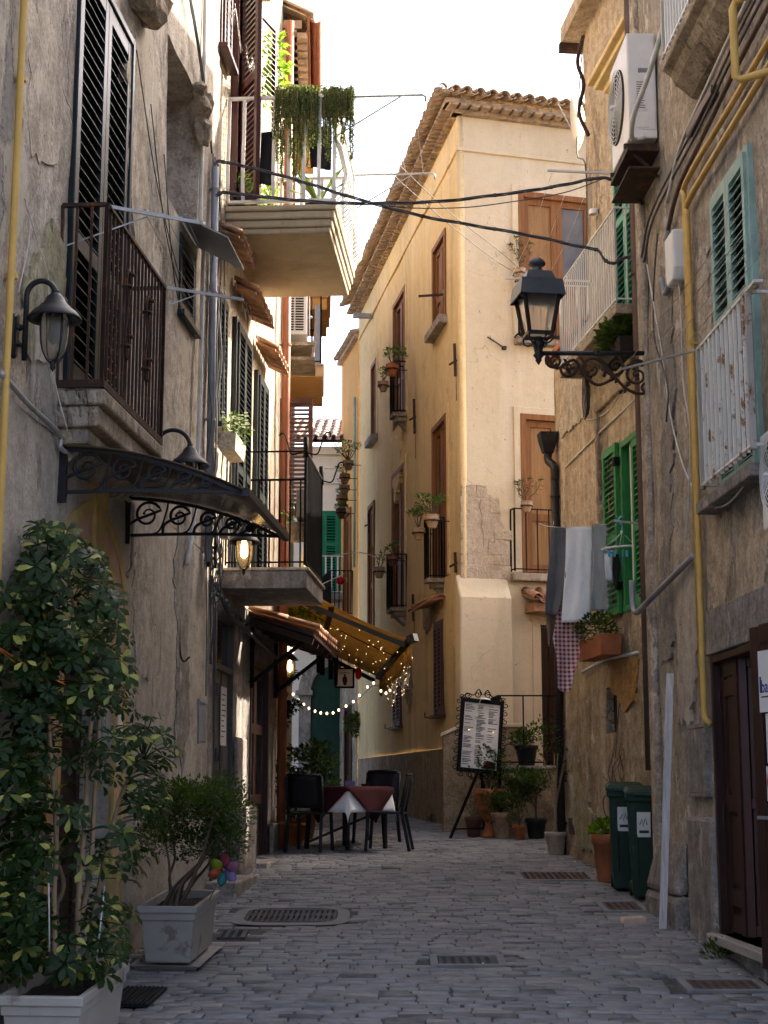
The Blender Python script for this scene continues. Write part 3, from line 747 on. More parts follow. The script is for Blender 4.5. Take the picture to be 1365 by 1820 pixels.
mb = MB(); panel_leaf(mb, ac-.62, ac, .62, az-.02, .2, .05, .09, (.4, .7)); panel_leaf(mb, ac, ac+.62, .62, az-.02, .2, .05, .09, (.4, .7))
mb.build('door', MT['dark_wood'], HA, Mw=M1)
mb = MB(); mb.box(18.62, 18.84, -.045, .02, 2.15, 2.42); mb.build('mailbox', MT['galvanised'], HA, Mw=M1, bev=.01)
mb = MB(); mb.box(19.0, 19.22, -.03, .02, 2.05, 2.4); mb.build('notice', MT['paper'], HA, Mw=M1)
# pipes and wires
def pipe(name, pts, r, m, par, n=10, clips=None, cm=None):
    mb = MB(); mb.tube(pts, r, n)
    for p in (clips or []):
        p = V(p); mb.lathe([(r*1.25, -.012), (r*1.25, .012)], p, 10); mb.box(p.x-r*.4, p.x+r*.4, p.y, p.y+r*2.5, p.z-.01, p.z+.01)
    return mb.build(name, m, par, Mw=W1.M if cm is None else cm)
s = W1.S(16, 300)
pipe('gas_pipe', [(s-.01, -.05, 13), (s, -.05, 8), (s-.02, -.05, 6), (s-.05, -.05, 4), (s-.06, -.05, .6)], .021, MT['yellow_pipe'], HA, 10, [(s, -.05, z) for z in (6.9, 5.8, 4.65)])
s = W1.S(367, 600)-.03
pipe('downpipe', [(s, -.06, 7.62), (s, -.06, 3.9)], .036, MT['steel_grey'], HA, 12, [(s, -.06, z) for z in (7.4, 6.4, 5.2)])
s = W1.S(349, 500)
pipe('conduit', catmull([(s-.02, -.03, 9.8), (s, -.03, 8.2), (s-.02, -.03, 6.9), (s+.04, -.05, 6.88), (s+.03, -.05, 6.2), (s-.03, -.06, 5.2), (s-.22, -.07, 4.2), (s-.34, -.04, 3.75)]), .019, MT['white_cable'], HA)
pipe('conduit', catmull([(16.2, -.04, 4.08), (16.7, -.04, 4.03), (17.3, -.04, 4.0), (17.35, -.04, 3.92)])+[V((19.22, -.04, 3.92)), V((19.26, -.04, 3.88)), V((19.27, -.04, 3.45)), V((19.15, -.04, 3.38))], .016, MT['galvanised'], HA)
pipe('wire', catmull([(16.5, -.02, 4.62), (16.62, -.03, 5.0), (16.45, -.05, 5.15)])+catmull([(17.0, -.03, 4.9), (17.15, -.04, 4.35), (17.3, -.1, 4.0)]), .004, MT['white_cable'], HA, 5)
mb = MB()
random.seed(5)
for k in range(7):   # tangle of old cables on the house corner
    a = 22.05+rnd(-.12, .28); pts = [(a, -.04, 7.75)]
    z = 7.7
    while z > 3.2: z -= rnd(.3, .7); a = min(22.38, max(21.95, a+rnd(-.12, .12))); pts.append((a, -rnd(.03, .09), z))
    if k < 5: mb.tube(catmull(pts, 4), rnd(.004, .008), 5)
for k in range(8): mb.tube(catmull([(22.25+rnd(-.1, .1), -.06, 4.3+rnd(-.5, .5)), (22.3+rnd(-.1, .1), -.14, 4.1+rnd(-.4, .4)), (22.25+rnd(-.1, .1), -.1, 3.8+rnd(-.3, .3)), (22.2, -.05, 3.6)], 4), .006, 5)
mb.build('cable_bundle', MT['cable'], HA, Mw=M1)
mb = MB()
for k in range(3): mb.tube(catmull([(19.0+k*.5, -.03, 7.3-k*.2), (19.6+k*.4, -.05, 6.6-k*.3), (20.4+k*.3, -.04, 6.2-k*.2), (21.2, -.03, 5.95)], 5), .0045, 4)
for k in range(2): mb.tube(catmull([(19.8, -.03, 8.9), (20.6+k*.1, -.05, 8.7), (21.3+k*.1, -.06, 8.2), (21.9, -.05, 7.7)], 5), .008, 5)
mb.build('loose_wire', MT['cable'], HA, Mw=M1)
a, b = W1.S(351, 1285), W1.S(364, 1290)
mb = MB(); mb.box(a, b, -.012, .02, 2.30, 2.64); mb.box(a-.02, a+.03, -.02, .02, 2.28, 2.67); mb.box(a, b+.02, -.02, .02, 2.64, 2.67)
mb.build('meter_door', MT['steel_grey'], HA, Mw=M1, bev=.004)
mb = MB(); mb.tube(catmull([(21.1, -.01, 3.32), (21.1, -.02, 3.02), (21.12, -.05, 2.93), (21.16, -.09, 2.97)], 4), .008, 6); mb.build('hook', MT['rusty_iron'], HA, Mw=M1)

# ---- lanterns on goose-neck arms
def lantern(label, s, z, reach, lit=False, wall=W1, hook=True):
    """origin at the wall; lamp hangs at distance reach from the wall"""
    t = thing('wall_lantern', label, 'wall lamp', wall.frame(s, z), 'goose-neck wall lanterns along the left houses')
    mb = MB(); mb.lathe([(.0, -.13), (.035, -.12), (.035, .12), (.0, .13)], (0, -.012, .0), 10, sy=.4)
    mb.box(-.02, .02, -.03, 0, -.11, .11); mb.lathe([(.03, -.012), (.03, .012)], (0, -.03, .05), 12)
    n = 22; c = .055; y0 = -.075; rr = (reach-.075)/2
    pts = [(0, y0, -.14), (0, y0, .23)]+[(0, y0-rr+rr*cos(PI*k/n), .23+rr*1.05*sin(PI*k/n)) for k in range(1, n+1)]+[(0, -reach, .225)]
    mb.tube(pts, .016, 10); mb.tube([(0, -.02, .05), (0, y0, .05)], .012, 8); mb.tube([(0, -.02, -.05), (0, y0, -.05)], .012, 8)
    mb.build('arm', MT['cast_black'], t)
    c = (0, -reach, 0)
    mb = MB(); mb.lathe([(.02, .255), (.024, .25), (.02, .245), (.03, .235), (.05, .215), (.062, .185), (.085, .165), (.09, .155), (.12, .135), (.148, .098), (.150, .086), (.12, .094), (.085, .125), (.01, .135)], c, 28)
    mb.build('shade', MT['cast_black'], t)
    mb = MB(); mb.lathe([(.078, .125), (.078, .02), (.074, -.04), (.062, -.09), (.04, -.128), (.005, -.142)], c, 22); mb.build('glass', MT['lamp_glass'], t, solid=.004)
    mb = MB(); mb.lathe([(.012, .12), (.022, .09), (.03, .05), (.034, .0), (.028, -.035), (.002, -.055)], c, 14, cap1=True)
    mb.build('bulb', MT['lamp_glow' if lit else 'white_plastic'], t)
    mb = MB()
    for k in range(4):
        an = PI/4+k*PI/2; q = lambda r, zz: (c[0]+r*cos(an), c[1]+r*sin(an), zz)
        mb.tube([q(.086, .11), q(.085, .02), q(.08, -.045), q(.066, -.1), q(.04, -.145), q(.0, -.165)], .005, 6)
    mb.lathe([(.0, -.145), (.022, -.15), (.014, -.17), (.018, -.185), (.006, -.2), (.0, -.21)], c, 10)
    mb.build('cage', MT['cast_black'], t); return t
def lamp_at(px, py, hatpx, wall):   # position from the hat of the lamp
    Y = .285*2745/hatpx; p = at(px, py, Y); q = wall.loc(p); return q.x, p.z-.09, -q.y
s, z, o_ = lamp_at(97, 568, 93, W1); lantern('unlit black gooseneck lantern beside the tall shutters, nearest of the wall lanterns', s, z, o_)
s, z, o_ = lamp_at(337, 828, 67, W1); lantern('unlit black gooseneck lantern showing above the curved door canopy', s, z, o_)
s, z, o_ = lamp_at(434, 965, 55, W1); lantern('glowing gooseneck lantern under the tip of the door canopy', s, z, o_, True)

# ---- door canopy
cn0, cn1 = W1.S(103, 837), W1.S(222, 912)
t = thing('door_canopy', 'curved bronze door canopy on two black scrollwork brackets', 'canopy', W1.frame((cn0+cn1)/2, 3.67))
PRJ = 1.14
def ctop(u): return .27+.0*u-.02*u-.28*u*u
def cbot(u): return .0-.03*sin(PI*u)*-1*.5-.02*u
for s in (cn0-(cn0+cn1)/2+.02, cn1-(cn0+cn1)/2-.02):
    mb = MB(); N = 22
    for k in range(N):
        u, v = k/N, (k+1)/N
        mb.bar((s, -PRJ*u, ctop(u)), (s, -PRJ*v, ctop(v)),   .022, .022, up=(1, 0, 0)); mb.bar((s, -PRJ*u, cbot(u)), (s, -PRJ*v, cbot(v)), .02, .022, up=(1, 0, 0))
    mb.box(s-.02, s+.02, -.05, 0, -.06, .31)
    for u, r in ((.15, .10), (.35, .082), (.53, .062), (.68, .046), (.80, .032)):
        zc = (ctop(u)*.55+cbot(u)*.45)+.004; yc = -PRJ*u
        P = [(s, yc+r*(1-.72*k/30)*cos(PI*.9-k*.29), zc+r*(1-.72*k/30)*sin(PI*.9-k*.29)) for k in range(31)]
        tail = catmull([(s, yc+PRJ*.13*(1-u*.6), cbot(max(0, u-.13))+.005), (s, yc+r*1.15, zc-r*.55), P[0]], 5)[::1]
        P = [V(q) for q in P]; P.reverse()
        mb.tube(P[:-1]+[V(q) for q in reversed(tail)], [.006+.005*min(1, k/20) for k in range(len(P)-1+len(tail))], 6); mb.ball(P[0], .011, 7)
        mb.tube(catmull([(s, yc-r*.2, cbot(u)), (s, yc-r*.9, cbot(u)+.035), (s, yc-r*1.35, zc+r*.2), (s, yc-r*1.5, ctop(u+.06))], 4), .007, 6)
    mb.build('bracket', MT['cast_black'], t)
mb = MB(); N = 20; w0, w1 = cn0-(cn0+cn1)/2-.03, cn1-(cn0+cn1)/2+.03
vs = [(x, -PRJ*1.02*k/N, ctop(k/N)+.018) for k in range(N+1) for x in (w0, w1)]
mb.add(vs, [(2*k, 2*k+1, 2*k+3, 2*k+2) for k in range(N)], True); mb.build('roof_sheet', MT['bronze_sheet'], t, solid=.006)
mb = MB(); mb.bar((w0, -PRJ*1.02, ctop(1)+.01), (w1, -PRJ*1.02, ctop(1)+.01), .04, .05); mb.build('gutter', MT['cast_black'], t); mb = MB(); mb.bar((w0, -.015, ctop(0)+.02), (w1, -.015, ctop(0)+.02), .03, .05); mb.build('wall_rail', MT['cast_black'], t)

# ================================================================== LEFT: sunlit house with balconies
HB = thing('town_house', 'sunlit cream house at left with moulded upper balcony and tiled hoods', 'house', W2.frame(0, g(14.4)))
M2 = W2.M
d1 = (.36, 1.42, .95, 3.56, .12); d2 = (2.66, 4.05, 1.0, 3.28, .2)
wA = (.06, .62, 5.28, 6.62); wB = (1.2, 2.2, 4.04, 6.66); wC = (2.7, 3.5, 4.04, 6.5); wD = (.0, .55, 9.05, 10.9); wE = (.95, 2.15, 7.66, 10.6)
holes = [d1, d2]+[(a, b, c, d, .12) for a, b, c, d in (wA, wB, wC, wD, wE)]
mb = wall_panel(0, W2.L, 3.78, 13.0, [h for h in holes if h[2] > 3.7], .12, .01, 3.4, None, 7.); mb.build('wall', MT['plaster_cream'], HB, Mw=M2 @ T(0, .03, 0))
mb = wall_panel(0, W2.L, -1, 3.78, [h for h in holes if h[2] < 3.7], .12, .012, 3.4, None, 9.); mb.build('wall', MT['cement'], HB, Mw=M2 @ T(0, .015, 0))
for bx in ((1.45, 2.6, -.09, .0, .8, 1.72), (1.5, 2.1, -.05, .0, 1.72, 2.4), (4.1, 4.7, -.06, 0, .9, 1.5)): mb = MB(); mb.box(*bx); mb.build('plinth', MT['cement'], HB, Mw=M2, bev=.03)
mb = MB(); mb.box(.2, 1.5, -.26, .02, .7, 1.06); mb.build('step', MT['pale_stone'], HB, Mw=M2, bev=.015)
mb = MB(); mb.box(2.6, 4.15, -.2, .02, .8, 1.12); mb.build('step', MT['pale_stone'], HB, Mw=M2, bev=.015)
def shut2(w, m, par, wall_M, y=-.02, halves=2, sill=True, mid=None):
    a, b, c, d = w
    mb = MB(); frame_bars(mb, a, b, c, d, .045, y, .1, False)
    if sill: mb.box(a-.05, b+.05, -.09, .05, c-.05, c)
    wn = mb.build('window', m, par, Mw=wall_M, bev=.005)
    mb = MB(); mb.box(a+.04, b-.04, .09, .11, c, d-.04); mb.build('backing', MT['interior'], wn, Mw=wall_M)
    xs = [a+.045+(b-a-.09)*k/halves for k in range(halves+1)]
    for p, q in zip(xs, xs[1:]):
        mb = MB(); louvre(mb, p+.003, q-.003, c+.01, d-.05, y-.02, .045, .06, .062, mid); mb.build('shutter', m, wn, Mw=wall_M)
    return wn
shut2(wA, MT['dark_shutter'], HB, M2); shut2(wB, MT['dark_shutter'], HB, M2, sill=False, mid=[5.1]); shut2(wC, MT['dark_shutter'], HB, M2, sill=False, mid=[5.1])
shut2(wD, MT['maroon'], HB, M2)
# balcony door upstairs with one leaf standing open
a, b, c, d = wE
mb = MB(); frame_bars(mb, a, b, c, d, .06, -.04, .1, False); mb.box(a-.12, a, -.05, .05, c, d+.1); wn = mb.build('window', MT['maroon'], HB, Mw=M2)
mb = MB(); mb.box(a+.05, b-.05, .08, .1, c, d); mb.build('pane', MT['glass_dark'], wn, Mw=M2)
mb = MB(); louvre(mb, 0, .5, c+.02, d-.05, -.02, .045, .07, .062, [9.0]); mb.build('shutter', MT['maroon'], wn, Mw=M2 @ T(a, -.06, 0) @ RZ(R(-150)) )
mb = MB(); louvre(mb, 0, .52, c+.02, d-.05, -.02, .045, .07, .062, [9.0]); mb.build('shutter', MT['maroon'], wn, Mw=M2 @ T(b-.05, -.05, 0) @ RZ(R(-16)))
mb = MB(); mb.box(a-.3, b+.2, -.16, .02, d+.12, d+.3); mb.build('cornice', MT['plaster_cream'], HB, Mw=M2, bev=.02)
# tiled hoods over the windows
for (x0, x1, z) in ((.0, .85, 7.2), (1.1, 2.3, 7.0), (2.6, 3.65, 6.82)):
    mb = MB(); tiles(mb, x0, x1, 0, -.25, z, z-.13, .19, 1); mb.build('tiled_hood', MT['tile'], HB, Mw=M2)
# street doors
a, b, c, d, _ = d1
mb = MB(); frame_bars(mb, a, b, c, d, .06, -.01, .1, False); mb.box(a+.06, b-.06, -.005, .09, 3.0, 3.06)
mb.box(a+.06, b-.06, .03, .075, c, 3.0); mb.box((a+b)/2-.012, (a+b)/2+.012, .018, .03, c, 3.0)
for z in (1.3, 2.2, 2.8): mb.lathe([(.018, -.06), (.018, .06)], (a+.06, -.02, z), 8)
dr = mb.build('door', MT['grey_door'], HB, Mw=M2, bev=.005)
mb = MB(); mb.box(a+.06, b-.06, .05, .06, 3.06, d-.06); mb.build('transom', MT['glass_window'], dr, Mw=M2)
mb = MB(); mb.box(a+.46, a+.78, .012, .017, 2.3, 2.86); mb.m = 1
for k in range(9): mb.box(a+.5, a+.5+rnd(.1, .23), .0095, .012, 2.78-.05*k, 2.79-.05*k)
mb.build('notice', [MT['paper'], MT['ink']], dr, Mw=M2)
a, b, c, d, _ = d2
mb = MB(); frame_bars(mb, a, b, c, d, .07, .0, .15, False); panel_leaf(mb, a+.07, (a+b)/2, c, d-.07, .06, .05, .09, (.35, .7), [None, 1, 1], 0, 0); mb.m = 0
panel_leaf(mb, (a+b)/2, b-.07, c, d-.07, .06, .05, .09, (.35, .7), [None, 1, 1], 0, 0)
dr = mb.build('door', [MT['brown_wood'], MT['glass_dark']], HB, Mw=M2)
mb = MB(); mb.box(a+.1, a+.42, .052, .056, 1.9, 2.75); mb.m = 1
for k in range(14): mb.box(a+.13, a+.13+rnd(.1, .25), .049, .052, 2.68-.052*k, 2.695-.052*k)
mb.build('menu_sheet', [MT['wicker_pot'], MT['ink']], dr, Mw=M2)
# big moulded balcony
q0, q1, out = .62, 2.78, 1.07
mb = MB(); mb.m = 0
for z0, z1, o in ((7.56, 7.62, out+.02), (7.48, 7.56, out-.0), (7.40, 7.48, out-.025), (7.34, 7.40, out-.045)): mb.box(q0+(out-o), q1-(out-o), -o, .03, z0, z1)
bl = mb.build('balcony', MT['soffit'], HB, Mw=M2, bev=.018)
mb = MB(); rail_bars(mb, [(q0, 0), (q0, -out)], 7.63, 8.76, .16, .01, .02, .012, .045); rail_bars(mb, [(q0, -out), (q1, -out), (q1, 0)], 7.63, 8.76, .115, .009, .02, .01, .12)
mb.build('railing', MT['white_metal'], bl, Mw=M2)
mb = MB()
for s, ln in ((q0+.05, .88), (q1-.05, .9)):
    mb.tube([(s, -out, 8.77), (s, -out-ln, 8.77), (s, -out-ln-.03, 8.75), (s, -out-ln-.03, 8.70)], .012, 7); mb.bar((s, -out, 8.35), (s, -out-ln*.75, 8.76), .012, .012)
for k in range(4): mb.tube([(q0+.05, -out-.2-.2*k, 8.77), ((q0+q1)/2, -out-.2-.2*k, 8.72), (q1-.05, -out-.2-.2*k, 8.77)], .0025, 4)
mb.build('clothes_line', MT['galvanised'], bl, Mw=M2)
# lower balcony
r0, r1, ro = .82, 2.32, .80
mb = MB(); mb.box(r0, r1, -ro, .03, 3.80, 3.975); mb.m = 1; mb.box(r0-.02, r1+.02, -ro-.025, .03, 3.975, 4.005)
bl = mb.build('balcony', [MT['cement'], MT['plaster_cream']], HB, Mw=M2, bev=.008)
mb = MB(); rail_bars(mb, [(r0+.03, 0), (r0+.03, -ro+.02)], 4.03, 5.16, .2, .005, .010); rail_bars(mb, [(r0+.03, -ro+.02), (r1-.03, -ro+.02), (r1-.03, 0)], 4.03, 5.16, .105, .0085, .014)
for s in (r0+.03, r1-.03):
    mb.tube([(s, -ro+.02, 5.1), (s, -ro+.02, 5.3)], .025, 8)
    mb.tube(catmull([(s, -ro-.0, 5.14), (s, -ro-.09, 5.13), (s, -ro-.13, 5.22), (s, -ro-.17, 5.33), (s, -ro-.22, 5.34), (s, -ro-.22, 5.30)], 5), .008, 6)
    if s < 2: mb.tube(catmull([(s, -ro+.04, 5.16), (s, -ro+.16, 5.13), (s, -ro+.2, 5.24), (s, -ro+.24, 5.34), (s, -ro+.29, 5.32)], 5), .008, 6)
mb.build('railing', MT['iron'], bl, Mw=M2)
s = 4.52
pipe('downpipe', [(s, -.09, 11.6), (s, -.09, .95)], .055, MT['copper_pipe'], HB, 14, [(s, -.09, z) for z in (9.4, 7.3, 5.1, 3.0, 1.5)], M2)
mb = MB(); mb.tube(catmull([(.05, -.05, 3.75), (.8, -.06, 3.55), (1.8, -.06, 3.5), (2.8, -.06, 3.46), (4.2, -.06, 3.4)], 6), .022, 8)
for k in range(26): mb.ball((.1+.16*k, -.06, 3.66-.01*k+rnd(-.02, .02)), .022, 6)
mb.tube(catmull([(.3, -.03, 7.0), (.28, -.05, 6.0), (.36, -.04, 5.2), (.3, -.03, 4.4), (.34, -.04, 3.7)], 5), .006, 5); mb.tube(catmull([(.75, -.03, 5.2), (.8, -.05, 4.9), (.74, -.04, 4.2)], 5), .006, 5)
mb.build('cable_bundle', MT['cable'], HB, Mw=M2)
mb = MB(); mb.bar((.95, -.02, 4.0), (1.05, -.02, 4.75), .03, .03); mb.box(.5, .62, -.08, 0, 4.25, 4.45); mb.build('junction_box', MT['cable'], HB, Mw=M2)
for k, (z, x0, x1) in enumerate(((7.15, .2, 4.2), (6.95, 1.2, 4.3), (9.6, .1, 2.2))):
    mb = MB()
    for i in range(34):
        x = x0+(x1-x0)*i/33; zz = z-.1*sin(i*.7)+rnd(-.05, .05); mb.tube([(x, -.06, zz), (x+rnd(-.02, .02), -.08, zz-rnd(.06, .2))], .0028, 4)
    mb.tube([(x0+(x1-x0)*i/20, -.06, z-.1*sin(i*1.1)) for i in range(21)], .003, 4)
    mb.build('string_light', MT['white_cable'], HB, Mw=M2)
mb = MB(); mb.box(-.1, W2.L+.1, -.5, .05, 12.95, 13.05); tiles(mb, -.1, W2.L+.1, .1, -.6, 13.35, 13.08, .2, 1); mb.build('roof', MT['old_tile'], HB, Mw=M2)
for w_ in (wD,): pass

# ---- white flower box under the small dark shutters
def box_plant(name, label, M, L, D, H, m, leaf, n, flowers=None, lean=0., size=.05, cat='window box', spread=1.):
    t = thing(name, label, cat, M)
    mb = MB(); mb.frust([(L/2*.93, D/2*.85, 0), (L/2, D/2, H), (L/2-.015, D/2-.015, H), (L/2-.015, D/2-.015, H-.03)], (0, 0, 0), True, True); mb.build('trough', m, t)
    mb = MB(); foliage(mb, (0, -.02, H+.09), (L/2*1.05*spread, D*.8*spread, .15*spread), n, size, size*.6, 0., .5); mb.build('foliage', leaf, t)
    if flowers:
        mb = MB()
        for k in range(flowers[1]):
            p = V((rnd(-L/2, L/2), rnd(-D, D*.4), H+rnd(.08, .26)))
            for j in range(6): mb.leaf(p, V((cos(j), sin(j*1.04), rnd(.1, .6))), V((0, 0, 1)), .022, .02)
        mb.build('flowers', flowers[0], t)['kind'] = 'stuff'
    return t
box_plant('flower_box', 'small trough of white flowers under the dark shutters by the grey downpipe', W2.frame(.30, 5.0, .14), .6, .17, .16, MT['plaster_cream'], MT['shrub_leaf'], 120, (MT['flower_white'], 50))

# ================================================================== LEFT: orange house further on
HC = thing('town_house', 'orange plaster house with small yellow balconies and brown gutter', 'house', W3.frame(0, g(19.1)))
M3 = W3.M
wO1 = (1.1, 2.2, 4.1, 6.5); wO2 = (3.0, 4.0, 7.9, 10.2)
mb = wall_panel(0, W3.L, -1, 11.9, [(*wO1, .12), (*wO2, .12)], .25, .006, 3.2, None, 12.); mb.build('wall', MT['plaster_cream'], HC, Mw=M3)
shut2(wO1, MT['louvre_brown'], HC, M3, sill=False); shut2(wO2, MT['louvre_brown'], HC, M3, sill=False)
mb = MB(); louvre(mb, 0, .42, 5.28, 6.82, 0, .04, .055, .055); mb.build('open_shutter', MT['louvre_brown'], HC, Mw=M3 @ T(.55, -.02, 0) @ RZ(R(-93)))
def simple_balcony(par, M, a, b, o, z, th, m, rm, h=1.05, sp=.12, belly=0., flat=None, kerb=None):
    mb = MB(); mb.box(a, b, -o, .02, z-th, z); mb.m = 1 if kerb else 0; mb.box(a-.02, b+.02, -o-.02, .02, z, z+.03)
    bl = mb.build('balcony', [m, kerb or m], par, Mw=M, bev=.006)
    if rm:
        mb = MB(); rail_bars(mb, [(a+.03, 0), (a+.03, -o+.03), (b-.03, -o+.03), (b-.03, 0)], z+.04, z+h, sp, .007, .012, flat, belly); mb.build('railing', rm, bl, Mw=M)
    return bl
simple_balcony(HC, M3, 2.7, 4.5, .56, 7.84, .16, MT['plaster_orange'], MT['iron'], kerb=MT['plaster_cream'])
simple_balcony(HC, M3, 7.9, 10.4, .68, 10.9, .2, MT['plaster_orange'], None)
simple_balcony(HC, M3, 6.0, 7.6, .62, 9.9, .2, MT['plaster_orange'], MT['iron'])
mb = MB(); mb.box(2.72, 2.86, -.54, -.44, 7.87, 8.75); mb.build('post', MT['steel_grey'], HC, Mw=M3)
# eave: stepped tiles, gutter and bent pipe
mb = MB()
for k in range(4): mb.box(-.05, 3.3, -.08-.06*k, .02, 11.22+.13*k, 11.33+.13*k)
for k in range(16): mb.box(-.05+.21*k, .09+.21*k, -.33, -.1, 11.48, 11.55)
tiles(mb, -.05, 3.35, .5, -.42, 12.2, 11.78, .2, 2); mb.build('roof', MT['old_tile'], HC, Mw=M3)
mb = MB(); n = 8; prof = [(-.44+.075*cos(PI+PI*k/n), 11.73+.075*sin(PI+PI*k/n)) for k in range(n+1)]
mb.extr(prof+[(y, z+.012) for y, z in reversed(prof)], -.1, 3.4); mb.build('gutter', MT['copper_pipe'], HC, Mw=M3)
mb = MB(); mb.box(-.1, 3.4, -.365, -.335, 11.55, 11.76); mb.build('fascia', MT['copper_pipe'], HC, Mw=M3)
mb = MB(); mb.tube(catmull([(3.1, -.44, 11.66), (3.1, -.43, 11.45), (3.08, -.36, 11.33), (3.05, -.18, 11.27), (3.02, -.09, 11.1)], 5)+[V((3.02, -.09, 8.6))], .05, 10); mb.build('downpipe', MT['copper_pipe'], HC, Mw=M3)
mb = MB(); mb.box(3.2, 3.5, -.40, .02, 11.05, 11.76); mb.build('cornice', MT['plaster_orange'], HC, Mw=M3)
# ================================================================== yellow corner house
HY = thing('town_house', 'tall yellow plaster corner house with tiled eaves and honey wood doors', 'house', WYR.frame(0, g(22.6)))
ML, MR = WYL.M, WYR.M
LY = WYL.L
ZT = 11.98
def YLs(x, y, o=.0): return WYL.hit(x, y, o)
win_a = (7.1, 8.12, 9.12, 10.52); win_c = (.45, 1.1, 8.8, 10.35)
dr_b = (3.2, 4.45, 8.42, 10.78); dr_e = (7.0, 8.1, 5.06, 7.55); dr_f = (3.05, 4.3, 4.98, 7.55); dr_g = (.05, .8, 5.0, 7.5)
sh1 = (7.05, 7.76, 3.0, 4.44); sh2 = (3.12, 4.0, 2.97, 4.1)
hl = [(*w_, .13) for w_ in (win_a, win_c, dr_b, dr_e, dr_f, dr_g, sh1, sh2)]
lean = lambda x, z: 0
mb = wall_panel(-1.35, LY, 2.48, ZT, [h for h in hl], .16, .012, 0, None, 21.); mb.build('wall', MT['plaster_yellow'], HY, Mw=ML)
mb = wall_panel(-1.35, LY, -1, 2.48, (), .16, .012, 0, None, 22.); mb.build('dado', MT['plaster_dado'], HY, Mw=ML @ T(0, -.012, 0))
up_d = (.98, 2.2, 8.57, 10.85); lo_d = (.96, 2.1, 5.0, 7.36); st_d = (1.2, 2.2, 2.2, 4.24)
mb = wall_panel(0, WYR.L, -1, ZT, [(*up_d, .14), (*lo_d, .14), (*st_d, .16)], .16, .01, 0, (0, 4), 25.); mb.build('wall', MT['plaster_pale'], HY, Mw=MR)
mb = MB(); mb.tube([(.045, .03, -1), (.045, .03, ZT)], .055, 14); mb.build('quoin', MT['plaster_yellow'], HY, Mw=MR)
# string courses, shallow surrounds
mb = MB(); mb.box(-1.35, LY+.02, -.035, .03, 11.42, 11.48); mb.box(-1.35, LY+.01, -.018, .03, 11.48, ZT); mb.build('string_course', MT['plaster_yellow'], HY, Mw=ML, bev=.01)
mb = MB(); mb.box(-.02, WYR.L, -.035, .03, 11.42, 11.48); mb.box(-.0, WYR.L, -.018, .03, 11.48, ZT); mb.build('string_course', MT['plaster_pale'], HY, Mw=MR, bev=.01)
def surround(w_, par, M, m, wd=.16, pr=.02, bottom=False):
    a, b, c, d = w_; mb = MB()
    mb.box(a-wd, a, -pr, .03, c, d+wd); mb.box(b, b+wd, -pr, .03, c, d+wd); mb.box(a, b, -pr, .03, d, d+wd)
    mb.build('surround', m, par, Mw=M, bev=.006)
for w_ in (dr_b, dr_e, dr_f, win_c): surround(w_, HY, ML, MT['plaster_yellow'])
for w_ in (up_d, lo_d): surround(w_, HY, MR, MT['plaster_pale'], .13, .022)
def wood_door(w_, par, M, m, glass=True, sill=False, leaves=2, first=1):
    a, b, c, d = w_
    mb = MB(); frame_bars(mb, a-.03, b+.03, c, d+.03, .09, -.03, .1, False)
    wn = mb.build('door' if not sill else 'window', m, par, Mw=M, bev=.006)
    xs = [a+.06+(b-a-.12)*k/leaves for k in range(leaves+1)]
    for p, q in zip(xs, xs[1:]):
        mb = MB(); panel_leaf(mb, p+.002, q-.002, c+.01, d-.06, .025, .05, .09, (.36,), [None, 2 if (p == xs[0] and first == 2) else 1] if glass else [None, None], 0, 2); mb.build('leaf', [m, MT['glass_window'], MT['honey_wood_light']], wn, Mw=M)
    if sill:
        mb = MB(); mb.box(a-.1, b+.1, -.14, .02, c-.13, c); mb.build('sill', MT['pale_stone'], wn, Mw=M, bev=.01)
    if glass and (b-a) > 1.1:
        mb = MB()
        for k in range(16): 
            x = xs[-2]+.1+(xs[-1]-xs[-2]-.2)*k/16; mb.box(x, x+.022, .058, .062, c+(d-c)*.42, d-.2)
        mb.build('curtain', MT['curtain'], wn, Mw=M)
    return wn
wood_door(win_a, HY, ML, MT['honey_wood'], False, True); wood_door(win_c, HY, ML, MT['honey_wood'], False, True)
for w_ in (dr_b, dr_e, dr_f, dr_g): wood_door(w_, HY, ML, MT['honey_wood'])
for w_ in (up_d, lo_d): wood_door(w_, HY, MR, MT['honey_wood'], first=2)
for w_ in (sh1, sh2):
    shut2(w_, MT['louvre_brown'], HY, ML, y=-.02)
    for s in (w_[0]-.25, w_[1]-.04): mb = MB(); mb.tube([(s, 0, w_[2]-.02), (s, -.12, w_[2]-.02), (s, -.12, w_[2]+.06)], .012, 6); mb.build('shutter_stay', MT['iron'], HY, Mw=ML)
# small balconies with plain bars, stone corbels
def corb_balcony(M, a, b, o, z, h, par=HY):
    mb = MB(); mb.box(a, b, -o, .02, z-.07, z); mb.box(a+.06, b-.06, -o*.75, .02, z-.15, z-.07)
    mb.extr([(-o*.6, z-.15), (.02, z-.32), (.02, z-.15)], a+.12, b-.12)
    bl = mb.build('balcony', MT['stone'], par, Mw=M, bev=.012)
    mb = MB(); rail_bars(mb, [(a+.02, 0), (a+.02, -o+.02), (b-.02, -o+.02), (b-.02, 0)], z, z+h, .1, .009, .013); mb.build('railing', MT['iron'], bl, Mw=M)
    return bl
def rng(x0, y0, x1, y1, o): return WYL.S(x0, y0, o), WYL.S(x1, y1, 0)
a, b = WYL.S(753, 1050, .28), WYL.S(789, 1020, .02); corb_balcony(ML, a, b, .28, 5.05, .93); BE = (a, b)
a, b = WYL.S(686, 1100, .28), WYL.S(721, 1075, .02); corb_balcony(ML, a, b, .28, 4.98, .93); BF = (a, b)
a, b = WYL.S(692, 775, .26), WYL.S(722, 738, .02); corb_balcony(ML, a, b, .26, 8.42, .93); BB = (a, b)
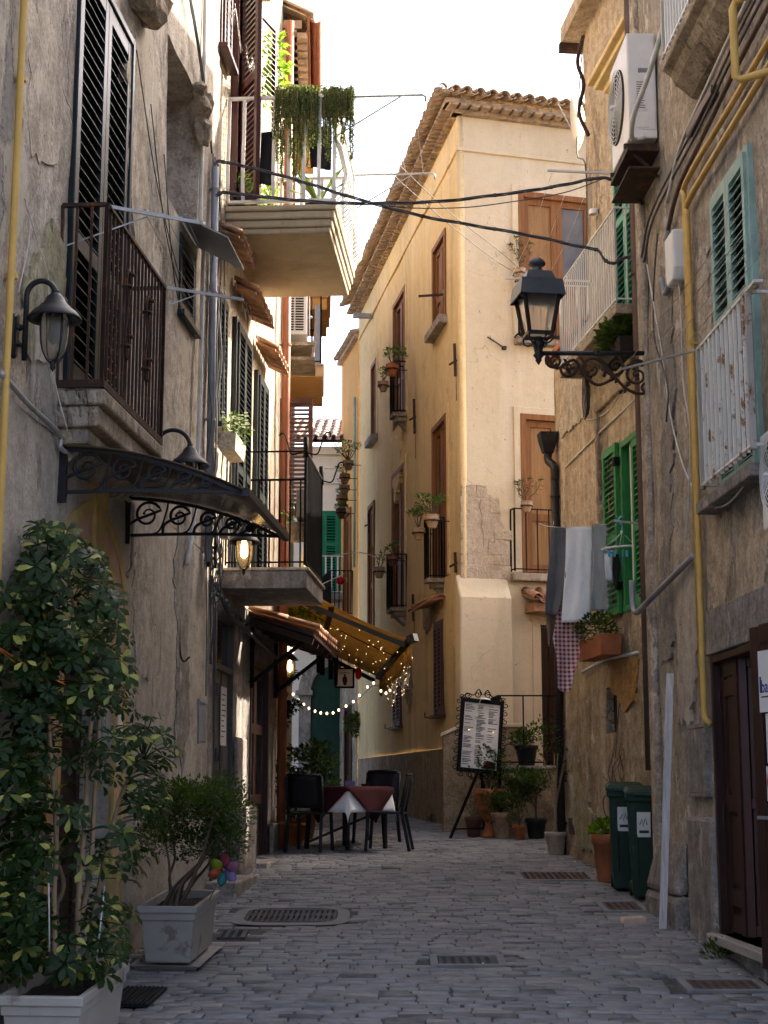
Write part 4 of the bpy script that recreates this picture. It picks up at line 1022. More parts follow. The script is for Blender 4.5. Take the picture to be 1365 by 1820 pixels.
mb = MB(); rail_bars(mb, [(up_d[0]-.1, 0), (up_d[0]-.1, -.16), (2.3, -.16)], 8.55, 9.42, .115, .007, .011)
mb.bar((up_d[0]-.1, -.16, 8.56), (2.3, -.16, 8.56), .03, .03); mb.build('railing', MT['iron'], HY, Mw=MR)
mb = MB(); mb.box(up_d[0]-.12, 2.3, -.15, .03, 8.44, 8.53); mb.box(lo_d[0]-.22, 2.3, -.16, .03, 4.86, 4.98); mb.build('sill', MT['stone'], HY, Mw=MR, bev=.015)
mb = MB(); rail_bars(mb, [(lo_d[0]-.2, 0), (lo_d[0]-.2, -.16), (2.2, -.16)], 5.0, 5.92, .19, .007, .011); mb.build('railing', MT['iron'], HY, Mw=MR)
# bare masonry at the corner
mb = MB(); random.seed(4)
poly = [WYR.hit(*p) for p in ((822, 866), (850, 872), (888, 886), (893, 930), (905, 985), (900, 1048), (820, 1050))]
def inpoly(x, z):
    c = False; n = len(poly)
    for i in range(n):
        (x1, z1), (x2, z2) = poly[i], poly[i-1]
        if (z1 > z) != (z2 > z) and x < (x2-x1)*(z-z1)/(z2-z1)+x1: c = not c
    return c
n = 26; zz = 4.7
while zz < 6.3:
    h = rnd(.14, .24); x = -.02
    while x < .95:
        w_ = rnd(.16, .34)
        if inpoly(x+w_*.4, zz+h*.4):
            q = lambda: rnd(-.012, .012)
            mb.prism([(max(-.02, x+.004+q()), zz+.004+q()), (x+w_-.004+q(), zz+.004+q()), (x+w_-.004+q(), zz+h-.004+q()), (max(-.02, x+.004+q()), zz+h-.004+q())], -.020+rnd(-.004, .005), .02)
        x += w_
    zz += h
P2 = []
for i in range(len(poly)):
    (x1, z1), (x2, z2) = poly[i], poly[(i+1) % len(poly)]
    for k in range(5): P2.append((x1+(x2-x1)*k/5+rnd(-.03, .03), z1+(z2-z1)*k/5+rnd(-.03, .03)))
P2 = [(max(x, -.012), z) for x, z in P2]
mb.prism(list(reversed(P2)), -.016, .02)
mb.build('bare_masonry', MT['masonry'], HY, Mw=MR, bev=.012)
patch(HY, WYL, [(720, 1172), (731, 1168), (735, 1215), (729, 1268), (722, 1240)], MT['plaster_dado'], .006, .03, 31)
patch(HY, WYL, [(694, 786), (716, 766), (712, 850), (703, 890), (696, 840)], MT['plaster_yellow'], .012, .05, 32)
patch(HY, WYL, [(752, 1075), (786, 1048), (780, 1090), (760, 1125), (752, 1110)], MT['plaster_dado'], .004, .05, 33)
mb = MB(); mb.box(3.4, 3.6, 18.7, 23.4, .5, 4.6); mb.build('sky_blocker', MT['plaster_pale'], HY, Mw=Matrix.Identity(4))  # unseen block added in the side gap to cut sky light on the street
# buttress with sloping top
mb = MB(); a, b = -.10, WYR.S(911, 1100, .2)
zt0, zt1 = WYR.Z(860, 1062, .2), 4.95
mb.hexa([(a, -.20, -1), (b, -.20, -1), (a, .1, -1), (b, .1, -1), (a, -.20, zt0), (b, -.20, zt0), (a, .02, zt1), (b, .02, zt1)])
mb.build('buttress', MT['plaster_pale'], HY, Mw=MR, bev=.03)
mb = MB(); panel_leaf(mb, 1.24, 1.72, 2.2, 4.2, .06, .05, .09, (.4, .7)); panel_leaf(mb, 1.72, 2.18, 2.2, 4.2, .06, .05, .09, (.4, .7)); mb.build('door', MT['dark_wood'], HY, Mw=MR)
surround(st_d, HY, MR, MT['plaster_pale'], .13, .03)
mb = MB(); tiles(mb, .92, 2.0, .0, -.5, 4.72, 4.55, .2, 1); mb.box(.96, 2.0, -.38, 0, 4.40, 4.52); mb.build('tiled_hood', MT['tile'], HY, Mw=MR)
mb = MB(); tiles(mb, 6.7, 7.95, .0, -.32, 4.78, 4.68, .16, 1); mb.build('tiled_hood', MT['tile'], HY, Mw=ML)
# iron wall ties and stubs
for px, py, ln in ((815, 640, .5), (742, 740, .6), (740, 1080, .45), (660, 930, .4), (816, 1000, .3)):
    mb = MB(); s, z = WYL.hit(px, py); mb.bar((s, -.05, z-ln/2), (s, -.06, z+ln/2), .03, .04); mb.bar((s, -.03, z), (s-.1, -.12, z-.05), .025, .025); mb.bar((s, -.04, z-ln/2), (s-.08, -.02, z-ln*1.2), .008, .008); mb.build('wall_tie', MT['rusty_iron'], HY, Mw=ML)
s, z = WYL.hit(785, 527); mb = MB(); mb.bar((s+.1, 0, z), (s-.1, -.35, z+.02), .03, .03); mb.build('iron_stub', MT['rusty_iron'], HY, Mw=ML)
s, z = WYL.hit(662, 561); mb = MB(); mb.box(s-.05, s+.05, -.4, 0, z-.06, z+.03); mb.build('floodlight', MT['steel_grey'], HY, Mw=ML)
s, z = WYR.hit(885, 612); mb = MB(); mb.bar((s-.18, -.04, z+.09), (s+.08, -.03, z-.05), .016, .016); mb.box(s+.06, s+.12, -.05, 0, z-.08, z-.03); mb.build('iron_stub', MT['rusty_iron'], HY, Mw=MR)
# roof: stepped brick cornice, barrel tiles, slope
random.seed(8)
mb = MB()
for k, (o, z0, z1) in enumerate(((.10, ZT, ZT+.07), (.24, ZT+.10, ZT+.17))):
    mb.box(-1.45, LY+o, -o, .05, z0, z1)
    nb = int((LY+o+1.35)/.16)
    for j in range(nb): mb.box(-1.45+.16*j, -1.45+.16*j+.09, -o-.03, .03, z0-.045 if k else z0-.03, z0)
tiles(mb, -1.45, LY+.42, .75, -.42, ZT+.62, ZT+.22, .17, 3, False, lambda x: min(.75, LY-x))
mb.build('roof', MT['old_tile'], HY, Mw=ML)
mb = MB()
for k, (o, z0, z1) in enumerate(((.10, ZT, ZT+.07), (.24, ZT+.10, ZT+.17))): mb.box(-o, WYR.L+.3, -o, .05, z0, z1)
for j in range(54): mb.box(-.2+.17*j, -.2+.17*j+.12, -.27, .0, ZT+.06, ZT+.10)
tiles(mb, -.42, WYR.L+.35, .8, -.42, ZT+.62, ZT+.22, .2, 3, False, lambda x: min(.8, x))
mb.build('roof', MT['old_tile'], HY, Mw=MR)
mb = MB(); up_ = V((0, 0, 1.0)); c0 = WYL.pt(-1.45, ZT+.6, -.7); c1 = WYL.pt(LY-.6, ZT+.6, -.7); c2 = WYR.pt(WYR.L, ZT+.6, -.75)
q = c1+(WYL.i+WYR.i)*2.6+up_; mb.add([c0, c1, c2, q, c2+WYR.i*2.6+up_, c0+WYL.i*2.6+up_], [(0, 1, 3, 5), (1, 2, 4, 3)]); mb.build('roof_slope', MT['old_tile'], HY, Mw=Matrix.Identity(4))

# ---- terrace in front of the yellow house
TY = 20.95
p0 = at(787, 1475, 22.3); zc = 2.14
tp = at(886, 1440, TY); xr = 2.08
t = thing('terrace', 'low plaster terrace wall with black bar railing before the yellow house', 'terrace', V((tp.x, TY, g(TY))))
I4 = Matrix.Identity(4)
mb = MB(); mb.hexa([(tp.x-.1, TY, .5), (3.4, TY, .5), (tp.x-.1, 23.0, .5), (3.4, 23.0, .5), (tp.x-.1, TY, zc), (3.4, TY, zc), (tp.x-.1, 23.0, zc), (3.4, 23.0, zc)])
mb.build('base', MT['plaster_dado'], t, Mw=I4, bev=.02)
mb = MB(); mb.box(tp.x-.14, 3.4, TY-.03, 23.0, zc, zc+.045); mb.build('coping', MT['pale_stone'], t, Mw=I4, bev=.01)
xa = at(787, 1400, 22.2).x; xb = at(936, 1300, 22.2).x; za, zb = at(787, 1310, 22.2).z, at(820, 1293, 22.2).z
mb = MB(); mb.prism([(xa, .5), (xb, .5), (xb, zb), (xa+.28, zb), (xa, za)], 22.05, 22.35); mb.build('parapet', MT['plaster_dado'], t, Mw=I4, bev=.015)
mb = MB(); mb.prism([(xa-.03, za), (xa+.28, zb), (xb+.02, zb), (xb+.02, zb+.05), (xa+.27, zb+.05), (xa-.03, za+.05)], 22.02, 22.38); mb.build('coping', MT['plaster_pale'], t, Mw=I4, bev=.01)
mb = MB(); zr = at(886, 1236, TY).z
rail_bars(mb, [(tp.x-.02, TY+.9), (tp.x+.02, TY+.06)], zc+.06, zr, .085, .009, .014); rail_bars(mb, [(tp.x+.02, TY+.06), (2.5, TY+.06)], zc+.06, zr, .3, .009, .014)
mb.bar((tp.x+.02, TY+.0, zc-.5), (tp.x+.02, TY+.0, zr), .045, .045); mb.build('railing', MT['iron'], t, Mw=I4)

# ================================================================== ochre house beyond
HO = thing('town_house', 'narrow ochre house past the yellow one, green downpipe on its wall', 'house', WO.frame(0, g(33)))
lo = WO.L
mb = wall_panel(0, lo, 4.2, 11.5, [(.5, 1.4, 5.6, 7.9, .12)], .3, .01, 2.5, None, 31.); mb.build('wall', MT['plaster_orange'], HO, Mw=WO.M)
mb = wall_panel(0, lo, -1, 4.2, [(.7, 1.6, 1.3, 3.6, .12)], .2, .02, 2.5, None, 33.); mb.build('wall', MT['plaster_stained'], HO, Mw=WO.M @ T(0, -.01, 0))
wood_door((.5, 1.4, 5.6, 7.9), HO, WO.M, MT['honey_wood']); wood_door((.7, 1.6, 1.3, 3.6), HO, WO.M, MT['brown_wood'], False)
pipe('downpipe', [(lo-.12, -.06, 10.2), (lo-.12, -.06, 6.5)], .028, MT['mint'], HO, 10, None, WO.M)
mb = MB(); mb.box(-.1, lo+.02, -.10, .05, 11.5, 11.58); tiles(mb, -.1, lo+.02, .6, -.17, 11.86, 11.62, .2, 2); mb.build('roof', MT['old_tile'], HO, Mw=WO.M)
corb_balcony(WO.M, .3, 1.6, .5, 5.55, .95, HO)

# ================================================================== cream house closing the lane
HF = thing('town_house', 'pale cream house closing the lane with tiled roof and green arched portal', 'house', WF.frame(2.5, g(35)))
fw = (2.19, 2.92, 6.2, 8.12); pc, pr_, pz = 2.57, .60, 4.02
mb = wall_panel(0, WF.L, -1, 9.6, [(*fw, .12), (pc-pr_, pc+pr_, 1.9, pz, .35)], .3, .01, 3, None, 41.); mb.build('wall', MT['plaster_white'], HF, Mw=WF.M)
shut2(fw, MT['far_green'], HF, WF.M, sill=False, mid=[7.35])
mb = MB(); mb.box(0, WF.L, -.04, .03, 9.1, 9.14); mb.box(0, WF.L, -.05, .03, 8.75, 8.79); mb.box(0, WF.L, -.12, .03, 9.42, 9.6); mb.build('string_course', MT['plaster_white'], HF, Mw=WF.M, bev=.01)
mb = MB(); mb.box(2.0, 3.4, -.55, .02, 6.02, 6.16); bl = mb.build('balcony', MT['pale_stone'], HF, Mw=WF.M, bev=.01)
mb = MB(); rail_bars(mb, [(2.03, 0), (2.03, -.53), (3.37, -.53), (3.37, 0)], 6.17, 7.0, .13, .01, .014, .012, .1); mb.build('railing', MT['white_metal'], bl, Mw=WF.M)
mb = MB()
random.seed(3)
tiles(mb, -.2, WF.L+.2, 3.4, -.45, 11.05, 9.72, .2, 7); mb.box(-.2, WF.L+.2, 3.3, 3.5, 10.7, 11.05); mb.build('roof', MT['far_tile'], HF, Mw=WF.M)
mb = MB()
def arch(mb, cx, cz, r0, r1, y0, y1, n=18):
    for k in range(n):
        a, b = PI-PI*k/n, PI-PI*(k+1)/n; P = [(cx+r*cos(q), cz+r*sin(q)) for q in (a, b) for r in (r0, r1)]
        mb.hexa([(P[0][0], y0, P[0][1]), (P[2][0], y0, P[2][1]), (P[0][0], y1, P[0][1]), (P[2][0], y1, P[2][1]), (P[1][0], y0, P[1][1]), (P[3][0], y0, P[3][1]), (P[1][0], y1, P[1][1]), (P[3][0], y1, P[3][1])])
arch(mb, pc, pz, pr_, pr_+.28, -.07, .03)
for s in (-1, 1):
    mb.box(*sorted((pc+s*pr_, pc+s*(pr_+.27))), -.06, .02, 1.9, pz-.08); mb.box(*sorted((pc+s*(pr_-.04), pc+s*(pr_+.34))), -.12, .03, pz-.09, pz+.02); mb.box(*sorted((pc+s*(pr_-.02), pc+s*(pr_+.31))), -.09, .02, 1.9, 2.2)
mb.build('portal', MT['pale_stone'], HF, Mw=WF.M, bev=.01)
mb = MB(); N = 20; mb.prism([(pc-pr_, 1.9), (pc+pr_, 1.9)]+[(pc+pr_*cos(PI*k/N), pz+pr_*sin(PI*k/N)) for k in range(N+1)], -.02, .02)
for k in range(9): mb.box(pc-pr_+.02+.135*k, pc-pr_+.03+.135*k, -.028, -.018, 3.3, 4.4)
mb.box(pc-.42, pc+.42, -.045, -.015, 2.0, 3.25); mb.box(pc-.38, pc+.38, -.05, -.04, 3.18, 3.22); mb.box(pc-.1, pc+.05, -.052, -.04, 3.0, 3.04)
mb.build('door', MT['door_green'], HF, Mw=WF.M, bev=.004)
mb = MB(); mb.box(.6, 4.6, -.9, .02, .8, 1.78); mb.box(.9, 4.4, -.55, .02, 1.78, 1.92); mb.build('step', MT['pale_stone'], HF, Mw=WF.M, bev=.015)
# ================================================================== RIGHT: house with the laundry
random.seed(21)
HD = thing('town_house', 'stained tan house at right with green shutters, laundry line and black downpipe', 'house', WR2.frame(2, g(16.3)))
MD = WR2.M; LD = WR2.L
wg = (3.04, 3.98, 6.5, 8.86); lg = (3.0, 3.86, 3.62, 5.34)
up = WR2.S(1042, 300)
mb = wall_panel(up, LD, 7.0, 12.0, [(*wg[:2], 7.0, wg[3], .14)], .12, .014, 3.5, None, 51.); mb.build('wall', MT['plaster_tan'], HD, Mw=MD)
mb = wall_panel(0, LD, 3.4, 7.0, [(*wg[:3], 7.0, .14), (*lg, .16)], .12, .014, 3.0, None, 53.); mb.build('wall', MT['plaster_tan'], HD, Mw=MD @ T(0, -.008, 0))
gr = (2.22, 2.62, 2.45, 2.92)
mb = wall_panel(0, LD, -1, 3.4, [(*gr, .15)], .11, .022, 3.0, None, 55.); mb.build('wall', MT['plaster_stained'], HD, Mw=MD @ T(0, -.012, 0))
mb = MB(); mb.box(-.08, up-.02, -.10, .5, 7.0, 7.07); mb.build('coping', MT['terracotta'], HD, Mw=MD, bev=.008)
shut2(wg, MT['teal_green'], HD, MD, sill=False, mid=[7.6])
# lower green window: one leaf folded flat on the wall
a, b, c, d = lg
mb = MB(); frame_bars(mb, a, b, c, d, .06, -.02, .1); wn = mb.build('window', MT['green_paint'], HD, Mw=MD, bev=.006)
mb = MB(); louvre(mb, a-.56, a-.03, c, d+.02, -.06, .04, .06, .06, [4.4]); mb.build('shutter', MT['green_paint'], wn, Mw=MD)
mb = MB(); louvre(mb, a+.42, b-.05, c+.05, d-.06, -.015, .04, .06, .06, [4.4]); mb.build('shutter', MT['green_paint'], wn, Mw=MD)
mb = MB(); mb.box(a+.05, b-.05, .11, .13, c+.06, d-.06); mb.box(a+.36, a+.41, .02, .1, c+.05, d-.05); mb.build('pane', MT['glass_dark'], wn, Mw=MD)
mb = MB(); mb.box(a+.24, a+.27, .02, .06, c+.05, d-.05); mb.build('casement', MT['white_metal'], wn, Mw=MD)
for z in (5.12, 3.85): mb = MB(); mb.box(a-.06, a+.02, -.08, -.02, z, z+.08); mb.build('hinge', MT['iron'], wn, Mw=MD)
# mouldings
s0, s1 = WR2.S(1062, 190, .15), WR2.S(1128, 55, .15); zm = WR2.Z(1095, 118, .15)
mb = MB()
for k, (o, z0, z1) in enumerate(((.26, .14, .2), (.2, .07, .14), (.12, .0, .07), (.07, -.08, 0))): mb.box(s0+.26-o, s1-.26+o, -o, .02, zm+z0, zm+z1)
mb.build('cornice', MT['plaster_yellow'], HD, Mw=MD, bev=.012)
sl0, zl0 = WR2.hit(1060, 735); 
mb = MB(); mb.box(2.1, 4.5, -.05, .02, 5.86, 5.98); mb.box(2.1, 2.2, -.05, .02, 4.2, 5.86); mb.build('moulding', MT['plaster_tan'], HD, Mw=MD, bev=.02)
# balcony rail, slab with wild plants
mb = MB(); mb.box(1.75, 4.2, -.34, .03, 6.34, 6.44); bl = mb.build('balcony', MT['stone'], HD, Mw=MD, bev=.01)
mb = MB(); rail_bars(mb, [(1.78, 0), (1.78, -.32), (4.18, -.32), (4.18, 0)], 6.46, 7.4, .092, .006, .010); mb.build('railing', MT['white_metal'], bl, Mw=MD)
mb = MB()
for s, z in ((1.9, 7.42), (4.1, 7.78)): mb.bar((s, 0, z), (s, -.95, z), .02, .02)
for k in range(3): mb.tube([(1.9, -.5-.2*k, 7.42), (3., -.5-.2*k, 7.5), (4.1, -.5-.2*k, 7.78)], .0025, 4)
mb.build('clothes_line', MT['white_metal'], bl, Mw=MD)
mb = MB(); mb.box(1.62, 3.4, -.22, .03, 10.35, 10.55); bl = mb.build('balcony', MT['plaster_tan'], HD, Mw=MD, bev=.01)
mb = MB(); mb.box(1.6, 1.68, -.24, .03, 10.25, 10.35)
mb.tube(catmull([(2.15, -.08, 10.2), (2.1, -.14, 9.9), (2.2, -.1, 9.6), (2.12, -.14, 9.3), (2.2, -.06, 9.0)], 5), .022, 7); mb.build('iron_beam', MT['rusty_iron'], HD, Mw=MD)
# grate, hatch, vent, wires
a, b, c, d = gr
mb = MB()
for k in range(5): mb.box(a+.04+.08*k, a+.055+.08*k, .05, .065, c, d)
for k in range(3): mb.box(a, b, .045, .06, c+.1+.12*k, c+.115+.12*k)
mb.build('window_grate', MT['rusty_iron'], HD, Mw=MD)
def hatch(par, M, a, b, c, d, m):
    mb = MB(); frame_bars(mb, a-.02, b+.02, c-.02, d+.02, .03, -.035, .02); mb.box(a+.012, b-.012, -.03, .01, c+.012, d-.012)
    for z in (c+.07, d-.13): mb.lathe([(.012, 0), (.012, .07)], (b-.005, -.04, z), 6)
    mb.build('meter_hatch', m, par, Mw=M, bev=.004)
hatch(HD, MD, 1.05, 1.48, 1.77, 2.25, MT['plaster_stained'])
mb = MB(); s, z = WR2.hit(1018, 1468)
mb.box(s-.1, s+.1, -.025, .02, z-.09, z+.09); 
for k in range(5): mb.box(s-.085, s+.085, -.032, -.025, z-.07+.033*k, z-.052+.033*k)
mb.build('vent', MT['plate_grey'], HD, Mw=MD)
pipe('downpipe', [(.22, -.07, 5.62), (.22, -.07, 1.0)], .048, MT['black_pipe'], HD, 12, [(.22, -.07, z) for z in (5.3, 4.0, 2.6, 1.5)], MD)
mb = MB(); mb.frust([(.06, .06, 5.86), (.10, .10, 6.02), (.11, .11, 6.1)], (.10, -.12, -.0), False, True); mb.tube(catmull([(.10, -.12, 5.86), (.11, -.12, 5.76), (.22, -.07, 5.66), (.22, -.07, 5.5)], 4), .05, 10); mb.build('hopper', MT['black_pipe'], HD, Mw=MD)
mb = MB()
mb.tube(catmull([WR2.loc(WR2.pt(*WR2.hit(*p, .02), .02)) for p in ((1005, 830), (1030, 805), (1070, 765), (1110, 728), (1138, 700))], 4), .012, 6)
mb.tube(catmull([WR2.loc(WR2.pt(*WR2.hit(*p, .02), .02)) for p in ((1026, 500), (1022, 600), (1016, 690), (1024, 720), (1040, 745), (1075, 735), (1100, 700), (1120, 650))], 4), .006, 5)
mb.build('wall_cable', MT['white_cable'], HD, Mw=MD)
mb = MB(); mb.tube([WR2.loc(WR2.pt(*WR2.hit(*p, .03), .03)) for p in ((1035, 1195), (1075, 1172), (1135, 1160))], .018, 7)
mb.build('wall_cable', MT['white_cable'], HD, Mw=MD)
mb = MB()
for k in range(4):
    s, z = WR2.hit(1043, 705, .05); mb.tube([(s+(.07+.01*k)*cos(a_)+rnd(-.01, .01), -.04-.012*k, z+(.2+.02*k)*sin(a_)) for a_ in [2*PI*j/20 for j in range(21)]], .006, 5)
mb.tube(catmull([WR2.loc(WR2.pt(*WR2.hit(*p, .03), .03)) for p in ((1038, 60), (1030, 150), (1025, 270), (1040, 290), (1043, 380), (1040, 470))], 4), .008, 5)
mb.build('cable_coil', MT['cable'], HD, Mw=MD)
s, z = WR2.hit(1063, 377); mb = MB(); mb.lathe([(.05, -.03), (.045, .03), (.0, .035)], (s, -.05, z), 10); mb.build('doorbell', MT['white_metal'], HD, Mw=MD)
mb = MB(); s, z = WR2.hit(1110, 930, .2); mb.bar((s, 0, z), (s, -.3, z+.02), .02, .02); mb.build('line_arm', MT['galvanised'], HD, Mw=MD)
# pale plaster scab
mb = MB(); 
for k in range(16):
    s, z = WR2.hit(1013+rnd(-8, 9), 1305+rnd(-45, 40), .01); rock(mb, (s, .004, z), rnd(.04, .09), 8, (1, .25, 1.3))
mb.build('plaster_scab', MT['pale_stone'], HD, Mw=MD)

# ================================================================== RIGHT: near house
HE = thing('town_house', 'crumbling brown plaster house at right with mint shutters and brown shop door', 'house', WR1.frame(3, g(11)))
ME = WR1.M; LE = WR1.L
wm = (2.80, 3.84, 3.98, 6.22); wt = (1.7, 3.0, 7.62, 10.); dd = (2.2, 4.12, .86, 2.86)
mb = wall_panel(0, 7.5, -1, 12.0, [(*wm, .14), (*wt, .14), (*dd, 1.3, 1)], .11, .018, 3.2, (0, 7), 61.)
mb.build('wall', [MT['plaster_brown'], MT['tiled_wall']], HE, Mw=ME)
mb = MB(); mb.box(.02, 1.25, -.13, .02, .5, 1.05); mb.extr([(-.13, 1.05), (0, 1.05), (0, 1.5)], .02, 1.2); mb.build('plinth', MT['cement'], HE, Mw=ME, bev=.06)
mb = MB(); mb.box(1.35, 2.16, -.05, .02, .5, 1.68); mb.build('plinth', MT['cement'], HE, Mw=ME, bev=.03)
mb = MB(); mb.box(.0, .26, -.045, .02, .6, 11.9); mb.build('pilaster', MT['plaster_brown'], HE, Mw=ME, bev=.03)
mb = MB(); mb.box(2.12, 4.3, -.04, .02, 2.87, 3.2); mb.build('lintel', MT['cement'], HE, Mw=ME, bev=.01)
mb = MB(); mb.box(2.12, 4.3, -.10, .4, .80, .86); mb.build('doorstep', MT['marble'], HE, Mw=ME, bev=.006)
shut2(wm, MT['mint'], HE, ME, y=-.045, sill=False, mid=[5.2]); shut2(wt, MT['teal_green'], HE, ME, sill=False, mid=[8.7])
mb = MB(); mb.box(2.5, 4.0, -.16, .02, 3.88, 3.97); bl = mb.build('balcony', MT['cement'], HE, Mw=ME, bev=.012)
a, b = WR1.S(1242, 656, .17), WR1.S(1330, 564, .17); zl, zh = 4.02, 5.06
mb = MB(); rail_bars(mb, [(a, 0), (a, -.17), (b, -.17), (b, 0)], zl, zh, .118, .0105, .014)
mb.box(b-.08, b+.2, -.18, -.12, zh, zh+.02); mb.build('railing', MT['rusty_white'], bl, Mw=ME)
mb = MB()
for k, (s, z, o) in enumerate(((a-.02, zh-.0, .17),)): mb.bar((a, -.17, zh), (a-.55, -.62, zh), .016, .016)
for k in range(4): mb.tube([(a-.14-.13*k, -.28-.11*k, zh+.01), (b+.9, -.24-.1*k, zh+.05)], .003, 4)
mb.build('clothes_line', MT['galvanised'], bl, Mw=ME)
# top balcony: thick moulded slab
ta, tb, to = WR1.S(1180, 235, .27), WR1.S(1270, 25, .27), .27
mb = MB()
mb.extr([(-to, 7.52), (-to, 7.44), (-to+.06, 7.40), (-to+.10, 7.33), (-.05, 7.22), (.02, 7.20), (.02, 7.52)], ta, tb); bl = mb.build('balcony', MT['stone'], HE, Mw=ME, bev=.012)
mb = MB(); rail_bars(mb, [(ta+.02, 0), (ta+.02, -to+.02), (tb-.02, -to+.02), (tb-.02, 0)], 7.54, 8.6, .095, .011, .014); mb.build('railing', MT['white_metal'], bl, Mw=ME)
patch(HE, WR1, [(1178, 470), (1196, 500), (1200, 700), (1196, 900), (1204, 1130), (1190, 1180), (1176, 1100), (1180, 820), (1174, 640)], MT['cement'], .006, .05, 11)
patch(HE, WR1, [(1262, 925), (1300, 915), (1330, 905), (1365, 890), (1365, 1085), (1330, 1080), (1290, 1105), (1262, 1085)], MT['plaster_tan'], .004, .06, 12)
patch(HE, WR1, [(1206, 1000), (1240, 980), (1246, 1120), (1230, 1290), (1208, 1280)], MT['plaster_lower'], .004, .05, 13)
patch(HE, WR1, [(1235, 470), (1262, 440), (1268, 600), (1250, 700), (1236, 660)], MT['plaster_light'], .003, .05, 14)
patch(HD, WR2, [(1001, 640), (1030, 620), (1052, 640), (1050, 725), (1030, 752), (1002, 775)], MT['plaster_light'], .016, .03, 15)
patch(HD, WR2, [(1085, 1170), (1138, 1165), (1138, 1235), (1118, 1260), (1098, 1240)], MT['plaster_ochre'], .024, .05, 16)
patch(HD, WR2, [(1015, 1380), (1032, 1370), (1050, 1440), (1075, 1470), (1070, 1520), (1030, 1500)], MT['plaster_moss'], .024, .05, 17)
# pipes
L = lambda px, py, o=.05: WR1.loc(WR1.pt(*WR1.hit(px, py, o), o))
pts = [L(1222, 395), L(1228, 520), L(1236, 690), L(1243, 900), L(1249, 1100), L(1252, 1275)]
sp = sum(p.x for p in pts)/len(pts)
zt_ = 6.44
pipe('gas_pipe', catmull([(5.2, -.06, zt_+.03), (3.6, -.06, zt_+.02), (sp+.12, -.06, zt_), (sp, -.06, zt_-.1), (sp, -.06, 6.2)], 6)+[V((sp, -.06, 2.46)), V((sp+.03, -.06, 2.4)), V((sp+.07, -.03, 2.36))], .024, MT['yellow_pipe'], HE, 10, [(sp, -.06, z) for z in (5.3, 4.2, 3.0)], ME)
pipe('gas_pipe', catmull([(5.2, -.05, zt_+.21), (3.6, -.05, zt_+.2), (sp+.05, -.06, zt_+.18), (sp-.065, -.06, zt_+.05), (sp-.065, -.06, 6.1)], 6)+[V((sp-.065, -.06, 2.5))], .022, MT['yellow_pipe'], HE, 10, None, ME)
q = [L(1302, 8, .36), L(1306, 148, .36)]
pipe('gas_pipe', [(q[0].x+.35, -.02, q[0].z+.02), (q[0].x+.02, -.34, q[0].z+.02), (q[0].x, -.36, q[0].z-.03), (q[0].x, -.36, q[1].z+.03), (q[0].x+.03, -.33, q[1].z), (q[0].x+.3, -.02, q[1].z)], .026, MT['yellow_pipe'], HE, 10, None, ME)
for k, (zz, r, m, s0) in enumerate(((6.78, .02, 'brown_pipe', 1.3), (6.9, .011, 'cable', .4), (6.98, .010, 'cable', .3), (7.08, .016, 'white_cable', 1.4))):
    pipe('conduit', catmull([(5.5, -.05, zz+.1), (4., -.06, zz+.06), (2.6, -.05, zz-.02), (s0+.5, -.05, zz-.1), (s0, -.05, zz-.35)], 6), r, MT[m], HE, 8, None, ME)
mb = MB(); mb.box(2.2, 3.0, -.06, 0, 6.96, 7.03); mb.build('cable_duct', MT['brown_pipe'], HE, Mw=ME)
pipe('conduit', catmull([(1.35, -.04, 6.62), (1.4, -.05, 6.5), (1.33, -.05, 6.3), (1.36, -.05, 6.05), (1.2, -.05, 6.0), (1.15, -.06, 6.15)], 5), .024, MT['steel_grey'], HE, 8, None, ME)
pipe('cable_tail', catmull([(1.0, -.05, 6.6), (.9, -.06, 6.35), (.75, -.05, 6.1), (.8, -.06, 5.7), (1.2, -.05, 5.2), (1.15, -.06, 4.9)], 5), .008, MT['cable'], HE, 5, None, ME)
pipe('cable_tail', catmull([L(1150, 470), L(1165, 560), L(1180, 650, .02), L(1192, 740, .02), L(1215, 830, .02), L(1248, 895, .02), L(1275, 902, .1), L(1300, 890, .1), L(1335, 845, .1)], 5), .007, MT['white_cable'], HE, 5, None, ME)
pipe('cable_tail', catmull([L(1205, 470), L(1210, 560), L(1214, 680), L(1226, 760), L(1225, 850), L(1219, 960)], 5), .006, MT['white_cable'], HE, 5, None, ME)
pipe('downpipe', [(-.085, -.01, 11.2), (-.085, -.01, 5.9), (-.08, -.01, 4.0), (-.075, -.01, 2.05)], .06, MT['brown_pipe'], HE, 4, [(-.083, -.01, z) for z in (9.4, 6.6, 3.6)], ME)
pipe('waste_pipe', catmull([(.0, -.16, 3.72), (.02, -.16, 3.5), (.12, -.15, 3.42), (.3, -.12, 3.46), (1.5, -.06, 3.62), (1.9, -.05, 3.66)], 5), .026, MT['steel_grey'], HE, 9, None, ME)
mb = MB(); s, z = WR1.hit(1202, 463, .06)
mb.prism([(s-.11, z-.2), (s+.11, z-.2), (s+.15, z-.1), (s+.15, z+.22), (s-.15, z+.22), (s-.15, z-.1)], -.12, 0); mb.build('junction_box', MT['white_plastic'], HE, Mw=ME, bev=.02)
hatch(HE, ME, 1.42, 2.0, 1.85, 2.36, MT['cement'])
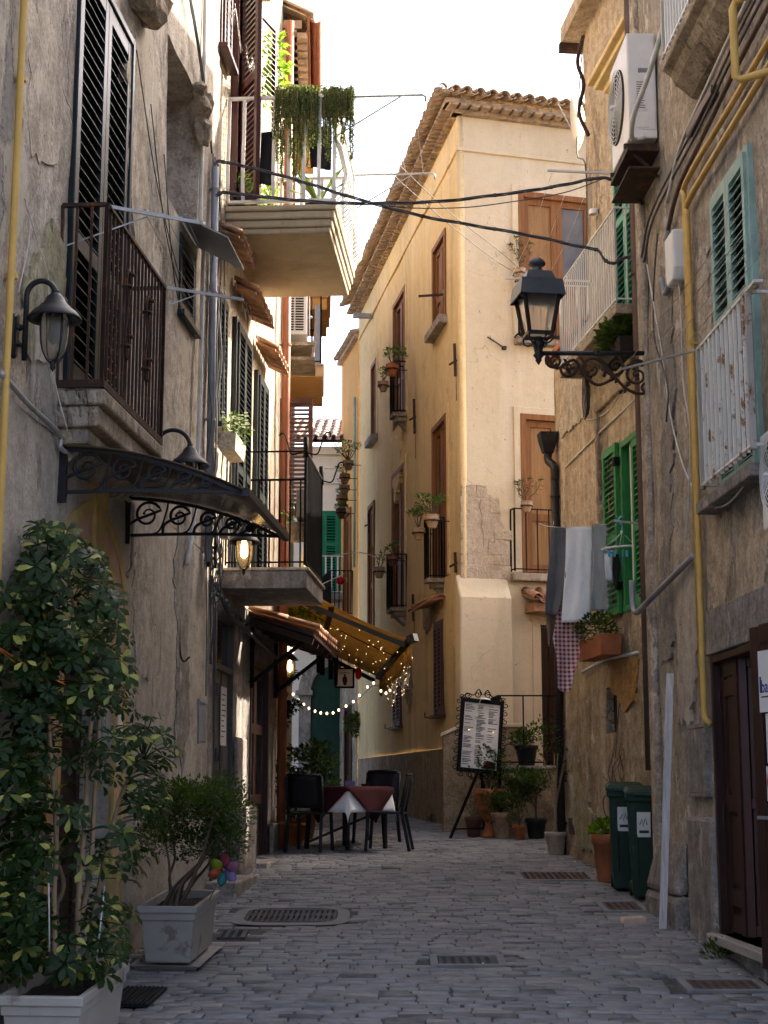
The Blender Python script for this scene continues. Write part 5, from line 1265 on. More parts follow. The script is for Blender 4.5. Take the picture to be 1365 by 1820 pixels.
# shop door: folded leaf, dark passage, open leaf carrying notices
a, b, c, d = dd
mb = MB(); frame_bars(mb, a-.01, b, c, d, .05, -.02, .16, False); dr = mb.build('door', MT['dark_wood'], HE, Mw=ME, bev=.005)
mb = MB(); panel_leaf(mb, a+.04, a+.50, c+.02, d-.05, .04, .05, .1, (.13, .47, .9)); 
for z in (1.1, 1.65, 2.5): mb.lathe([(.014, 0), (.014, .12)], (a+.03, .03, z), 7)
mb.build('leaf', MT['dark_wood'], dr, Mw=ME, bev=.004)
mb = MB(); panel_leaf(mb, 0, .26, c+.02, d-.05, 0, .05, .06, (.47,)); lf = mb.build('leaf', MT['maroon'], dr, Mw=ME @ T(a+.52, .05, 0) @ RZ(R(62)), bev=.004)
mb = MB(); mb.box(.2, .24, -.03, 0, 1.55, 1.85); mb.lathe([(.014, 0), (.014, .2)], (.22, -.06, 1.6), 8); mb.build('handle', MT['brass'], dr, Mw=ME @ T(a+.52, .05, 0) @ RZ(R(62)))
SD_ = WR1.S(1342, 1400, .2)
ML2 = ME @ T(SD_, -.20, 0) @ RZ(R(13))
mb = MB(); panel_leaf(mb, 0, .9, c-.05, d+.04, 0, .06, .12, (.12, .36, .44, .92)); mb.build('leaf', MT['dark_wood'], dr, Mw=ML2, bev=.006)
mb = MB(); mb.bar((.14, -.06, 1.72), (.40, -.06, 1.72), .02, .02); mb.bar((.15, -.06, 1.72), (.15, 0, 1.72), .014, .014); mb.build('handle', MT['steel_grey'], dr, Mw=ML2)
def text(s, size, M, par, m, font_x=1., al='LEFT'):
    cu = bpy.data.curves.new('lettering', 'FONT'); cu.body = s; cu.size = size; cu.extrude = .0008; cu.align_x = al
    cu.materials.append(m); o = bpy.data.objects.new('lettering', cu); COL.objects.link(o); me = bpy.data.meshes.new_from_object(o.evaluated_get(bpy.context.evaluated_depsgraph_get())); bpy.data.objects.remove(o); o = bpy.data.objects.new('lettering', me); COL.objects.link(o)
    o.parent = par; W = M @ Matrix.Rotation(PI/2, 4, 'X') @ Matrix.Diagonal((font_x, 1, 1, 1)); o.matrix_basis = WM[par.name].inverted() @ W; WM[o.name] = W
def notice(label, x, z, w_, h):
    t = thing('notice', label, 'notice', ML2 @ T(x+w_/2, -.003, z)); mb = MB(); mb.box(-w_/2, w_/2, -.002, .002, 0, h); mb.build('sheet', MT['paper'], t); return t
TW = lambda o, x, z: WM[o.name] @ T(x, -.0035, z)
n = notice('white shop notice with blue lettering, topmost on the brown door', .11, 2.36, .5, .38)
text('bara', .115, TW(n, -.22, .12), n, MT['ink_blue'], .8)
mb = MB(); mb.box(-.235, -.218, -.0045, -.002, .12, .22); mb.build('letter_bar', MT['ink_blue'], n)
mb = MB(); mb.box(-.22, .15, -.0045, -.002, .09, .098); mb.box(-.0, .16, -.0045, -.002, .03, .045); mb.build('small_print', MT['ink'], n)
mb = MB(); mb.tube([(-.02+.06*cos(a_), -.003, .30+.05*sin(a_)) for a_ in [PI+PI*k/12 for k in range(13)]], .012, 5); mb.bar((.0, -.003, .26), (.0, -.003, .37), .03, .003); mb.build('logo', MT['ink'], n)
n = notice('white notice with black lettering below the blue-lettered one', .18, 2.05, .46, .30)
text('GREEN', .075, TW(n, -.2, .06), n, MT['ink'], .8)
mb = MB(); mb.tube([(-.05+.05*cos(a_), -.003, .21+.055*sin(a_)) for a_ in [.8+1.7*PI*k/20 for k in range(21)]], .013, 5); mb.build('logo', MT['ink'], n)
n = notice('small notice with a red ring on the brown door', .16, 1.82, .36, .21)
mb = MB(); mb.tube([(-.10+.055*cos(a_), -.003, .105+.085*sin(a_)) for a_ in [2*PI*k/24 for k in range(25)]], .009, 5); mb.bar((-.14, -.003, .155), (-.06, -.003, .055), .014, .003); mb.box(.0, .17, -.0045, -.002, .05, .19); mb.build('sign_ring', MT['ink_red'], n)
mb = MB(); mb.tube([(-.10, -.004, .15), (-.095, -.004, .1), (-.1, -.004, .06)], .013, 5); mb.build('figure', MT['ink'], n)
n = notice('plain white sheet low on the brown door', .19, 1.22, .4, .36)
# ---- air conditioners
def aircon(label, M, w_, d_, h, fan=True):
    t = thing('air_conditioner', label, 'air conditioner', M)
    mb = MB(); mb.box(-w_/2, w_/2, -d_, 0, 0, h); mb.build('casing', MT['ac_white'], t, bev=.015)
    mb = MB()
    r = min(w_, h)*.42; c = (-w_*.1, h*.5)
    mb.m = 1; mb.prism([(c[0]+r*cos(2*PI*k/28), c[1]+r*sin(2*PI*k/28)) for k in range(28)], -d_-.004, -d_+.01); mb.m = 0
    for k in range(1, 10): mb.tube([(c[0]+r*k/9*cos(2*PI*j/28), -d_-.025, c[1]+r*k/9*sin(2*PI*j/28)) for j in range(29)], .0035, 4)
    for k in range(12): mb.bar((c[0], -d_-.022, c[1]), (c[0]+r*cos(PI*k/6), -d_-.022, c[1]+r*sin(PI*k/6)), .005, .005)
    mb.lathe([(.05, -.01), (.05, .01)], (c[0], -d_-.02, c[1]), 10)
    mb.build('fan_grille', [MT['ac_white'], MT['interior']], t)
    return t
p = at(1118, 245, 12.95); q = WR1.loc(p)
h_ = at(1118, 58, 12.95).z-p.z
t = aircon('large cream air conditioner bracketed beside the white railed top balcony', WR1.frame(q.x-.4, p.z, 0.02), .80, -q.y-.02, h_)
D = -q.y-.02
mb = MB(); mb.m = 0
mb.box(.40, .404, -D*.55, -D*.08, .08, h_*.96); mb.m = 1; mb.box(.4, .408, -D*.62, -D*.2, h_*.62, h_*.66); mb.m = 0
mb.build('side_panel', [MT['ac_white'], MT['steel_grey']], t)
mb = MB(); mb.box(.404, .409, -D*.72, -D*.36, h_*.26, h_*.56); mb.box(.404, .409, -D*.7, -D*.3, h_*.1, h_*.24); mb.m = 1
for k in range(12): mb.box(.409, .411, -D*.70, -D*(.4+rnd(0, .12)), h_*(.28+.022*k), h_*(.287+.022*k))
mb.build('rating_label', [MT['paper'], MT['cable']], t)
mb = MB(); mb.box(-.36, .46, -D-.03, .0, -.14, -.11)
for s in (-.3, .36): mb.bar((s, .0, -.06), (s, -D-.04, -.06), .035, .035); mb.bar((s, .0, -.34), (s, -D*.9, -.1), .025, .025)
mb.box(-.38, .46, -D-.02, .0, -.30, -.285)
mb.build('bracket', MT['rusty_iron'], t)
mb = MB(); mb.tube(catmull([(.42, -.12, .0), (.42, -.2, -.02), (.55, -.26, -.05), (.8, -.28, .05), (1.1, -.2, .3), (1.4, -.1, .7)], 6), .022, 8); mb.build('drain_hose', MT['white_cable'], t)
p = at(1362, 970, 10.0); q = WR1.loc(p)
aircon('rounded grille of a white air conditioner at the right picture edge above the shop door', WR1.frame(q.x+.52, 3.5, .02), .8, -q.y+.03, .62)
p = at(501, 592, 20.4); q = W3.loc(p); h_ = at(520, 505, 20.4).z-p.z
t = aircon('beige air conditioner beside the copper-brown downpipe high on the left', W3.frame(q.x+.46, p.z, .02), .8, .33, h_)
mb = MB()
for k in range(22): mb.box(-.408, -.40, -.28, -.17, .06+.036*k, .078+.036*k); mb.box(-.408, -.40, -.15, -.05, .06+.036*k, .078+.036*k)
mb.build('side_grille', MT['interior'], t)
mb = MB(); mb.box(-.45, .4, -.42, 0, -.16, -.11); mb.box(-.45, .4, -.44, 0, -.36, -.32); mb.bar((-.42, -.4, -.36), (-.42, -.44, .05), .03, .03); mb.build('bracket', MT['stone'], t)
# satellite dish
p = at(1030, 215, 17.2)
t = thing('satellite_dish', 'pale satellite dish at the roof corner of the laundry house', 'satellite dish', T(*p) @ RZ(R(70)))
mb = MB(); mb.lathe([(.001, .06), (.12, .045), (.22, .01), (.30, -.04), (.30, -.05), (.2, .0), (.001, .045)], (0, 0, 0), 24, sx=.85, sy=1.15); o = mb.build('dish', MT['white_metal'], t, M=Matrix.Rotation(PI/2, 4, 'X'))
mb = MB(); mb.bar((0, 0, -.3), (0, .25, .25), .012, .012); mb.bar((0, -.05, 0), (.25, -.2, -.25), .03, .03); mb.build('arm', MT['galvanised'], t)
# ================================================================== plants and pots
WA_ = -math.atan(.0766)
def slope_frame(x, y, rz=0.): return T(x, y, g(y)) @ Matrix.Rotation(math.atan(.0625) if y < 20 else .02, 4, 'X') @ RZ(rz)
def planter(par, hx, hy, h, M=None):
    mb = MB(); mb.frust([(hx*.74, hy*.86, 0), (hx*.76, hy*.88, .015), (hx*.88, hy*.94, h*.74), (hx*.93, hy*.965, h*.75), (hx*.94, hy*.97, h*.87), (hx*1.0, hy*1.0, h*.88), (hx, hy, h*.985), (hx*.985, hy*.99, h), (hx*.86, hy*.93, h), (hx*.85, hy*.925, h*.8)])
    mb.build('planter', MT['planter_plastic'], par, bev=.008, M=M)
    mb = MB(); n = 8
    mb.v = [(-hx*.86+hx*1.72*i/n, -hy*.93+hy*1.86*k/n, h*.85+rnd(-.012, .012)) for k in range(n+1) for i in range(n+1)]
    for k in range(n):
        for i in range(n): a = k*(n+1)+i; mb.f.append((a, a+1, a+n+2, a+n+1)); mb.mi.append(0); mb.sm.append(True)
    mb.build('soil', MT['soil'], par, M=M)
random.seed(31)
t = thing('potted_plant', 'tall variegated umbrella tree in a pale grey trough at the left edge', 'potted plant', slope_frame(-1.655, 8.55, WA_))
planter(t, .215, .49, .385)
I4 = Matrix.Identity(4)
sil = [(930, 60, 105), (970, 48, 160), (1000, 35, 185), (1050, 0, 205), (1100, 0, 215), (1150, -20, 238), (1200, -20, 230), (1260, -40, 240), (1300, -40, 318), (1350, -40, 312), (1420, -40, 300), (1500, -40, 285), (1600, -40, 245), (1680, -40, 225), (1735, 5, 200)]
def silx(y):
    for (a, l0, r0), (b, l1, r1) in zip(sil, sil[1:]):
        if a <= y <= b: f = (y-a)/(b-a); return l0+(l1-l0)*f, r0+(r1-r0)*f
    return 0, 0
stems = [[(98, 1720), (96, 1600), (100, 1480), (88, 1300), (82, 1150), (90, 1040)], [(140, 1735), (138, 1620), (150, 1480), (158, 1330), (163, 1240), (140, 1120), (110, 980)], [(120, 1735), (158, 1560), (168, 1420), (176, 1280), (170, 1180)], [(150, 1730), (180, 1560), (205, 1450), (228, 1385), (255, 1350)], [(70, 1715), (55, 1600), (40, 1480), (30, 1380)], [(110, 1715), (100, 1620), (112, 1560), (60, 1440), (45, 1260), (60, 1110)]]
mb = MB(); spts = []
for i, st in enumerate(stems):
    Y0 = 8.35+.09*i; pts = [at(x, y, Y0+.02*k) for k, (x, y) in enumerate(st)]; pts = catmull(pts, 5); spts += pts
    for p in pts: p.x = max(p.x, XL(p.y)+.06)
    mb.tube(pts, [.017*(1-.55*k/len(pts)) for k in range(len(pts))], 7)
tw = MB(); lf = MB()
for k in range(860):
    y = rnd(932, 1735); l, r = silx(y)
    x = rnd(l, r)
    if 1370 < y < 1700 and 70 < x < 235 and rnd(0, 1) < .55: continue
    Y = rnd(8.0, 9.15) if x < 230 else rnd(8.5, 9.3)
    p = at(x, y, Y)
    if p.x < XL(p.y)+.05: p.x = XL(p.y)+rnd(.05, .12)
    b = min(spts, key=lambda q: (q-p).length+max(0, q.z-p.z)*.6)
    if (b-p).length > .05: tw.tube(catmull([b, (b+p)/2+V((0, 0, .03)), p], 3), .0035, 4)
    ax = ((p-b).normalized()*.6+V((.25, -.45, .55))+V((rnd(-.3, .3), rnd(-.3, .3), rnd(-.2, .3)))).normalized()
    u = ax.orthogonal().normalized(); w_ = ax.cross(u); n = random.choice((6, 7, 7, 8)); ph = rnd(0, 6); L_ = rnd(.042, .088)
    for j in range(n):
        a = ph+2*PI*j/n; d = (u*cos(a)+w_*sin(a))*1.0+ax*rnd(-.05, .3)-V((0, 0, rnd(.0, .35)))
        lf.leaf(p+d*.012, d, ax, L_*rnd(.8, 1.1), L_*.44, .2, 3)
mb.build('trunk', MT['bark'], t, Mw=I4); tw.build('twigs', MT['shrub_leaf'], t, Mw=I4)
lf.build('foliage', MT['schefflera_leaf'], t, Mw=I4)
for q_ in ([at(88, 1690, 8.2), at(86, 1535, 8.2)], [at(170, 1720, 8.5), at(186, 1575, 8.6)]): mb = MB(); mb.tube(q_, .0045, 5); mb.build('cane', MT['grey_wood'], t, Mw=I4)
# orange cords tying it to the wall
t = thing('tie_cord', 'thin orange cords tying the tall plant to the wall', 'cord', at(60, 1185, 8.4))
mb = MB()
for a, b in (((-4, 1150), (118, 1218)), ((-4, 1152), (80, 1215))): mb.tube(catmull([at(*a, 8.2), at((a[0]+b[0])/2, (a[1]+b[1])/2+3, 8.3), at(*b, 8.35)], 4), .004, 5)
mb.build('cord', MT['plastic_orange'], t, Mw=I4)
# boxwood in second trough
t = thing('potted_plant', 'dense small-leaved shrub in a grey trough on a tray, pinwheel stuck in it', 'potted plant', slope_frame(-1.44, 11.46, WA_))
planter(t, .205, .45, .385, T(0, 0, .035))
mb = MB(); mb.frust([(.205, .46, 0), (.235, .49, .035), (.245, .50, .035), (.215, .47, .012)], (0, 0, 0), True, True); mb.build('tray', MT['planter_plastic'], t, bev=.006)
mb = MB(); lf = MB(); base = V((-1.44, 11.4, g(11.4)+.36))
for k in range(9):
    a = rnd(0, 6.28); p0 = base+V((rnd(-.1, .1), rnd(-.3, .3), 0)); pts = [p0]
    e = V((-1.36+rnd(-.3, .32), 11.4+rnd(-.3, .3), 1.62+rnd(0, .2)))
    for j in range(1, 5): pts.append(p0+(e-p0)*j/4+V((rnd(-.05, .05), rnd(-.04, .04), rnd(-.03, .03))))
    mb.tube(catmull(pts, 4), [.013*(1-.7*j/17) for j in range(17)], 6)
for k in range(30):
    c = V((-1.36+rnd(-.26, .26), 11.4+rnd(-.30, .30), rnd(1.50, 1.86)))
    foliage(lf, c, (.15, .17, .12)if k % 3 else (.19, .19, .16), 240, .030, .019, .1, .5)
mb.build('trunk', MT['dark_bark'], t, Mw=I4); lf.build('foliage', MT['shrub_leaf'], t, Mw=I4)
c = at(398, 1546, 11.15); t = thing('pinwheel', 'bright six-petal toy pinwheel stuck in the grey trough', 'pinwheel', c)
mb = MB(); mb.tube([c, at(372, 1600, 11.2)], .004, 6); mb.build('stick', MT['wicker_pot'], t, Mw=I4)
for k in range(6):
    a = 2*PI*k/6+.4; d = V((cos(a), -.25, sin(a))); x = V((-sin(a), 0, cos(a))); mb = MB()
    vs = []
    for i in range(6):
        u = i/5; wd = .036*sin(PI*min(1, u*.9+.08))**.7
        for s in (-1, 0, 1): vs.append(c+d*(.012+.1*u)+x*(s*wd)+V((0, -.03*u*(1-u)*2-(.02 if s == -1 else 0)*u, 0)))
    mb.add(vs, [(3*i+j, 3*i+j+1, 3*i+j+4, 3*i+j+3) for i in range(5) for j in range(2)], True); mb.build('petal', MT['petal_%d' % k], t, Mw=I4, solid=.002)
mb = MB(); mb.ball(c+V((0, -.01, 0)), .012, 8); mb.build('hub', MT['petal_5'], t, Mw=I4)
p = gp(243, 1777); t = thing('doormat', 'black ribbed mat on the cobbles beside the left trough', 'doormat', slope_frame(p.x-.0, p.y, WA_))
mb = MB(); mb.box(-.13, .13, -.27, .27, .012, .028)
for k in range(9): mb.box(-.12+.027*k, -.108+.027*k, -.26, .26, .028, .036)
mb.build('mat', MT['mat_black'], t)

def pot_prof(kind, r, h):
    if kind == 'urn': return [(r*.62, 0), (r*.62, h*.05), (r*.5, h*.1), (r*.34, h*.2), (r*.3, h*.3), (r*.5, h*.4), (r*.8, h*.55), (r*.92, h*.85), (r*1.05, h*.88), (r*1.05, h), (r*.9, h), (r*.86, h*.9)]
    if kind == 'hang': return [(r*.5, 0), (r*.55, h*.06), (r*.8, h*.45), (r*.86, h*.55), (r*1.0, h*.6), (r*1.02, h*.72), (r*.92, h*.74), (r*.95, h*.95), (r*.98, h), (r*.85, h), (r*.82, h*.8)]
    return [(r*.66, 0), (r*.68, h*.02), (r*.9, h*.78), (r*1.0, h*.79), (r*1.02, h*.98), (r*.98, h), (r*.88, h), (r*.85, h*.85)]
def potted(label, M, r, h, m, plant, group=None, kind='std', cat='potted plant'):
    t = thing('potted_plant', label, cat, M, group)
    mb = MB(); mb.lathe(pot_prof(kind, r, h), (0, 0, 0), 20, True); mb.build('pot', m, t)
    mb = MB(); mb.lathe([(.001, h*.9), (r*.84, h*.87)], (0, 0, 0), 14); mb.build('soil', MT['soil'], t)
    plant(t, r, h); return t
def P_jade(sp=.16, n=5, ht=.14):
    def f(t, r, h):
        mb, lf = MB(), MB()
        for k in range(n):
            a = rnd(0, 6.3); e = V((sp*rnd(.3, 1)*cos(a), sp*rnd(.3, 1)*sin(a), h+ht*rnd(.6, 1.2))); mb.tube(catmull([(0, 0, h*.9), (e.x*.4, e.y*.4, h+ht*.35), e], 4), [.012*(1-.6*j/9) for j in range(9)], 6)
            foliage(lf, e+V((0, 0, .02)), (.075, .075, .055), 46, .04, .026, .2, .6)
        mb.build('stem', MT['dark_bark'], t); lf.build('foliage', MT['jade'], t)
    return f
def P_bush(rad, z, n, L, leaf, trunk=0., lumps=6, L2=.6, m='dark_bark'):
    def f(t, r, h):
        mb, lf = MB(), MB(); zc = h+z
        for k in range(5): a = rnd(0, 6.3); mb.tube(catmull([(0, 0, h*.85), (.02*cos(a), .02*sin(a), h+z*.4), (rad[0]*.5*cos(a), rad[1]*.5*sin(a), zc)], 4), [.01*(1-.6*j/9) for j in range(9)] if not trunk else [trunk*(1-.6*j/9) for j in range(9)], 6)
        foliage(lf, (0, 0, zc), rad, n, L, L*L2, .2, .5, 2, lumps)
        mb.build('stem', MT[m], t); lf.build('foliage', MT[leaf], t)
    return f
def P_straggly(ht, n, leaf='dry_leaf', sp=.18):
    def f(t, r, h):
        mb, lf = MB(), MB()
        for k in range(n):
            a = rnd(0, 6.3); pts = [V((0, 0, h*.9))]
            for j in range(4): pts.append(pts[-1]+V((cos(a)*sp/4+rnd(-.03, .03), sin(a)*sp/4+rnd(-.03, .03), ht/4*rnd(.6, 1.3))))
            pts = catmull(pts, 3); mb.tube(pts, .0045, 5)
            for q in pts[4::2]: foliage(lf, q, (.03, .03, .03), 5, .05, .02, .1, .5)
            for j in range(8): b = 6.28*j/8; lf.leaf(pts[-1], V((cos(b), sin(b), .5)), V((0, 0, 1)), .06, .025)
        mb.build('stem', MT['dark_bark'], t); lf.build('foliage', MT[leaf], t)
    return f
# hanging pots on the rails of the yellow house
random.seed(41)
GP = 'clay pots ringed to the balcony rails of the yellow house'
def hang(px, py, wpx, wall, out, label, m, plant):
    s, z = wall.hit(px, py, out); p = wall.pt(s, z, out); r = wpx/2*p.y/2780; h = r*1.75
    t = potted(label, T(p.x, p.y, p.z-h*.8), r, h, m, plant, GP, 'hang')
    mb = MB(); mb.lathe([(r*1.02, h*.5), (r*1.05, h*.54), (r*1.02, h*.58)], (0, 0, 0), 16)
    c = WM[t.name].inverted() @ wall.pt(s, z-h*.25, out-.28*(r/.12)); mb.bar((0, 0, h*.54), c, .012, .012); mb.build('ring', MT['iron'], t)
OT, BP = MT['old_terracotta'], MT['brown_pot']
hang(697, 652, 24, WYL, .4, 'orange-rimmed clay pot with a round jade bush on the topmost left rail', MT['terracotta'], P_jade(.2, 7, .2))
hang(681, 682, 21, WYL, .42, 'mossy clay pot with a thin sprig left of the orange-rimmed pot', OT, P_jade(.1, 3, .18))
hang(768, 920, 27, WYL, .4, 'large clay pot with a branching jade plant at the nearest street-side rail', OT, P_jade(.18, 7, .22))
hang(744, 943, 24, WYL, .42, 'pinkish clay pot with an upright jade sprig beside the large clay pot', OT, P_jade(.1, 5, .25))
hang(697, 992, 20, WYL, .4, 'dark brown pot with a small tuft on the middle lower rail', BP, P_jade(.1, 3, .16))
hang(674, 1012, 22, WYL, .42, 'shallow clay pot with trailing dry stems left of the dark brown pot', OT, P_straggly(.3, 4, 'jade'))
hang(619, 822, 20, WYL, .6, 'clay pot with a big bright jade bush, topmost of the far column of pots', OT, P_jade(.3, 8, .28))
hang(613, 846, 20, WYL, .6, 'clay pot just under the bright jade bush in the far column', OT, P_jade(.14, 3, .1))
hang(612, 866, 20, WYL, .6, 'clay pot in the middle of the far column of pots', OT, P_jade(.1, 2, .08))
hang(608, 884, 22, WYL, .6, 'wide clay pot low in the far column of pots', OT, P_jade(.1, 2, .08))
hang(606, 908, 20, WYL, .62, 'dark pot with a hanging tuft at the bottom of the far column', BP, P_jade(.16, 5, .02))
hang(923, 482, 25, WYR, .22, 'clay pot with tall dry succulent stems behind the street lamp', OT, P_straggly(.55, 5))
hang(936, 895, 22, WYR, .22, 'clay pot with a wiry sprig on the lower front rail', OT, P_straggly(.32, 5))
# pots in front of the terrace
random.seed(43)
def onground(px, py): return gp(px, py)
def gpot(px, py, wpx, hpx, label, m, plant, kind='std'):
    p = gp(px, py); p.y = min(p.y, 20.75); k = p.y/2855; p.x = (px-682.5)*k; r = wpx/2*k; h = hpx*k
    return potted(label, T(p.x, p.y+r*.6*0, g(p.y)), r, h, m, plant, 'plants in pots in front of the terrace', kind)
gpot(870, 1489, 52, 86, 'tall terracotta urn on a foot holding a dark leggy bush', MT['terracotta'], P_bush((.30, .25, .30), .26, 480, .055, 'dark_leaf'), 'urn')
gpot(893, 1491, 40, 46, 'ochre clay pot with a low dark shrub beside the urn', MT['old_terracotta'], P_bush((.28, .22, .22), .12, 480, .05, 'dark_leaf'))
gpot(842, 1474, 32, 36, 'small red-brown pot with a bare sprig behind the easel leg', MT['brown_pot'], P_straggly(.3, 4))
gpot(923, 1493, 24, 26, 'smallest terracotta pot, thin green plant, beside the black pot', MT['terracotta'], P_bush((.14, .12, .2), .15, 130, .045, 'dark_leaf'))
gpot(953, 1491, 40, 36, 'round-headed little tree in a black pot', MT['black_pot'], P_bush((.40, .3, .24), .40, 1500, .05, 'dark_leaf', .018))
gpot(988, 1519, 40, 40, 'tall thin-stemmed plant in a pale basket pot at the downpipe', MT['wicker_pot'], P_bush((.30, .22, .42), .88, 330, .05, 'dark_leaf', .014, 6, .5, 'bark'))
p = at(936, 1362, 21.1); k = p.y/2840
potted('black pot with a spiky leafy plant standing on the terrace', T(p.x, p.y, 2.185), 21*k, 36*k, MT['black_pot'], P_bush((.25, .2, .16), .08, 260, .07, 'shrub_leaf'))
# big bush and pots behind the table
p = gp(548, 1490); t_ = potted('dark glossy shrub in a brown pot behind the left chair', T(-1.03, 20.3, g(20.3)), .2, .36, BP, P_bush((.42, .35, .34), .5, 900, .085, 'dark_leaf', .02))
potted('low dark pot plant at the foot of the copper pipe', T(-1.08, 19.5, g(19.5)), .15, .26, MT['terracotta'], P_bush((.22, .2, .2), .12, 240, .07, 'dark_leaf'))
p = at(638, 1290, 33.0); 
t = thing('climbing_plant', 'dark hanging plant on the stained wall beside the green portal', 'plant', p); mb = MB(); foliage(mb, p, (.3, .3, .4), 420, .1, .06, .1, .2, 2, 6); mb.build('foliage', MT['dark_leaf'], t, Mw=I4)
t = thing('climbing_plant', 'thin creeper sprigs below the glowing caged lamp', 'plant', at(510, 1280, 20.2)); mb, lf = MB(), MB()
for x, y in ((512, 1200), (509, 1260), (514, 1258)):
    pts = catmull([at(500, y+60, 20.2), at(506, y+20, 20.15), at(x, y, 20.1), at(x+14, y-4, 20.1)], 4); mb.tube(pts, .005, 5)
    for q in pts[3:]: foliage(lf, q, (.06, .06, .06), 7, .07, .045, .1, .2)
mb.build('stem', MT['dark_bark'], t, Mw=I4); lf.build('foliage', MT['dark_leaf'], t, Mw=I4)
# orange pot and dry vine by the bins
t = potted('orange ribbed pot with bright lettuce-like leaves beside the green bins', T(2.20, 15.85, g(15.85)), .155, .46, MT['terracotta'], P_bush((.16, .14, .08), .03, 120, .085, 'lime_leaf', 0, 0, .8))
mb = MB(); random.seed(6)
for k in range(13):
    pts = [V((.05, .02, .4))]; tx, tz = rnd(-.05, .32), rnd(1.0, 1.55)
    for j in range(1, 6): pts.append(V((.05+tx*j/5+rnd(-.06, .06), .02+rnd(-.05, .05)-.12*j/5, .4+(tz-.4)*j/5+rnd(-.04, .04))))
    mb.tube(catmull(pts, 3), [.009*(1-.75*j/16) for j in range(16)], 5)
mb.tube(catmull([(.1, 0, 1.2), (.15, 0, 1.7), (.2, .0, 2.0), (.12, .0, 2.3), (.0, .02, 2.5)], 4), .005, 5); mb.build('dry_vine', MT['dark_bark'], t)
# window boxes on the laundry house
random.seed(47)
box_plant('window_box', 'terracotta window box with geranium leaves and white blooms under the green shutters', WR2.frame(2.78, 3.18, .22), 1.0, .22, .2, MT['terracotta'], MT['dark_leaf'], 420, (MT['flower_white'], 9), 0, .055)
box_plant('window_box', 'trough of overgrown dark plants on the white-railed balcony', WR2.frame(3.8, 5.98, .22), .8, .18, .14, MT['soil'], MT['dark_leaf'], 620, None, 0, .085)
# balcony plants upstairs on the sunlit house
random.seed(53)
def onb(s, z, o): return W2.pt(s, z, o)
a0, a1 = at(497, 165, 15.0), at(624, 165, 15.0)
t = thing('hanging_plant', 'trailing donkey-tail succulent spilling over the white balcony rail', 'hanging plant', V((a0.x/2+a1.x/2, 15.0, 8.7)))
mb = MB(); mb.box(a0.x+.02, a1.x-.02, 14.94, 15.12, 8.62, 8.78); mb.build('trough', BP, t, Mw=I4)
lf = MB(); stg = MB()
for k in range(120):
    x = rnd(a0.x-.02, a1.x+.02); y = 14.92+rnd(-.07, .05); f = (x-a0.x)/(a1.x-a0.x)
    ln = rnd(.15, .5) if rnd(0, 1) < .62 else rnd(.5, 1.02)
    if .35 < f < .5 and rnd(0, 1) < .55: ln *= .4
    z = 8.84+rnd(-.04, .03); m_ = int(ln/.021); pts = []
    for j in range(m_):
        q = V((x+rnd(-.006, .006), y-min(.04, j*.01), z-j*.021)); x += rnd(-.004, .004); pts.append(q)
        if ln > .55 and j > m_*.3 and j < m_*.55 and k % 3 == 0: continue
        for i in range(4):
            a = rnd(0, 6.3); lf.leaf(q, V((cos(a), sin(a), -.55)), V((0, 0, 1)), .030, .017, .5)
    if len(pts) > 2: stg.tube(pts[::4]+[pts[-1]], .005, 4)
for k in range(130):
    q = V((rnd(a0.x, a1.x), 14.97+rnd(-.08, .1), 8.82+rnd(-.02, .05)))
    for i in range(5): a = rnd(0, 6.3); lf.leaf(q, V((cos(a), sin(a), .5)), V((0, 0, 1)), .03, .017, .5)
stg.build('stem', MT['dark_bark'], t, Mw=I4); lf.build('foliage', MT['succulent'], t, Mw=I4)
t = thing('climbing_plant', 'bright lime-green vine backlit beside the maroon shutters', 'plant', onb(2.5, 8.9, .2)); lf, mb = MB(), MB()
for k in range(9):
    c = at(488+rnd(-14, 16), 75+k*13, 17.1); foliage(lf, c, (.1, .12, .09), 30, .1, .07, .1, .1)
mb.tube([at(487, 330, 17.1), at(484, 200, 17.1), at(489, 80, 17.1)], .008, 6)
lf.build('foliage', MT['lime_leaf'], t, Mw=I4); mb.build('stem', MT['dark_bark'], t, Mw=I4)
for (px, py, Y, lab, pl, r) in ((432, 340, 15.2, 'small leafy pot at the near left corner of the white balcony', P_bush((.1, .1, .16), .14, 200, .05, 'shrub_leaf'), .1),
        (470, 345, 16.6, 'taller leafy pot deep on the white balcony', P_bush((.16, .16, .4), .4, 240, .07, 'lime_leaf'), .12)):
    p = at(px, py, Y); potted(lab, T(p.x, p.y, 7.63), r, r*1.6, MT['black_pot'], pl)
p = at(568, 335, 15.5); t = thing('potted_plant', 'agave with long pale leaves behind the white balcony bars', 'potted plant', T(p.x, p.y, 7.63))
mb = MB(); mb.lathe(pot_prof('std', .15, .22), (0, 0, 0), 16, True); mb.build('pot', MT['black_pot'], t); lf = MB()
for k in range(16):
    a = rnd(0, 6.3); d = V((cos(a), sin(a), rnd(.5, 1.6))).normalized(); lf.leaf((0, 0, .2), d, V((0, 0, 1)), rnd(.35, .5), .06, .5, 3)
lf.build('foliage', MT['succulent'], t)

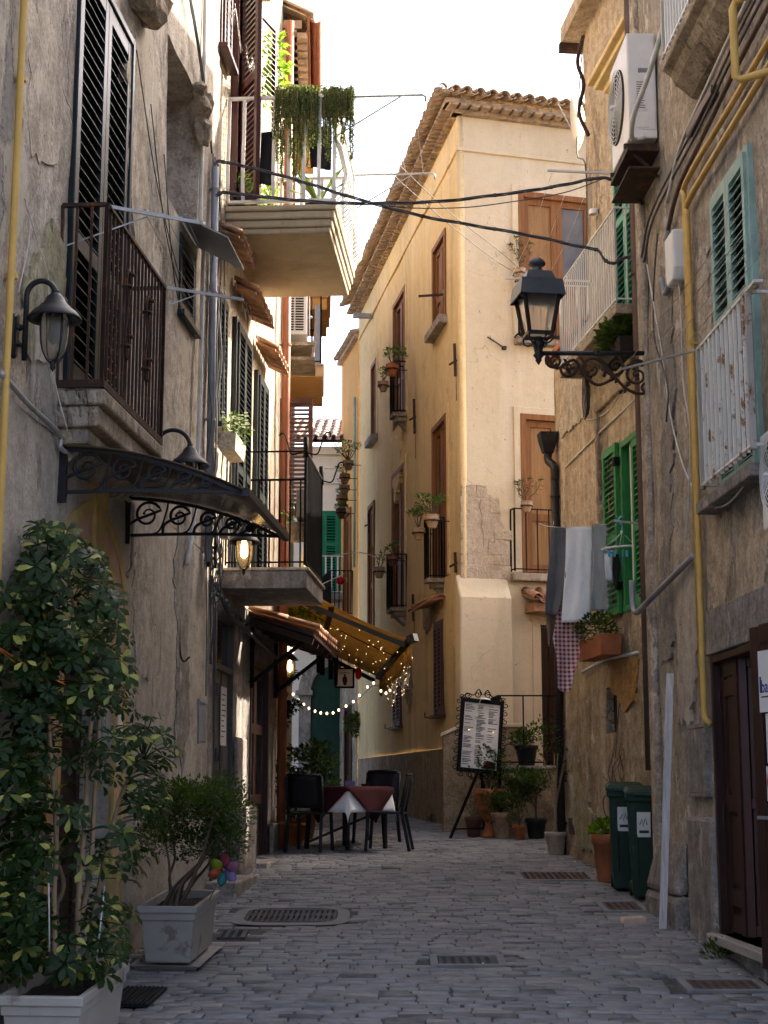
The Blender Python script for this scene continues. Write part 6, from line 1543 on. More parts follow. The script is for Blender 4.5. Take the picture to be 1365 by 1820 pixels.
# ================================================================== laundry
random.seed(59)
def cloth(name, label, cat, rows, Y, m, nx=12, amp=.03, group=None, fold=7., Yf=None, th=.004):
    """rows: (y px, x left px, x right px)"""
    t = thing(name, label, cat, at((rows[0][1]+rows[0][2])/2, rows[0][0], Y), group); mb = MB(); uv = []; seed = rnd(0, 50)
    ys = []
    for (a, b) in zip(rows, rows[1:]):
        n = max(2, int(abs(b[0]-a[0])/7))
        for k in range(n): f = k/n; ys.append(tuple(a[i]+(b[i]-a[i])*f for i in range(3)))
    ys.append(rows[-1]); top = rows[0][0]; span = rows[-1][0]-top
    for (y, l, r) in ys:
        f = (y-top)/max(1, span)
        for k in range(nx+1):
            u = k/nx; p = at(l+(r-l)*u, y, Y)
            p.y += amp*(.25+f*.7)*(sin(u*fold*.7+seed+f*.8)+.2*sin(u*fold*1.9+f*2.5+seed*2))+amp*1.1*noise.noise(V((u*2.2, f*3, seed)))+amp*.35*noise.noise(V((u*6, f*8, seed+9)))
            mb.v.append(tuple(p)); uv.append((p.x, p.z))
    for i in range(len(ys)-1):
        for k in range(nx): a = i*(nx+1)+k; mb.f.append((a, a+nx+1, a+nx+2, a+1)); mb.mi.append(0); mb.sm.append(True)
    me = mb.mesh('cloth', m); ul = me.uv_layers.new(name='UVMap')
    for lp in me.loops: ul.data[lp.index].uv = uv[lp.vertex_index]
    o = link('cloth', me, t, Mw=I4); md = o.modifiers.new('t', 'SOLIDIFY'); md.thickness = th
    return t
LYY = 16.1; GL = 'washing on the line outside the green shutters'
cloth('trousers', 'dark grey trousers hanging leftmost on the washing line', 'trousers', [(937, 979, 1005), (990, 976, 1006), (1040, 971, 1004), (1092, 968, 991)], LYY, MT['cloth_grey'], 12, .03, GL)
cloth('sweater', 'brown-grey sleeve-like garment hanging below the dark trousers', 'garment', [(1040, 971, 995), (1090, 970, 992), (1120, 972, 989), (1150, 974, 984)], LYY+.12, MT['cloth_brown'], 8, .03, GL)
cloth('trousers', 'grey trouser leg hanging between dark trousers and white towel', 'trousers', [(938, 1000, 1018), (1020, 998, 1012), (1085, 996, 1008)], LYY+.1, MT['cloth_grey'], 8, .03, GL)
cloth('towel', 'long white towel, the palest piece on the washing line', 'towel', [(936, 1006, 1053), (1000, 1005, 1052), (1106, 998, 1049)], LYY-.04, MT['cloth_white'], 14, .022, GL)
cloth('shirt', 'light grey top with a ribbed hem right of the white towel', 'shirt', [(931, 1053, 1097), (970, 1053, 1096), (1050, 1052, 1094), (1086, 1050, 1096)], LYY, MT['cloth_light_grey'], 14, .022, GL)
cloth('shirt', 'red and white gingham shirt hanging lowest below the towel', 'shirt', [(1046, 990, 1012), (1080, 989, 1036), (1110, 986, 1040), (1135, 982, 1038), (1165, 988, 1030), (1195, 990, 1020), (1222, 991, 1015), (1229, 997, 1010)], LYY+.1, MT['plaid'], 14, .035, GL)
t = thing('washing_line', 'thin cord carrying the washing from wall to window', 'washing line', at(1050, 935, LYY)); mb = MB()
mb.tube(catmull([at(958, 930, LYY+1.6), at(978, 936, LYY), at(1030, 937, LYY), at(1098, 929, LYY), at(1118, 915, LYY-.1), at(1142, 908, LYY-.5)], 5), .004, 5); mb.build('cord', MT['white_cable'], t, Mw=I4)
GPG = 'wooden pegs on the washing line'
for i, (x, m) in enumerate(((981, 'peg_wood'), (1004, 'peg_wood'), (1008, 'peg_wood'), (1051, 'plastic_orange'), (1055, 'peg_wood'), (1096, 'white_plastic'))):
    p = at(x, 933 if x < 1090 else 924, LYY-.03)
    lab = {'plastic_orange': 'orange plastic peg between towel and light grey top', 'white_plastic': 'white peg at the right corner of the light grey top'}.get(m, ['pale wooden peg on the waist of the dark trousers', 'pale wooden peg at the left corner of the white towel', '', '', 'pale wooden peg at the right corner of the white towel', ''][i] if i != 2 else 'second pale peg at the left corner of the white towel')
    t = thing('clothes_peg', lab, 'peg', T(*p) @ Matrix.Rotation(rnd(-.5, .5), 4, 'Y'), GPG)
    mb = MB()
    for s in (-1, 1): mb.hexa([(s*.006-.004, -.006, -.04), (s*.006+.004, -.006, -.04), (s*.006-.004, .006, -.04), (s*.006+.004, .006, -.04), (s*.012-.004, -.006, .04), (s*.012+.004, -.006, .04), (s*.012-.004, .006, .04), (s*.012+.004, .006, .04)])
    mb.build('peg', MT[m], t)
# sock hanger
HYY = 15.6; c = at(1105, 975, HYY); t = thing('clip_hanger', 'white oval clip hanger on a blue hook', 'clip hanger', c); k = HYY/2770
mb = MB(); mb.tube([c+V((35*k*cos(a), .16*sin(a), .012*cos(a))) for a in [2*PI*j/32 for j in range(33)]], .012, 7); mb.build('hoop', MT['white_plastic'], t, Mw=I4)
top = at(1105, 946, HYY); mb = MB()
for j in range(6): a = 2*PI*j/6+.3; mb.tube([top, c+V((33*k*cos(a), .15*sin(a), 0))], .003, 4)
mb.ball(top, .018, 8); mb.build('string', MT['white_plastic'], t, Mw=I4)
mb = MB(); mb.tube(catmull([top, at(1107, 935, HYY), at(1099, 928, HYY), at(1102, 920, HYY), at(1108, 917, HYY)], 5), .011, 7); mb.build('hook', MT['plastic_blue'], t, Mw=I4)
mb = MB()
clips = [(1074, 1), (1083, 0), (1092, -1), (1107, 0), (1114, -1), (1124, 1), (1133, 0)]
for x, s in clips: p = at(x, 984, HYY+.1*s); mb.box(p.x-.012, p.x+.012, p.y-.01, p.y+.01, p.z-.03, p.z+.035)
mb.build('clip', MT['plastic_blue'], t, Mw=I4)
GS = 'small washing on the clip hanger'
for lab, cat, rows, m in (('white socks pinned leftmost on the clip hanger', 'socks', [(984, 1074, 1090), (1010, 1075, 1089), (1034, 1078, 1089)], 'cloth_white'),
        ('black stocking hanging lowest from the clip hanger', 'sock', [(985, 1091, 1099), (1010, 1089, 1102), (1035, 1091, 1099), (1046, 1094, 1098)], 'cloth_black'),
        ('blue-grey briefs hanging from the clip hanger', 'briefs', [(984, 1105, 1124), (1008, 1104, 1120), (1030, 1108, 1121)], 'cloth_blue'),
        ('pale lilac socks pinned rightmost on the clip hanger', 'socks', [(984, 1128, 1138), (1012, 1126, 1140), (1036, 1128, 1138)], 'cloth_white')):
    cloth('small_washing', lab, cat, rows, HYY+rnd(-.06, .06), MT[m], 6, .02, GS, 4.)

# ================================================================== street lamp on its bracket
random.seed(61)
YLp = 13.72
pm = at(1163, 628, YLp); pl = at(957, 628, YLp)
t = thing('street_lamp', 'four-sided iron street lamp on a scrolled wall bracket', 'street lamp', pm)
mb = MB(); mb.tube([pm, pl], .021, 10); mb.lathe([(.03, -.02), (.03, .02)], V(((pm.x+pl.x)/2, pm.y, pm.z)), 10)
mb.prism([(pm.x-.03, pm.z+.20), (pm.x, pm.z+.30), (pm.x+.03, pm.z+.20), (pm.x+.03, pm.z-.42), (pm.x, pm.z-.55), (pm.x-.03, pm.z-.42)][::-1], pm.y-.02, pm.y+.02)
mb.build('arm', MT['cast_black'], t, Mw=I4)
mb = MB(); K = YLp/2740
def pxp(x, y): return at(x, y, YLp)
for (x, y, r0, r1, a0, tn) in ((985, 641, 15, 4, 2.6, 1.3), (1008, 655, 17, 4, .3, -1.3), (1052, 656, 25, 5, -.6, 1.3), (1095, 652, 20, 4, 2.8, 1.2), (1132, 667, 22, 5, 1., 1.4), (1148, 690, 10, 3, 0, 1.2)):
    c = pxp(x, y); mb.tube(scroll(c, r0*K, r1*K, a0, tn), [.017*(1-.5*j/26) for j in range(27)], 6); mb.ball(c, .022 if r0 > 16 else .014, 8)
for pts in (((972, 632), (990, 655), (1020, 640), (1040, 668), (1062, 684), (1090, 672), (1118, 648)), ((1065, 634), (1085, 660), (1112, 690), (1140, 700), (1158, 690)), ((1030, 632), (1040, 650), (1035, 668)), ((1100, 632), (1112, 655), (1130, 640), (1155, 650))):
    mb.tube(catmull([pxp(*p) for p in pts], 5), .014, 6)
for k in range(26):
    x, y = random.choice(((990, 645), (1010, 650), (1045, 665), (1070, 650), (1095, 670), (1125, 650), (1145, 675), (1115, 690)))
    mb.leaf(pxp(x+rnd(-8, 8), y+rnd(-6, 8)), V((rnd(-1, 1), rnd(-.4, .4), rnd(-1, .6))), V((0, -1, 0)), .06, .035, .3)
mb.build('scrollwork', MT['rusty_iron'], t, Mw=I4, solid=0)
lx, ly = pl.x, YLp; z_ = lambda y: at(957, y, YLp).z
def sq(mb, lv, cap0=False, cap1=False): mb.frust([(h*K, h*K, z_(y)) for h, y in lv], (lx, ly, 0), cap0, cap1)
RZL = T(lx, ly, 0) @ RZ(.16) @ T(-lx, -ly, 0)
mb = MB(); sq(mb, [(41, 533), (37, 505), (27, 502), (22, 487), (7, 486), (7, 470), (11, 469)], False, True)
mb.lathe([(7*K, z_(487)), (13*K, z_(484)), (8*K, z_(478)), (9*K, z_(474)), (15*K, z_(471)), (15*K, z_(467)), (11*K, z_(462)), (3*K, z_(460)), (.001, z_(459))], (lx, ly, 0), 18)
mb.build('roof', MT['lamp_roof'], t, Mw=RZL, solid=.006)
mb = MB()
for sx_, sy_ in ((0, -1), (1, 0), (0, 1), (-1, 0)):
    P = [(lx+(sx_*h_+(q*h_ if sx_ == 0 else 0))*K, ly+(sy_*h_+(q*h_ if sy_ == 0 else 0))*K, z_(y)) for y, h_ in ((594, 20), (523, 31)) for q in (-1, 1)]
    mb.add(P, [(0, 1, 3, 2)], False)
mb.build('pane', MT['frosted_pane'], t, Mw=RZL)
mb = MB()
for sx in (-1, 1):
    for sy in (-1, 1): mb.bar((lx+sx*33*K, ly+sy*33*K, z_(522)), (lx+sx*21*K, ly+sy*21*K, z_(595)), .028, .028)
for y, h in ((521, 33), (596, 21)):
    for a, b in (((-1, -1), (1, -1)), ((1, -1), (1, 1)), ((1, 1), (-1, 1)), ((-1, 1), (-1, -1))): mb.bar((lx+a[0]*h*K, ly+a[1]*h*K, z_(y)), (lx+b[0]*h*K, ly+b[1]*h*K, z_(y)), .028, .03)
for a in range(4): an = a*PI/2+PI/4; mb.tube(catmull([(lx+31*K*cos(an), ly+31*K*sin(an), z_(596)), (lx+30*K*cos(an), ly+30*K*sin(an), z_(606)), (lx+20*K*cos(an), ly+20*K*sin(an), z_(612)), (lx+8*K*cos(an), ly+8*K*sin(an), z_(608))], 4), .009, 6)
mb.lathe([(9*K, z_(600)), (8*K, z_(606)), (14*K, z_(611)), (9*K, z_(617)), (7*K, z_(628)), (10*K, z_(632)), (5*K, z_(638)), (6*K, z_(641)), (.001, z_(649))], (lx, ly, 0), 16)
mb.build('frame', MT['cast_black'], t, Mw=RZL)
mb = MB(); sq(mb, [(36, 531), (33, 507)], False, True); mb.build('reflector', MT['steel_grey'], t, Mw=RZL)

# ================================================================== bins, board, bits
random.seed(67)
def bin_(label, x, y, rz):
    t = thing('wheelie_bin', label, 'wheelie bin', slope_frame(x, y, rz), 'green wheelie bins at the corner')
    h, w0, w1 = .94, .115, .15
    mb = MB(); mb.frust([(w0, .19, .04), (w0, .19, .06), (w1, .235, h-.06), (w1+.02, .255, h-.06), (w1+.02, .255, h)], (0, 0, 0), True, True); 
    for s in (-1, 1): mb.box(s*w1*.5-.012, s*w1*.5+.012, -.235, -.2, .2, h-.1)
    mb.build('body', MT['bin_green'], t, bev=.015)
    mb = MB(); mb.frust([(w1+.03, .265, h), (w1+.03, .265, h+.025), (w1, .23, h+.055), (w1*.7, .15, h+.06)], (0, 0, 0), False, True); mb.bar((-w1, .27, h+.0), (w1, .27, h+.0), .03, .03); mb.box(-.1, .1, -.29, -.26, h-.01, h+.015)
    mb.build('lid', MT['bin_green'], t, bev=.01)
    mb = MB(); mb.box(-.075, .045, -.202, -.185, .58, .80); mb.m = 1; mb.tube([(-.05, -.203, .69), (-.03, -.203, .74), (-.02, -.203, .68), (.0, -.203, .75), (.015, -.203, .69)], .005, 4); mb.box(-.055, .03, -.204, -.2, .615, .64)
    mb.build('sticker', [MT['paper'], MT['ink']], t, M=Matrix.Rotation(.055, 4, 'X'))
    for s in (-1, 1):
        mb = MB(); mb.lathe([(.001, -.02), (.07, -.02), (.07, .02), (.001, .02)], (0, 0, 0), 14); mb.build('wheel', MT['black_pot'], t, M=T(s*(w0+.0), .18, .075) @ Matrix.Rotation(PI/2, 4, 'Y'))
    return t
bin_('dark green wheelie bin nearest the wall corner, right of its twin', 2.36, 14.6, -.12)
bin_('dark green wheelie bin behind its twin, beside the orange pot', 2.275, 15.2, -.12)
a, b = gp(1178, 1652), at(1191, 1197, 12.95)
t = thing('wooden_board', 'long weathered white board leaning upright against the right wall', 'board', a)
mb = MB(); mb.bar(a, b, .058, .025, up=(0, 1, 0)); mb.build('board', MT['grey_wood'], t, Mw=I4, bev=.003)
p = gp(1124, 1640); t = thing('loose_brick', 'broken pale brick lying on the cobbles near the leaning board', 'brick', slope_frame(p.x, p.y, .2))
mb = MB(); mb.hexa([(-.11, -.05, 0), (.10, -.06, 0), (-.10, .05, 0), (.11, .04, 0), (-.08, -.045, .04), (.10, -.05, .05), (-.09, .04, .045), (.09, .035, .05)]); mb.build('brick', MT['brick_bit'], t, bev=.006)
for px, py, lab in ((1160, 1588, 'green weed growing from the wall foot beside the bins'), (1272, 1703, 'low weed at the wall foot by the shop doorstep'), (770, 1462, 'mossy weeds along the foot of the yellow wall')):
    p = gp(px, py); t = thing('weed', lab, 'weed', p); mb = MB(); foliage(mb, p+V((0, 0, .05)), (.1, .08, .07), 90, .05, .025, .1, .7); mb.build('leaves', MT['shrub_leaf'], t, Mw=I4)

t = thing('litter', 'dead leaves and scraps of paper scattered over the cobbles', 'litter', V((0, 12, g(12))))
t['kind'] = 'stuff'; mb = MB()
for k in range(170):
    y = rnd(8.5, 19); e = rnd(0, 1); xl, xr = XL(y)+.15, XR1(y)-.12
    x = xl+(xr-xl)*(e*e*.5 if rnd(0, 1) < .5 else 1-e*e*.5)
    a = rnd(0, 6.3); p = V((x, y, g(y)+nz2(x, y)+.008)); mb.m = random.choice((0, 0, 0, 1, 2)); mb.leaf(p, V((cos(a), sin(a), .15)), V((rnd(-.2, .2), rnd(-.2, .2), 1)), rnd(.015, .045), rnd(.01, .025), .3)
mb.build('scraps', [MT['dry_leaf'], MT['paper'], MT['dark_bark']], t, Mw=I4)['kind'] = 'stuff'

# ================================================================== cafe table, chairs, menu board
random.seed(71)
tc = V((-.45, 19.05, g(19.05)))
t = thing('table', 'small cafe table with crossed black legs under burgundy cloth', 'table', T(*tc) @ RZ(PI/4+.06))
mb = MB(); mb.box(-.36, .36, -.36, .36, .685, .71); mb.build('tabletop', MT['resin_black'], t, bev=.006)
for sx in (-1, 1):
    for sy in (-1, 1): mb = MB(); mb.bar((sx*.3, sy*.3, .69), (sx*.33, sy*.33, 0), .04, .04); mb.build('leg', MT['resin_black'], t)
mb = MB(); mb.bar((-.31, -.31, .08), (.31, .31, .45), .03, .03); mb.bar((-.31, .31, .08), (.31, -.31, .45), .03, .03); mb.bar((0, 0, .03), (0, 0, .66), .05, .05); mb.build('stretcher', MT['resin_black'], t)
def tcloth(name, label, m, half, rot, drop_f, z0, hang):
    t = thing(name, label, 'tablecloth', T(*tc) @ RZ(PI/4+.06)); n = 28; mb = MB(); h = .365
    for i in range(n+1):
        for k in range(n+1):
            u, v = (-1+2*i/n)*half, (-1+2*k/n)*half; x, y = u*cos(rot)-v*sin(rot), u*sin(rot)+v*cos(rot)
            ex, ey = max(0, abs(x)-h), max(0, abs(y)-h); d = math.hypot(ex, ey)
            cx, cy = max(-h, min(h, x)), max(-h, min(h, y))
            q = d*.16+(.012 if d > 0 else 0)*(1+hang*2.5)
            if d > 0:
                nx_, ny_ = math.copysign(ex, x)/d, math.copysign(ey, y)/d
                w_ = .012*sin(6*math.atan2(y, x))*min(1, d*5)
                cx += nx_*(q+w_); cy += ny_*(q+w_)
            mb.v.append((cx, cy, z0-d*.97))
    for i in range(n):
        for k in range(n): a = i*(n+1)+k; mb.f.append((a, a+n+1, a+n+2, a+1)); mb.mi.append(0); mb.sm.append(True)
    mb.build('cloth', m, t, solid=.003)
tcloth('tablecloth', 'white undercloth hanging in points at the table corners', MT['cloth_white'], .66, 0, 1, .714, 0)
tcloth('tablecloth', 'burgundy cloth laid crosswise over the white undercloth', MT['burgundy_cloth'], .57, PI/4, 1, .726, 1)
for dx, dy, lab in ((.05, -.1, 'small lilac napkin holder on the burgundy cloth'), (.22, .05, 'little red dish on the burgundy cloth')):
    t = thing('napkin_holder' if dx < .1 else 'dish', lab, 'tableware', tc+V((dx, dy, .727))); mb = MB()
    if dx < .1: mb.box(-.06, .06, -.03, .03, 0, .012); mb.box(-.06, .06, -.03, -.024, .012, .06); mb.box(-.06, .06, .024, .03, .012, .06); mb.build('holder', MT['petal_5'], t, bev=.003)
    else: mb.lathe([(.03, 0), (.05, .02), (.05, .028), (.02, .012)], (0, 0, 0), 14, True); mb.build('dish', MT['burgundy_cloth'], t)
def make_chair(label, M):
    t = thing('chair', label, 'chair', M, 'black resin chairs round the cafe table')
    mb = MB(); mb.hexa([(-.22, -.21, .43), (.22, -.21, .43), (-.20, .22, .42), (.20, .22, .42), (-.22, -.21, .46), (.22, -.21, .46), (-.20, .22, .445), (.20, .22, .445)]); mb.build('seat', MT['resin_black'], t, bev=.012)
    mb = MB()
    def bk(x, z): return (x, .20+(z-.45)*.22+.03*(x/.2)**2*-1, z)
    X = [-.2, -.1, 0, .1, .2]
    Z = [.50+.052*k for k in range(8)]
    vs = []; 
    for z in Z:
        for x in X: vs.append(bk(x*(1+.02*(z-.45)), z))
    mb.add(vs, [(r*5+c, r*5+c+1, r*5+c+6, r*5+c+5) for r in range(7) for c in range(4)], True)
    mb.build('backrest', MT['resin_black'], t, solid=.014)
    mb = MB()
    for s in (-1, 1): mb.tube([(s*.2, .2, .44), (s*.215, .225, .6), (s*.21, .28, .86)], .018, 8)
    mb.tube([bk(-.2, .868), bk(0, .875), bk(.2, .868)], .018, 8); mb.build('back_frame', MT['resin_black'], t)
    for sx in (-1, 1):
        mb = MB(); mb.bar((sx*.195, -.19, .44), (sx*.21, -.22, 0), .036, .036); mb.build('leg', MT['resin_black'], t, bev=.005)
        mb = MB(); mb.bar((sx*.195, .2, .44), (sx*.21, .29, 0), .036, .036); mb.build('leg', MT['resin_black'], t, bev=.005)
    return t
def chM(x, y, rz): return T(x, y, g(y)) @ RZ(rz)
ch = make_chair('black chair with its solid back to the viewer, left of the table', chM(-.86, 18.72, PI-.25))
copy_tree(ch, chM(.03, 18.8, -PI/2-.12), None, 'black chair seen from the side at the right of the table')
copy_tree(ch, chM(-.1, 19.7, -.35), None, 'black chair on the far side of the table, partly hidden')
# menu board on an easel
bw, bh = .57, .96; YE = 20.62
c = at(854, 1308, YE); cb = at(846, 1484, YE)
RM = T(c.x, c.y, c.z) @ RZ(.12) @ Matrix.Rotation(.10, 4, 'Y') @ Matrix.Rotation(-.14, 4, 'X')
t = thing('menu_board', 'framed menu board with curled iron edging on an easel', 'menu board', RM)
mb = MB(); frame_bars(mb, -bw/2, bw/2, -bh/2, bh/2, .05, -.02, .03); mb.build('frame', MT['iron'], t, bev=.004)
mb = MB(); mb.box(-bw/2+.05, bw/2-.05, 0, .02, -bh/2+.05, bh/2-.05); mb.build('sheet', MT['paper'], t)
mb = MB(); random.seed(9)
for col in range(3):
    x0 = -bw/2+.065+.155*col; z = bh/2-.09
    while z > -bh/2+(.09 if col < 2 else .25):
        if rnd(0, 1) < .82: mb.box(x0, x0+rnd(.06, .125), -.0025, .0, z, z+.0075)
        z -= random.choice((.018, .018, .03))
mb.build('lettering', MT['ink'], t)['kind'] = 'stuff'
mb = MB(); mb.prism([(.04, -.42), (.22, -.42), (.22, -.33), (.1, -.31)], -.003, .0); mb.build('picture', MT['burgundy_cloth'], t)
mb = MB()
for k in range(9):
    for s in (-1, 1): z = -bh/2+.05+k*.108; mb.tube(scroll((s*(bw/2+.026), .005, z), .042, .012, PI/2 if s > 0 else PI/2, s*1.2, 16), .006, 5)
for k in range(5):
    x = -bw/2+.06+k*.112; mb.tube(scroll((x, .005, -bh/2-.03), .04, .01, PI, 1.2, 16), .006, 5)
for s in (-1, 1):
    mb.tube(catmull([(s*bw/2, .005, bh/2), (s*.2, .005, bh/2+.06), (s*.12, .005, bh/2+.05), (s*.06, .005, bh/2+.13), (s*.01, .005, bh/2+.06)], 5), .008, 6)
    mb.tube(scroll((s*.2, .005, bh/2+.04), .045, .012, 0, s*1.3, 18), .007, 5); mb.tube(scroll((s*.07, .005, bh/2+.06), .045, .012, 1, s*1.3, 18), .007, 5); mb.tube(scroll((s*.27, .005, bh/2+.02), .035, .01, 0, s*1.2, 16), .006, 5)
mb.build('scroll_edging', MT['iron'], t)
mb = MB(); mb.ball((-.16, -.015, .06), .007, 8); mb.ball((.16, -.015, .06), .007, 8); mb.build('bulb', MT['fairy_glow'], t)
mb = MB(); mb.tube(catmull([(-.02, -.02, bh/2+.02), (-.06, -.03, bh/2-.1), (-.07, -.03, bh/2-.2)], 4), .005, 5); mb.box(-.09, -.055, -.035, -.01, bh/2-.24, bh/2-.18); mb.lathe([(.08, 0), (.05, .025), (.01, .03)], (.03, -.01, bh/2-.01), 12); mb.build('clip_lamp', MT['white_plastic'], t)
mb = MB(); f1 = at(800, 1484, 20.45); f1.z = g(f1.y); top = c+V((-.02, .02, -.42)); mb.bar(top, f1, .03, .03)
f2 = V((c.x+.2, 20.75, g(20.75))); mb.bar(top, f2, .03, .03); f3 = V((c.x+.05, 20.9, g(20.9))); mb.bar(c+V((0, .06, .1)), f3, .03, .03); mb.bar(f1+V((.05, 0, .12)), f2+V((-.03, 0, .12)), .02, .02); mb.build('easel', MT['iron'], t, Mw=I4)

# ================================================================== porch roof, awning, lights
random.seed(73)
t = thing('porch_roof', 'dark underside of a tiled porch roof above the cafe doors', 'porch roof', W2.frame(3.4, 3.4))
p0 = W2.S(445, 1098, .2)
mb = MB(); M_ = W2.M
q0, q1, oo = 2.35, 4.75, .70
mb.hexa([(q0, -oo, 3.48), (q1, -oo-.02, 3.44), (q0, .0, 3.70), (q1, .0, 3.66), (q0, -oo, 3.52), (q1, -oo-.02, 3.48), (q0, 0, 3.74), (q1, 0, 3.70)])
for k in range(5): mb.bar((q0+.15+.52*k, 0, 3.66), (q0+.16+.52*k, -oo+.02, 3.44), .06, .07)
mb.build('boarding', MT['brown_wood'], t, Mw=M_)
mb = MB(); tiles(mb, q0, q1, 0, -oo-.06, 3.76, 3.54, .17, 2, False); mb.build('tiling', MT['tile'], t, Mw=M_)
for s in (q0+.2, q1-.3): mb = MB(); mb.bar((s, 0, 3.0), (s, -oo+.1, 3.46), .04, .04); mb.bar((s, -.02, 2.95), (s, -.02, 3.6), .04, .04); mb.build('bracket', MT['iron'], t, Mw=M_)
t = thing('shrub', 'sunlit lime-green leaves showing between the balcony and the porch roof', 'plant', at(540, 1098, 19.5)); mb = MB(); foliage(mb, at(535, 1097, 19.6), (.3, .3, .1), 260, .06, .04, .1, .5); mb.build('foliage', MT['lime_leaf'], t, Mw=I4)
# awning
A, B, C_, D_ = V((-1.30, 18.9, 4.50)), at(727, 1138, 18.7), at(672, 1203, 23.6), V((-1.55, 23.9, 4.45))
t = thing('awning', 'extended ochre canvas awning with dark seams over the cafe', 'awning', (A+D_)/2)
def bil(u, v): # u out from wall, v along
    p = (A*(1-u)+B*u)*(1-v)+(D_*(1-u)+C_*u)*v; p.z -= .10*sin(PI*u)*.7+.02*sin(PI*v*3); return p
mb = MB(); nu, nv = 16, 20
mb.v = [tuple(bil(i/nu, k/nv)) for k in range(nv+1) for i in range(nu+1)]
for k in range(nv):
    for i in range(nu): a = k*(nu+1)+i; mb.f.append((a, a+1, a+nu+2, a+nu+1)); mb.mi.append(0); mb.sm.append(True)
mb.build('canvas', MT['canvas'], t, Mw=I4, solid=.003)
mb = MB()
for v in (.34,):
    P = [bil(i/12, v)-V((0, 0, .03)) for i in range(13)]
    for a, b in zip(P, P[1:]): mb.bar(a, b, .09, .012)
for u in (.42,):
    P = [bil(u, i/12)-V((0, 0, .03)) for i in range(13)]
    for a, b in zip(P, P[1:]): mb.bar(a, b, .07, .012)
mb.build('seam', MT['canvas_dark'], t, Mw=I4)
mb = MB(); mb.tube([B, C_], .045, 10); mb.bar(B+V((0, -.02, 0)), B+V((.08, -.08, .03)), .09, .09); mb.bar(bil(.0, .02)-V((0, 0, .25)), B-V((0.05, 0, .06)), .05, .06); mb.bar(bil(0, .98)-V((0, 0, .25)), C_-V((.05, 0, .06)), .06, .06); mb.build('frame', MT['cast_black'], t, Mw=I4)
mb = MB(); n = 60; vs = []
for k in range(n+1):
    p = B+(C_-B)*k/n; dz = .26+.045*abs(sin(PI*k/4)); vs += [p+V((.02, 0, -.03)), p+V((.03+.02*sin(k*.9), 0, -dz))]
mb.add(vs, [(2*k, 2*k+1, 2*k+3, 2*k+2) for k in range(n)], True); mb.build('valance', MT['canvas'], t, Mw=I4, solid=.003)
# fairy lights in the awning
t = thing('fairy_lights', 'tiny fairy lights strung under the awning and hanging at its edge', 'fairy lights', B)
mb, gl = MB(), MB()
for k in range(46): p = bil(rnd(.3, 1), rnd(.05, .95))-V((0, 0, .05)); gl.ball(p, .006, 5)
for k in range(34):
    p = B+(C_-B)*rnd(0, .75)+V((.04, 0, -.1)); ln = rnd(.2, .55); pts = [p+V((rnd(-.03, .03), rnd(-.04, .04), -ln*j/5)) for j in range(6)]; mb.tube(pts, .004, 4)
    for q in pts[1:]:
        if rnd(0, 1) < .35: gl.ball(q, .0065, 5)
mb.build('wire', MT['wicker_pot'], t, Mw=I4)['kind'] = 'stuff'; gl.build('bulbs', MT['fairy_glow'], t, Mw=I4)['kind'] = 'stuff'
t = thing('string_lights', 'string of round glowing bulbs swagged across the lane to the awning tip', 'string lights', at(590, 1265, 21))
P = catmull([at(505, 1228, 20.6), at(522, 1240, 20.8), at(548, 1260, 21), at(570, 1266, 21.2), at(590, 1267, 21.3), at(608, 1260, 21.4), at(640, 1240, 21.5), at(665, 1218, 21.6), at(690, 1228, 21.0), at(700, 1205, 20.0)], 8)
mb = MB(); mb.tube(P, .004, 5); mb.build('cord', MT['cable'], t, Mw=I4)
for x, y in ((521, 1234), (530, 1244), (540, 1252), (549, 1259), (560, 1264), (570, 1267), (581, 1268), (592, 1267), (602, 1262), (615, 1255), (628, 1247), (639, 1236), (653, 1221), (664, 1214), (677, 1228), (686, 1232), (693, 1227)):
    p = at(x, y, 21.2); mb = MB(); mb.ball(p, .0165, 8, 1.25); mb.build('bulb', MT['bulb_glow'], t, Mw=I4)
# hanging sign, pendant bits
p = at(613, 1205, 22.5); t = thing('hanging_sign', 'small square hanging sign with an amphora picture under the awning', 'sign', T(*p)); k = 22.5/2810
mb = MB(); mb.box(-17*k, 17*k, -.04, .04, -18*k, 18*k); mb.m = 1; mb.box(-14*k, 14*k, -.045, .045, -15*k, 15*k); mb.build('panel', [MT['iron'], MT['cloth_white']], t)
mb = MB(); mb.lathe([(.001, -.10), (.02, -.09), (.035, -.03), (.03, .01), (.012, .03), (.012, .05), (.02, .06)], (0, -.046, -.01), 12, sy=.15); mb.tube([(-.07, -.048, .06), (0, -.048, .075), (.07, -.048, .06)], .003, 4); mb.build('emblem', MT['brown_wood'], t)
mb = MB(); 
for s in (-1, 1): mb.tube([(s*.06, 0, 18*k), (s*.05, 0, 18*k+.14)], .006, 5)
mb.build('hanger', MT['iron'], t)
p = at(605, 1032, 29.0); t = thing('lantern', 'round red paper lantern hanging far down the lane', 'lantern', T(*p)); mb = MB(); mb.ball((0, 0, 0), .085, 14, .95); mb.build('globe', MT['red_glass'], t); mb = MB(); mb.tube([(0, 0, .08), (0, 0, .5)], .006, 5); mb.build('cord', MT['cable'], t)
p = at(660, 1200, 22.); t = thing('lantern', 'small red glass lantern beside the hanging sign', 'lantern', T(*at(637, 1196, 22))); mb = MB(); mb.lathe([(.02, -.09), (.045, -.05), (.045, .04), (.015, .07)], (0, 0, 0), 12, True, True); mb.build('globe', MT['red_glass'], t); mb = MB(); mb.tube([(0, 0, .07), (0, 0, .22)], .005, 5); mb.build('cord', MT['cable'], t)
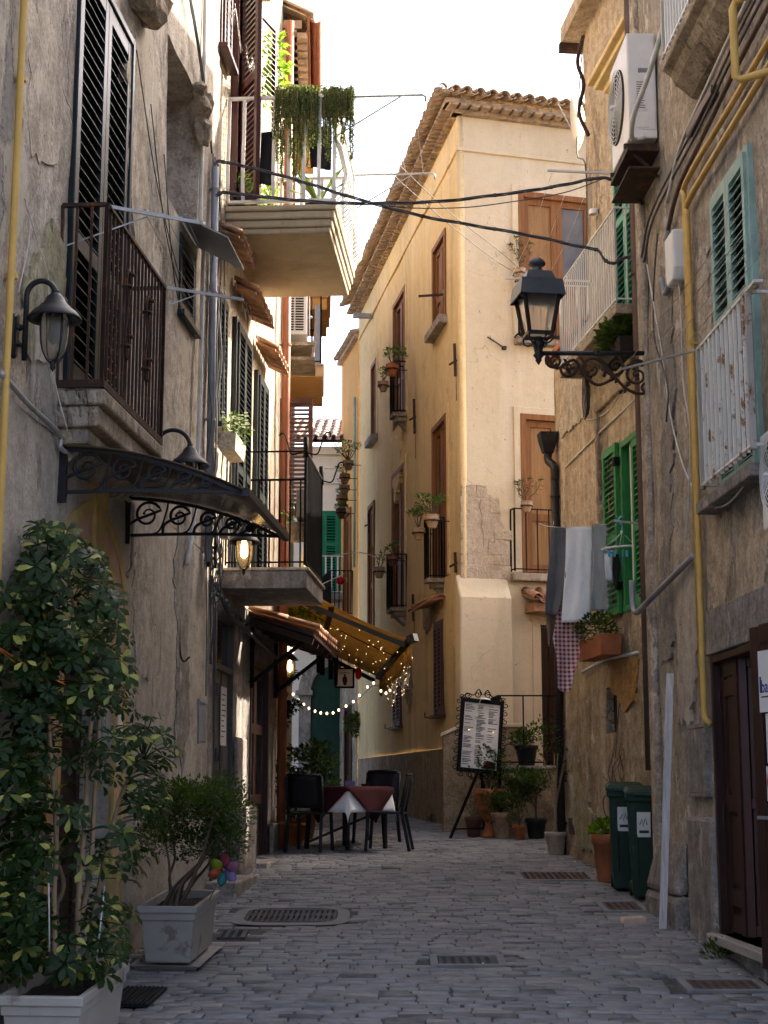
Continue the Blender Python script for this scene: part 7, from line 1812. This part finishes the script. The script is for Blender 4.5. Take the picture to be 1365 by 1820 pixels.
for j, (x, y0, y1, w_) in enumerate(((566, 1160, 1196, 4), (573, 1158, 1200, 5), (588, 1163, 1208, 5), (597, 1165, 1218, 4))):
    cloth('dark_cloth', ['black strip of cloth hanging first left under the awning', 'second black cloth strip under the awning, wider', 'long black cloth left of the hanging sign', 'pale-edged dark cloth touching the hanging sign'][j], 'cloth', [(y0, x-w_, x+w_), (y1, x-w_+1, x+w_-1)], 22.0+.1*j, MT['cloth_black'], 5, .02, 'dark cloths hung under the awning')
# caged lamp on a scroll bracket, lit
p = at(515, 1188, 20.0); q = W3.loc(p); t = thing('wall_lantern', 'glowing caged lamp on a scroll bracket below the porch roof', 'wall lamp', T(*p)); k = 20/2805
mb = MB(); mb.lathe([(.02, .2), (.05, .17), (.10, .12), (.11, .10), (.07, .11)], (0, 0, 0), 18); mb.tube([(0, 0, .2), (0, 0, .3), (-.28, .0, .3)], .012, 7); mb.tube([(0, 0, .3), (.3, 0, .33)], .01, 6)
mb.tube(scroll((.29, 0, .24), .085, .02, PI/2, -1.5), .008, 6); mb.tube(scroll((.12, 0, .3), .05, .015, PI/2, -1.3), .008, 6); mb.build('bracket', MT['cast_black'], t)
mb = MB(); mb.lathe([(.055, .10), (.06, .0), (.05, -.06), (.03, -.1), (.001, -.11)], (0, 0, 0), 16); mb.build('glass', MT['lamp_glass'], t, solid=.004)
mb = MB(); mb.lathe([(.015, .09), (.032, .04), (.032, -.02), (.001, -.05)], (0, 0, 0), 12); mb.build('bulb', MT['lamp_glow'], t)
mb = MB()
for a in range(4): an = a*PI/2+.4; mb.tube([(.068*cos(an), .068*sin(an), .1), (.07*cos(an), .07*sin(an), 0), (.05*cos(an), .05*sin(an), -.09), (0, 0, -.125)], .005, 5)
mb.build('cage', MT['cast_black'], t)
p = at(515, 1155, 20.6); t = thing('pendant_lamp', 'amber lit lamp glass just above the caged lamp', 'lamp', T(*p)); mb = MB(); mb.lathe([(.05, -.05), (.07, .0), (.06, .08), (.02, .1)], (0, 0, 0), 12, True); mb.build('globe', MT['bulb_glow'], t); mb = MB(); mb.tube([(0, 0, .1), (0, 0, .3)], .008, 5); mb.lathe([(.08, .08), (.02, .12)], (0, 0, 0), 10); mb.build('fitting', MT['cast_black'], t)

# ================================================================== clutter on the balconies and overhead cables
def clutter(px, py, Y, kind, label):
    p = at(px, py, Y); t = thing(kind, label, kind.replace('_', ' '), T(*p)); return t, p
cloth('dark_cloth', 'black clothes drying behind the white balcony bars', 'clothes', [(235, 455, 490), (330, 452, 488)], 16.4, MT['cloth_black'], 8, .04)
cloth('dark_cloth', 'second black garment drying behind the trailing succulent', 'clothes', [(225, 548, 590), (300, 552, 588)], 16.6, MT['cloth_black'], 8, .04)
t = thing('plant_rack', 'cluttered plant stand with an ochre board on the black-railed balcony', 'plant stand', W2.frame(2.5, 4.02, .5))
mb = MB(); mb.hexa([(-.25, -.15, 0), (.2, -.15, 0), (-.25, -.1, 0), (.2, -.1, 0), (-.3, -.1, .1), (.2, -.1, .52), (-.3, -.05, .1), (.2, -.05, .52)]); mb.build('board', MT['ochre_paint'], t)
mb = MB(); mb.lathe(pot_prof('std', .12, .2), (0, 0, .5), 14, True); mb.build('pot', MT['stone'], t); mb = MB(); foliage(mb, (.05, 0, .78), (.15, .15, .12), 90, .06, .035); mb.build('foliage', MT['shrub_leaf'], t)
mb = MB(); mb.hexa([(-.12, -.2, .75), (.12, -.2, .68), (-.12, .0, .75), (.12, .0, .68), (-.12, -.2, 1.05), (.12, -.2, .98), (-.12, .0, 1.05), (.12, 0, .98)]); mb.build('crate', MT['wicker_pot'], t)
def cable(name, label, px, Y, r=.012, n=3, m='cable', sp=.0105):
    t = thing(name, label, 'cable', at(px[0][0], px[0][1], Y if isinstance(Y, float) else Y[0])); mb = MB()
    Ys = [Y]*len(px) if isinstance(Y, float) else [Y[0]+(Y[1]-Y[0])*i/(len(px)-1) for i in range(len(px))]
    base = catmull([at(x, y, yy) for (x, y), yy in zip(px, Ys)], 7)
    for j in range(n):
        mb.tube([p+V((0, sp*cos(2*PI*j/n+i*.35), sp*sin(2*PI*j/n+i*.35)))*(1 if n > 1 else 0) for i, p in enumerate(base)], r, 6)
    if n > 1:
        for i in range(4, len(base)-2, 9): mb.lathe([(r+sp+.004, -.012), (r+sp+.004, .012)], base[i], 8)
    mb.build('strand', MT[m], t, Mw=I4); return t
cable('overhead_cable', 'thick bundled cable dipping from the left house corner to the lamp wall', [(378, 320), (382, 290), (400, 288), (440, 297), (500, 312), (560, 330), (640, 355), (750, 384), (850, 402), (950, 420), (1030, 438), (1062, 445), (1075, 462), (1090, 468), (1110, 458), (1135, 455), (1150, 440), (1168, 405)], 14.1, .0072)
cable('overhead_cable', 'bundled cable sagging level then rising over the street lamp', [(383, 348), (400, 342), (450, 348), (520, 355), (600, 361), (680, 361), (780, 358), (880, 347), (960, 336), (1020, 325), (1068, 316), (1100, 326), (1130, 350), (1155, 378), (1170, 395)], 13.95, .0072)
cable('overhead_cable', 'thin dark wire just under the level cable bundle', [(640, 357), (720, 369), (820, 369), (900, 360), (1000, 343), (1072, 318)], 14.0, .005, 1)
cable('overhead_cable', 'slender upper line running from the clothes rail to the front balcony', [(625, 220), (700, 285), (800, 378), (880, 440), (935, 488)], (15.2, 22.4), .005, 1)
cable('overhead_cable', 'slender lower line running from the clothes rail to the front balcony', [(625, 236), (700, 312), (800, 400), (880, 462), (935, 496)], (15.2, 22.3), .005, 1)
cable('overhead_cable', 'pale cord crossing the far lane in front of the green shutter', [(563, 988), (600, 986), (640, 982), (672, 992)], (24., 26.), .007, 1, 'white_cable')
cable('overhead_cable', 'sloping pale wire in the far lane near the red lantern', [(563, 1043), (590, 1030), (612, 1020)], (24., 27.), .007, 1, 'white_cable')
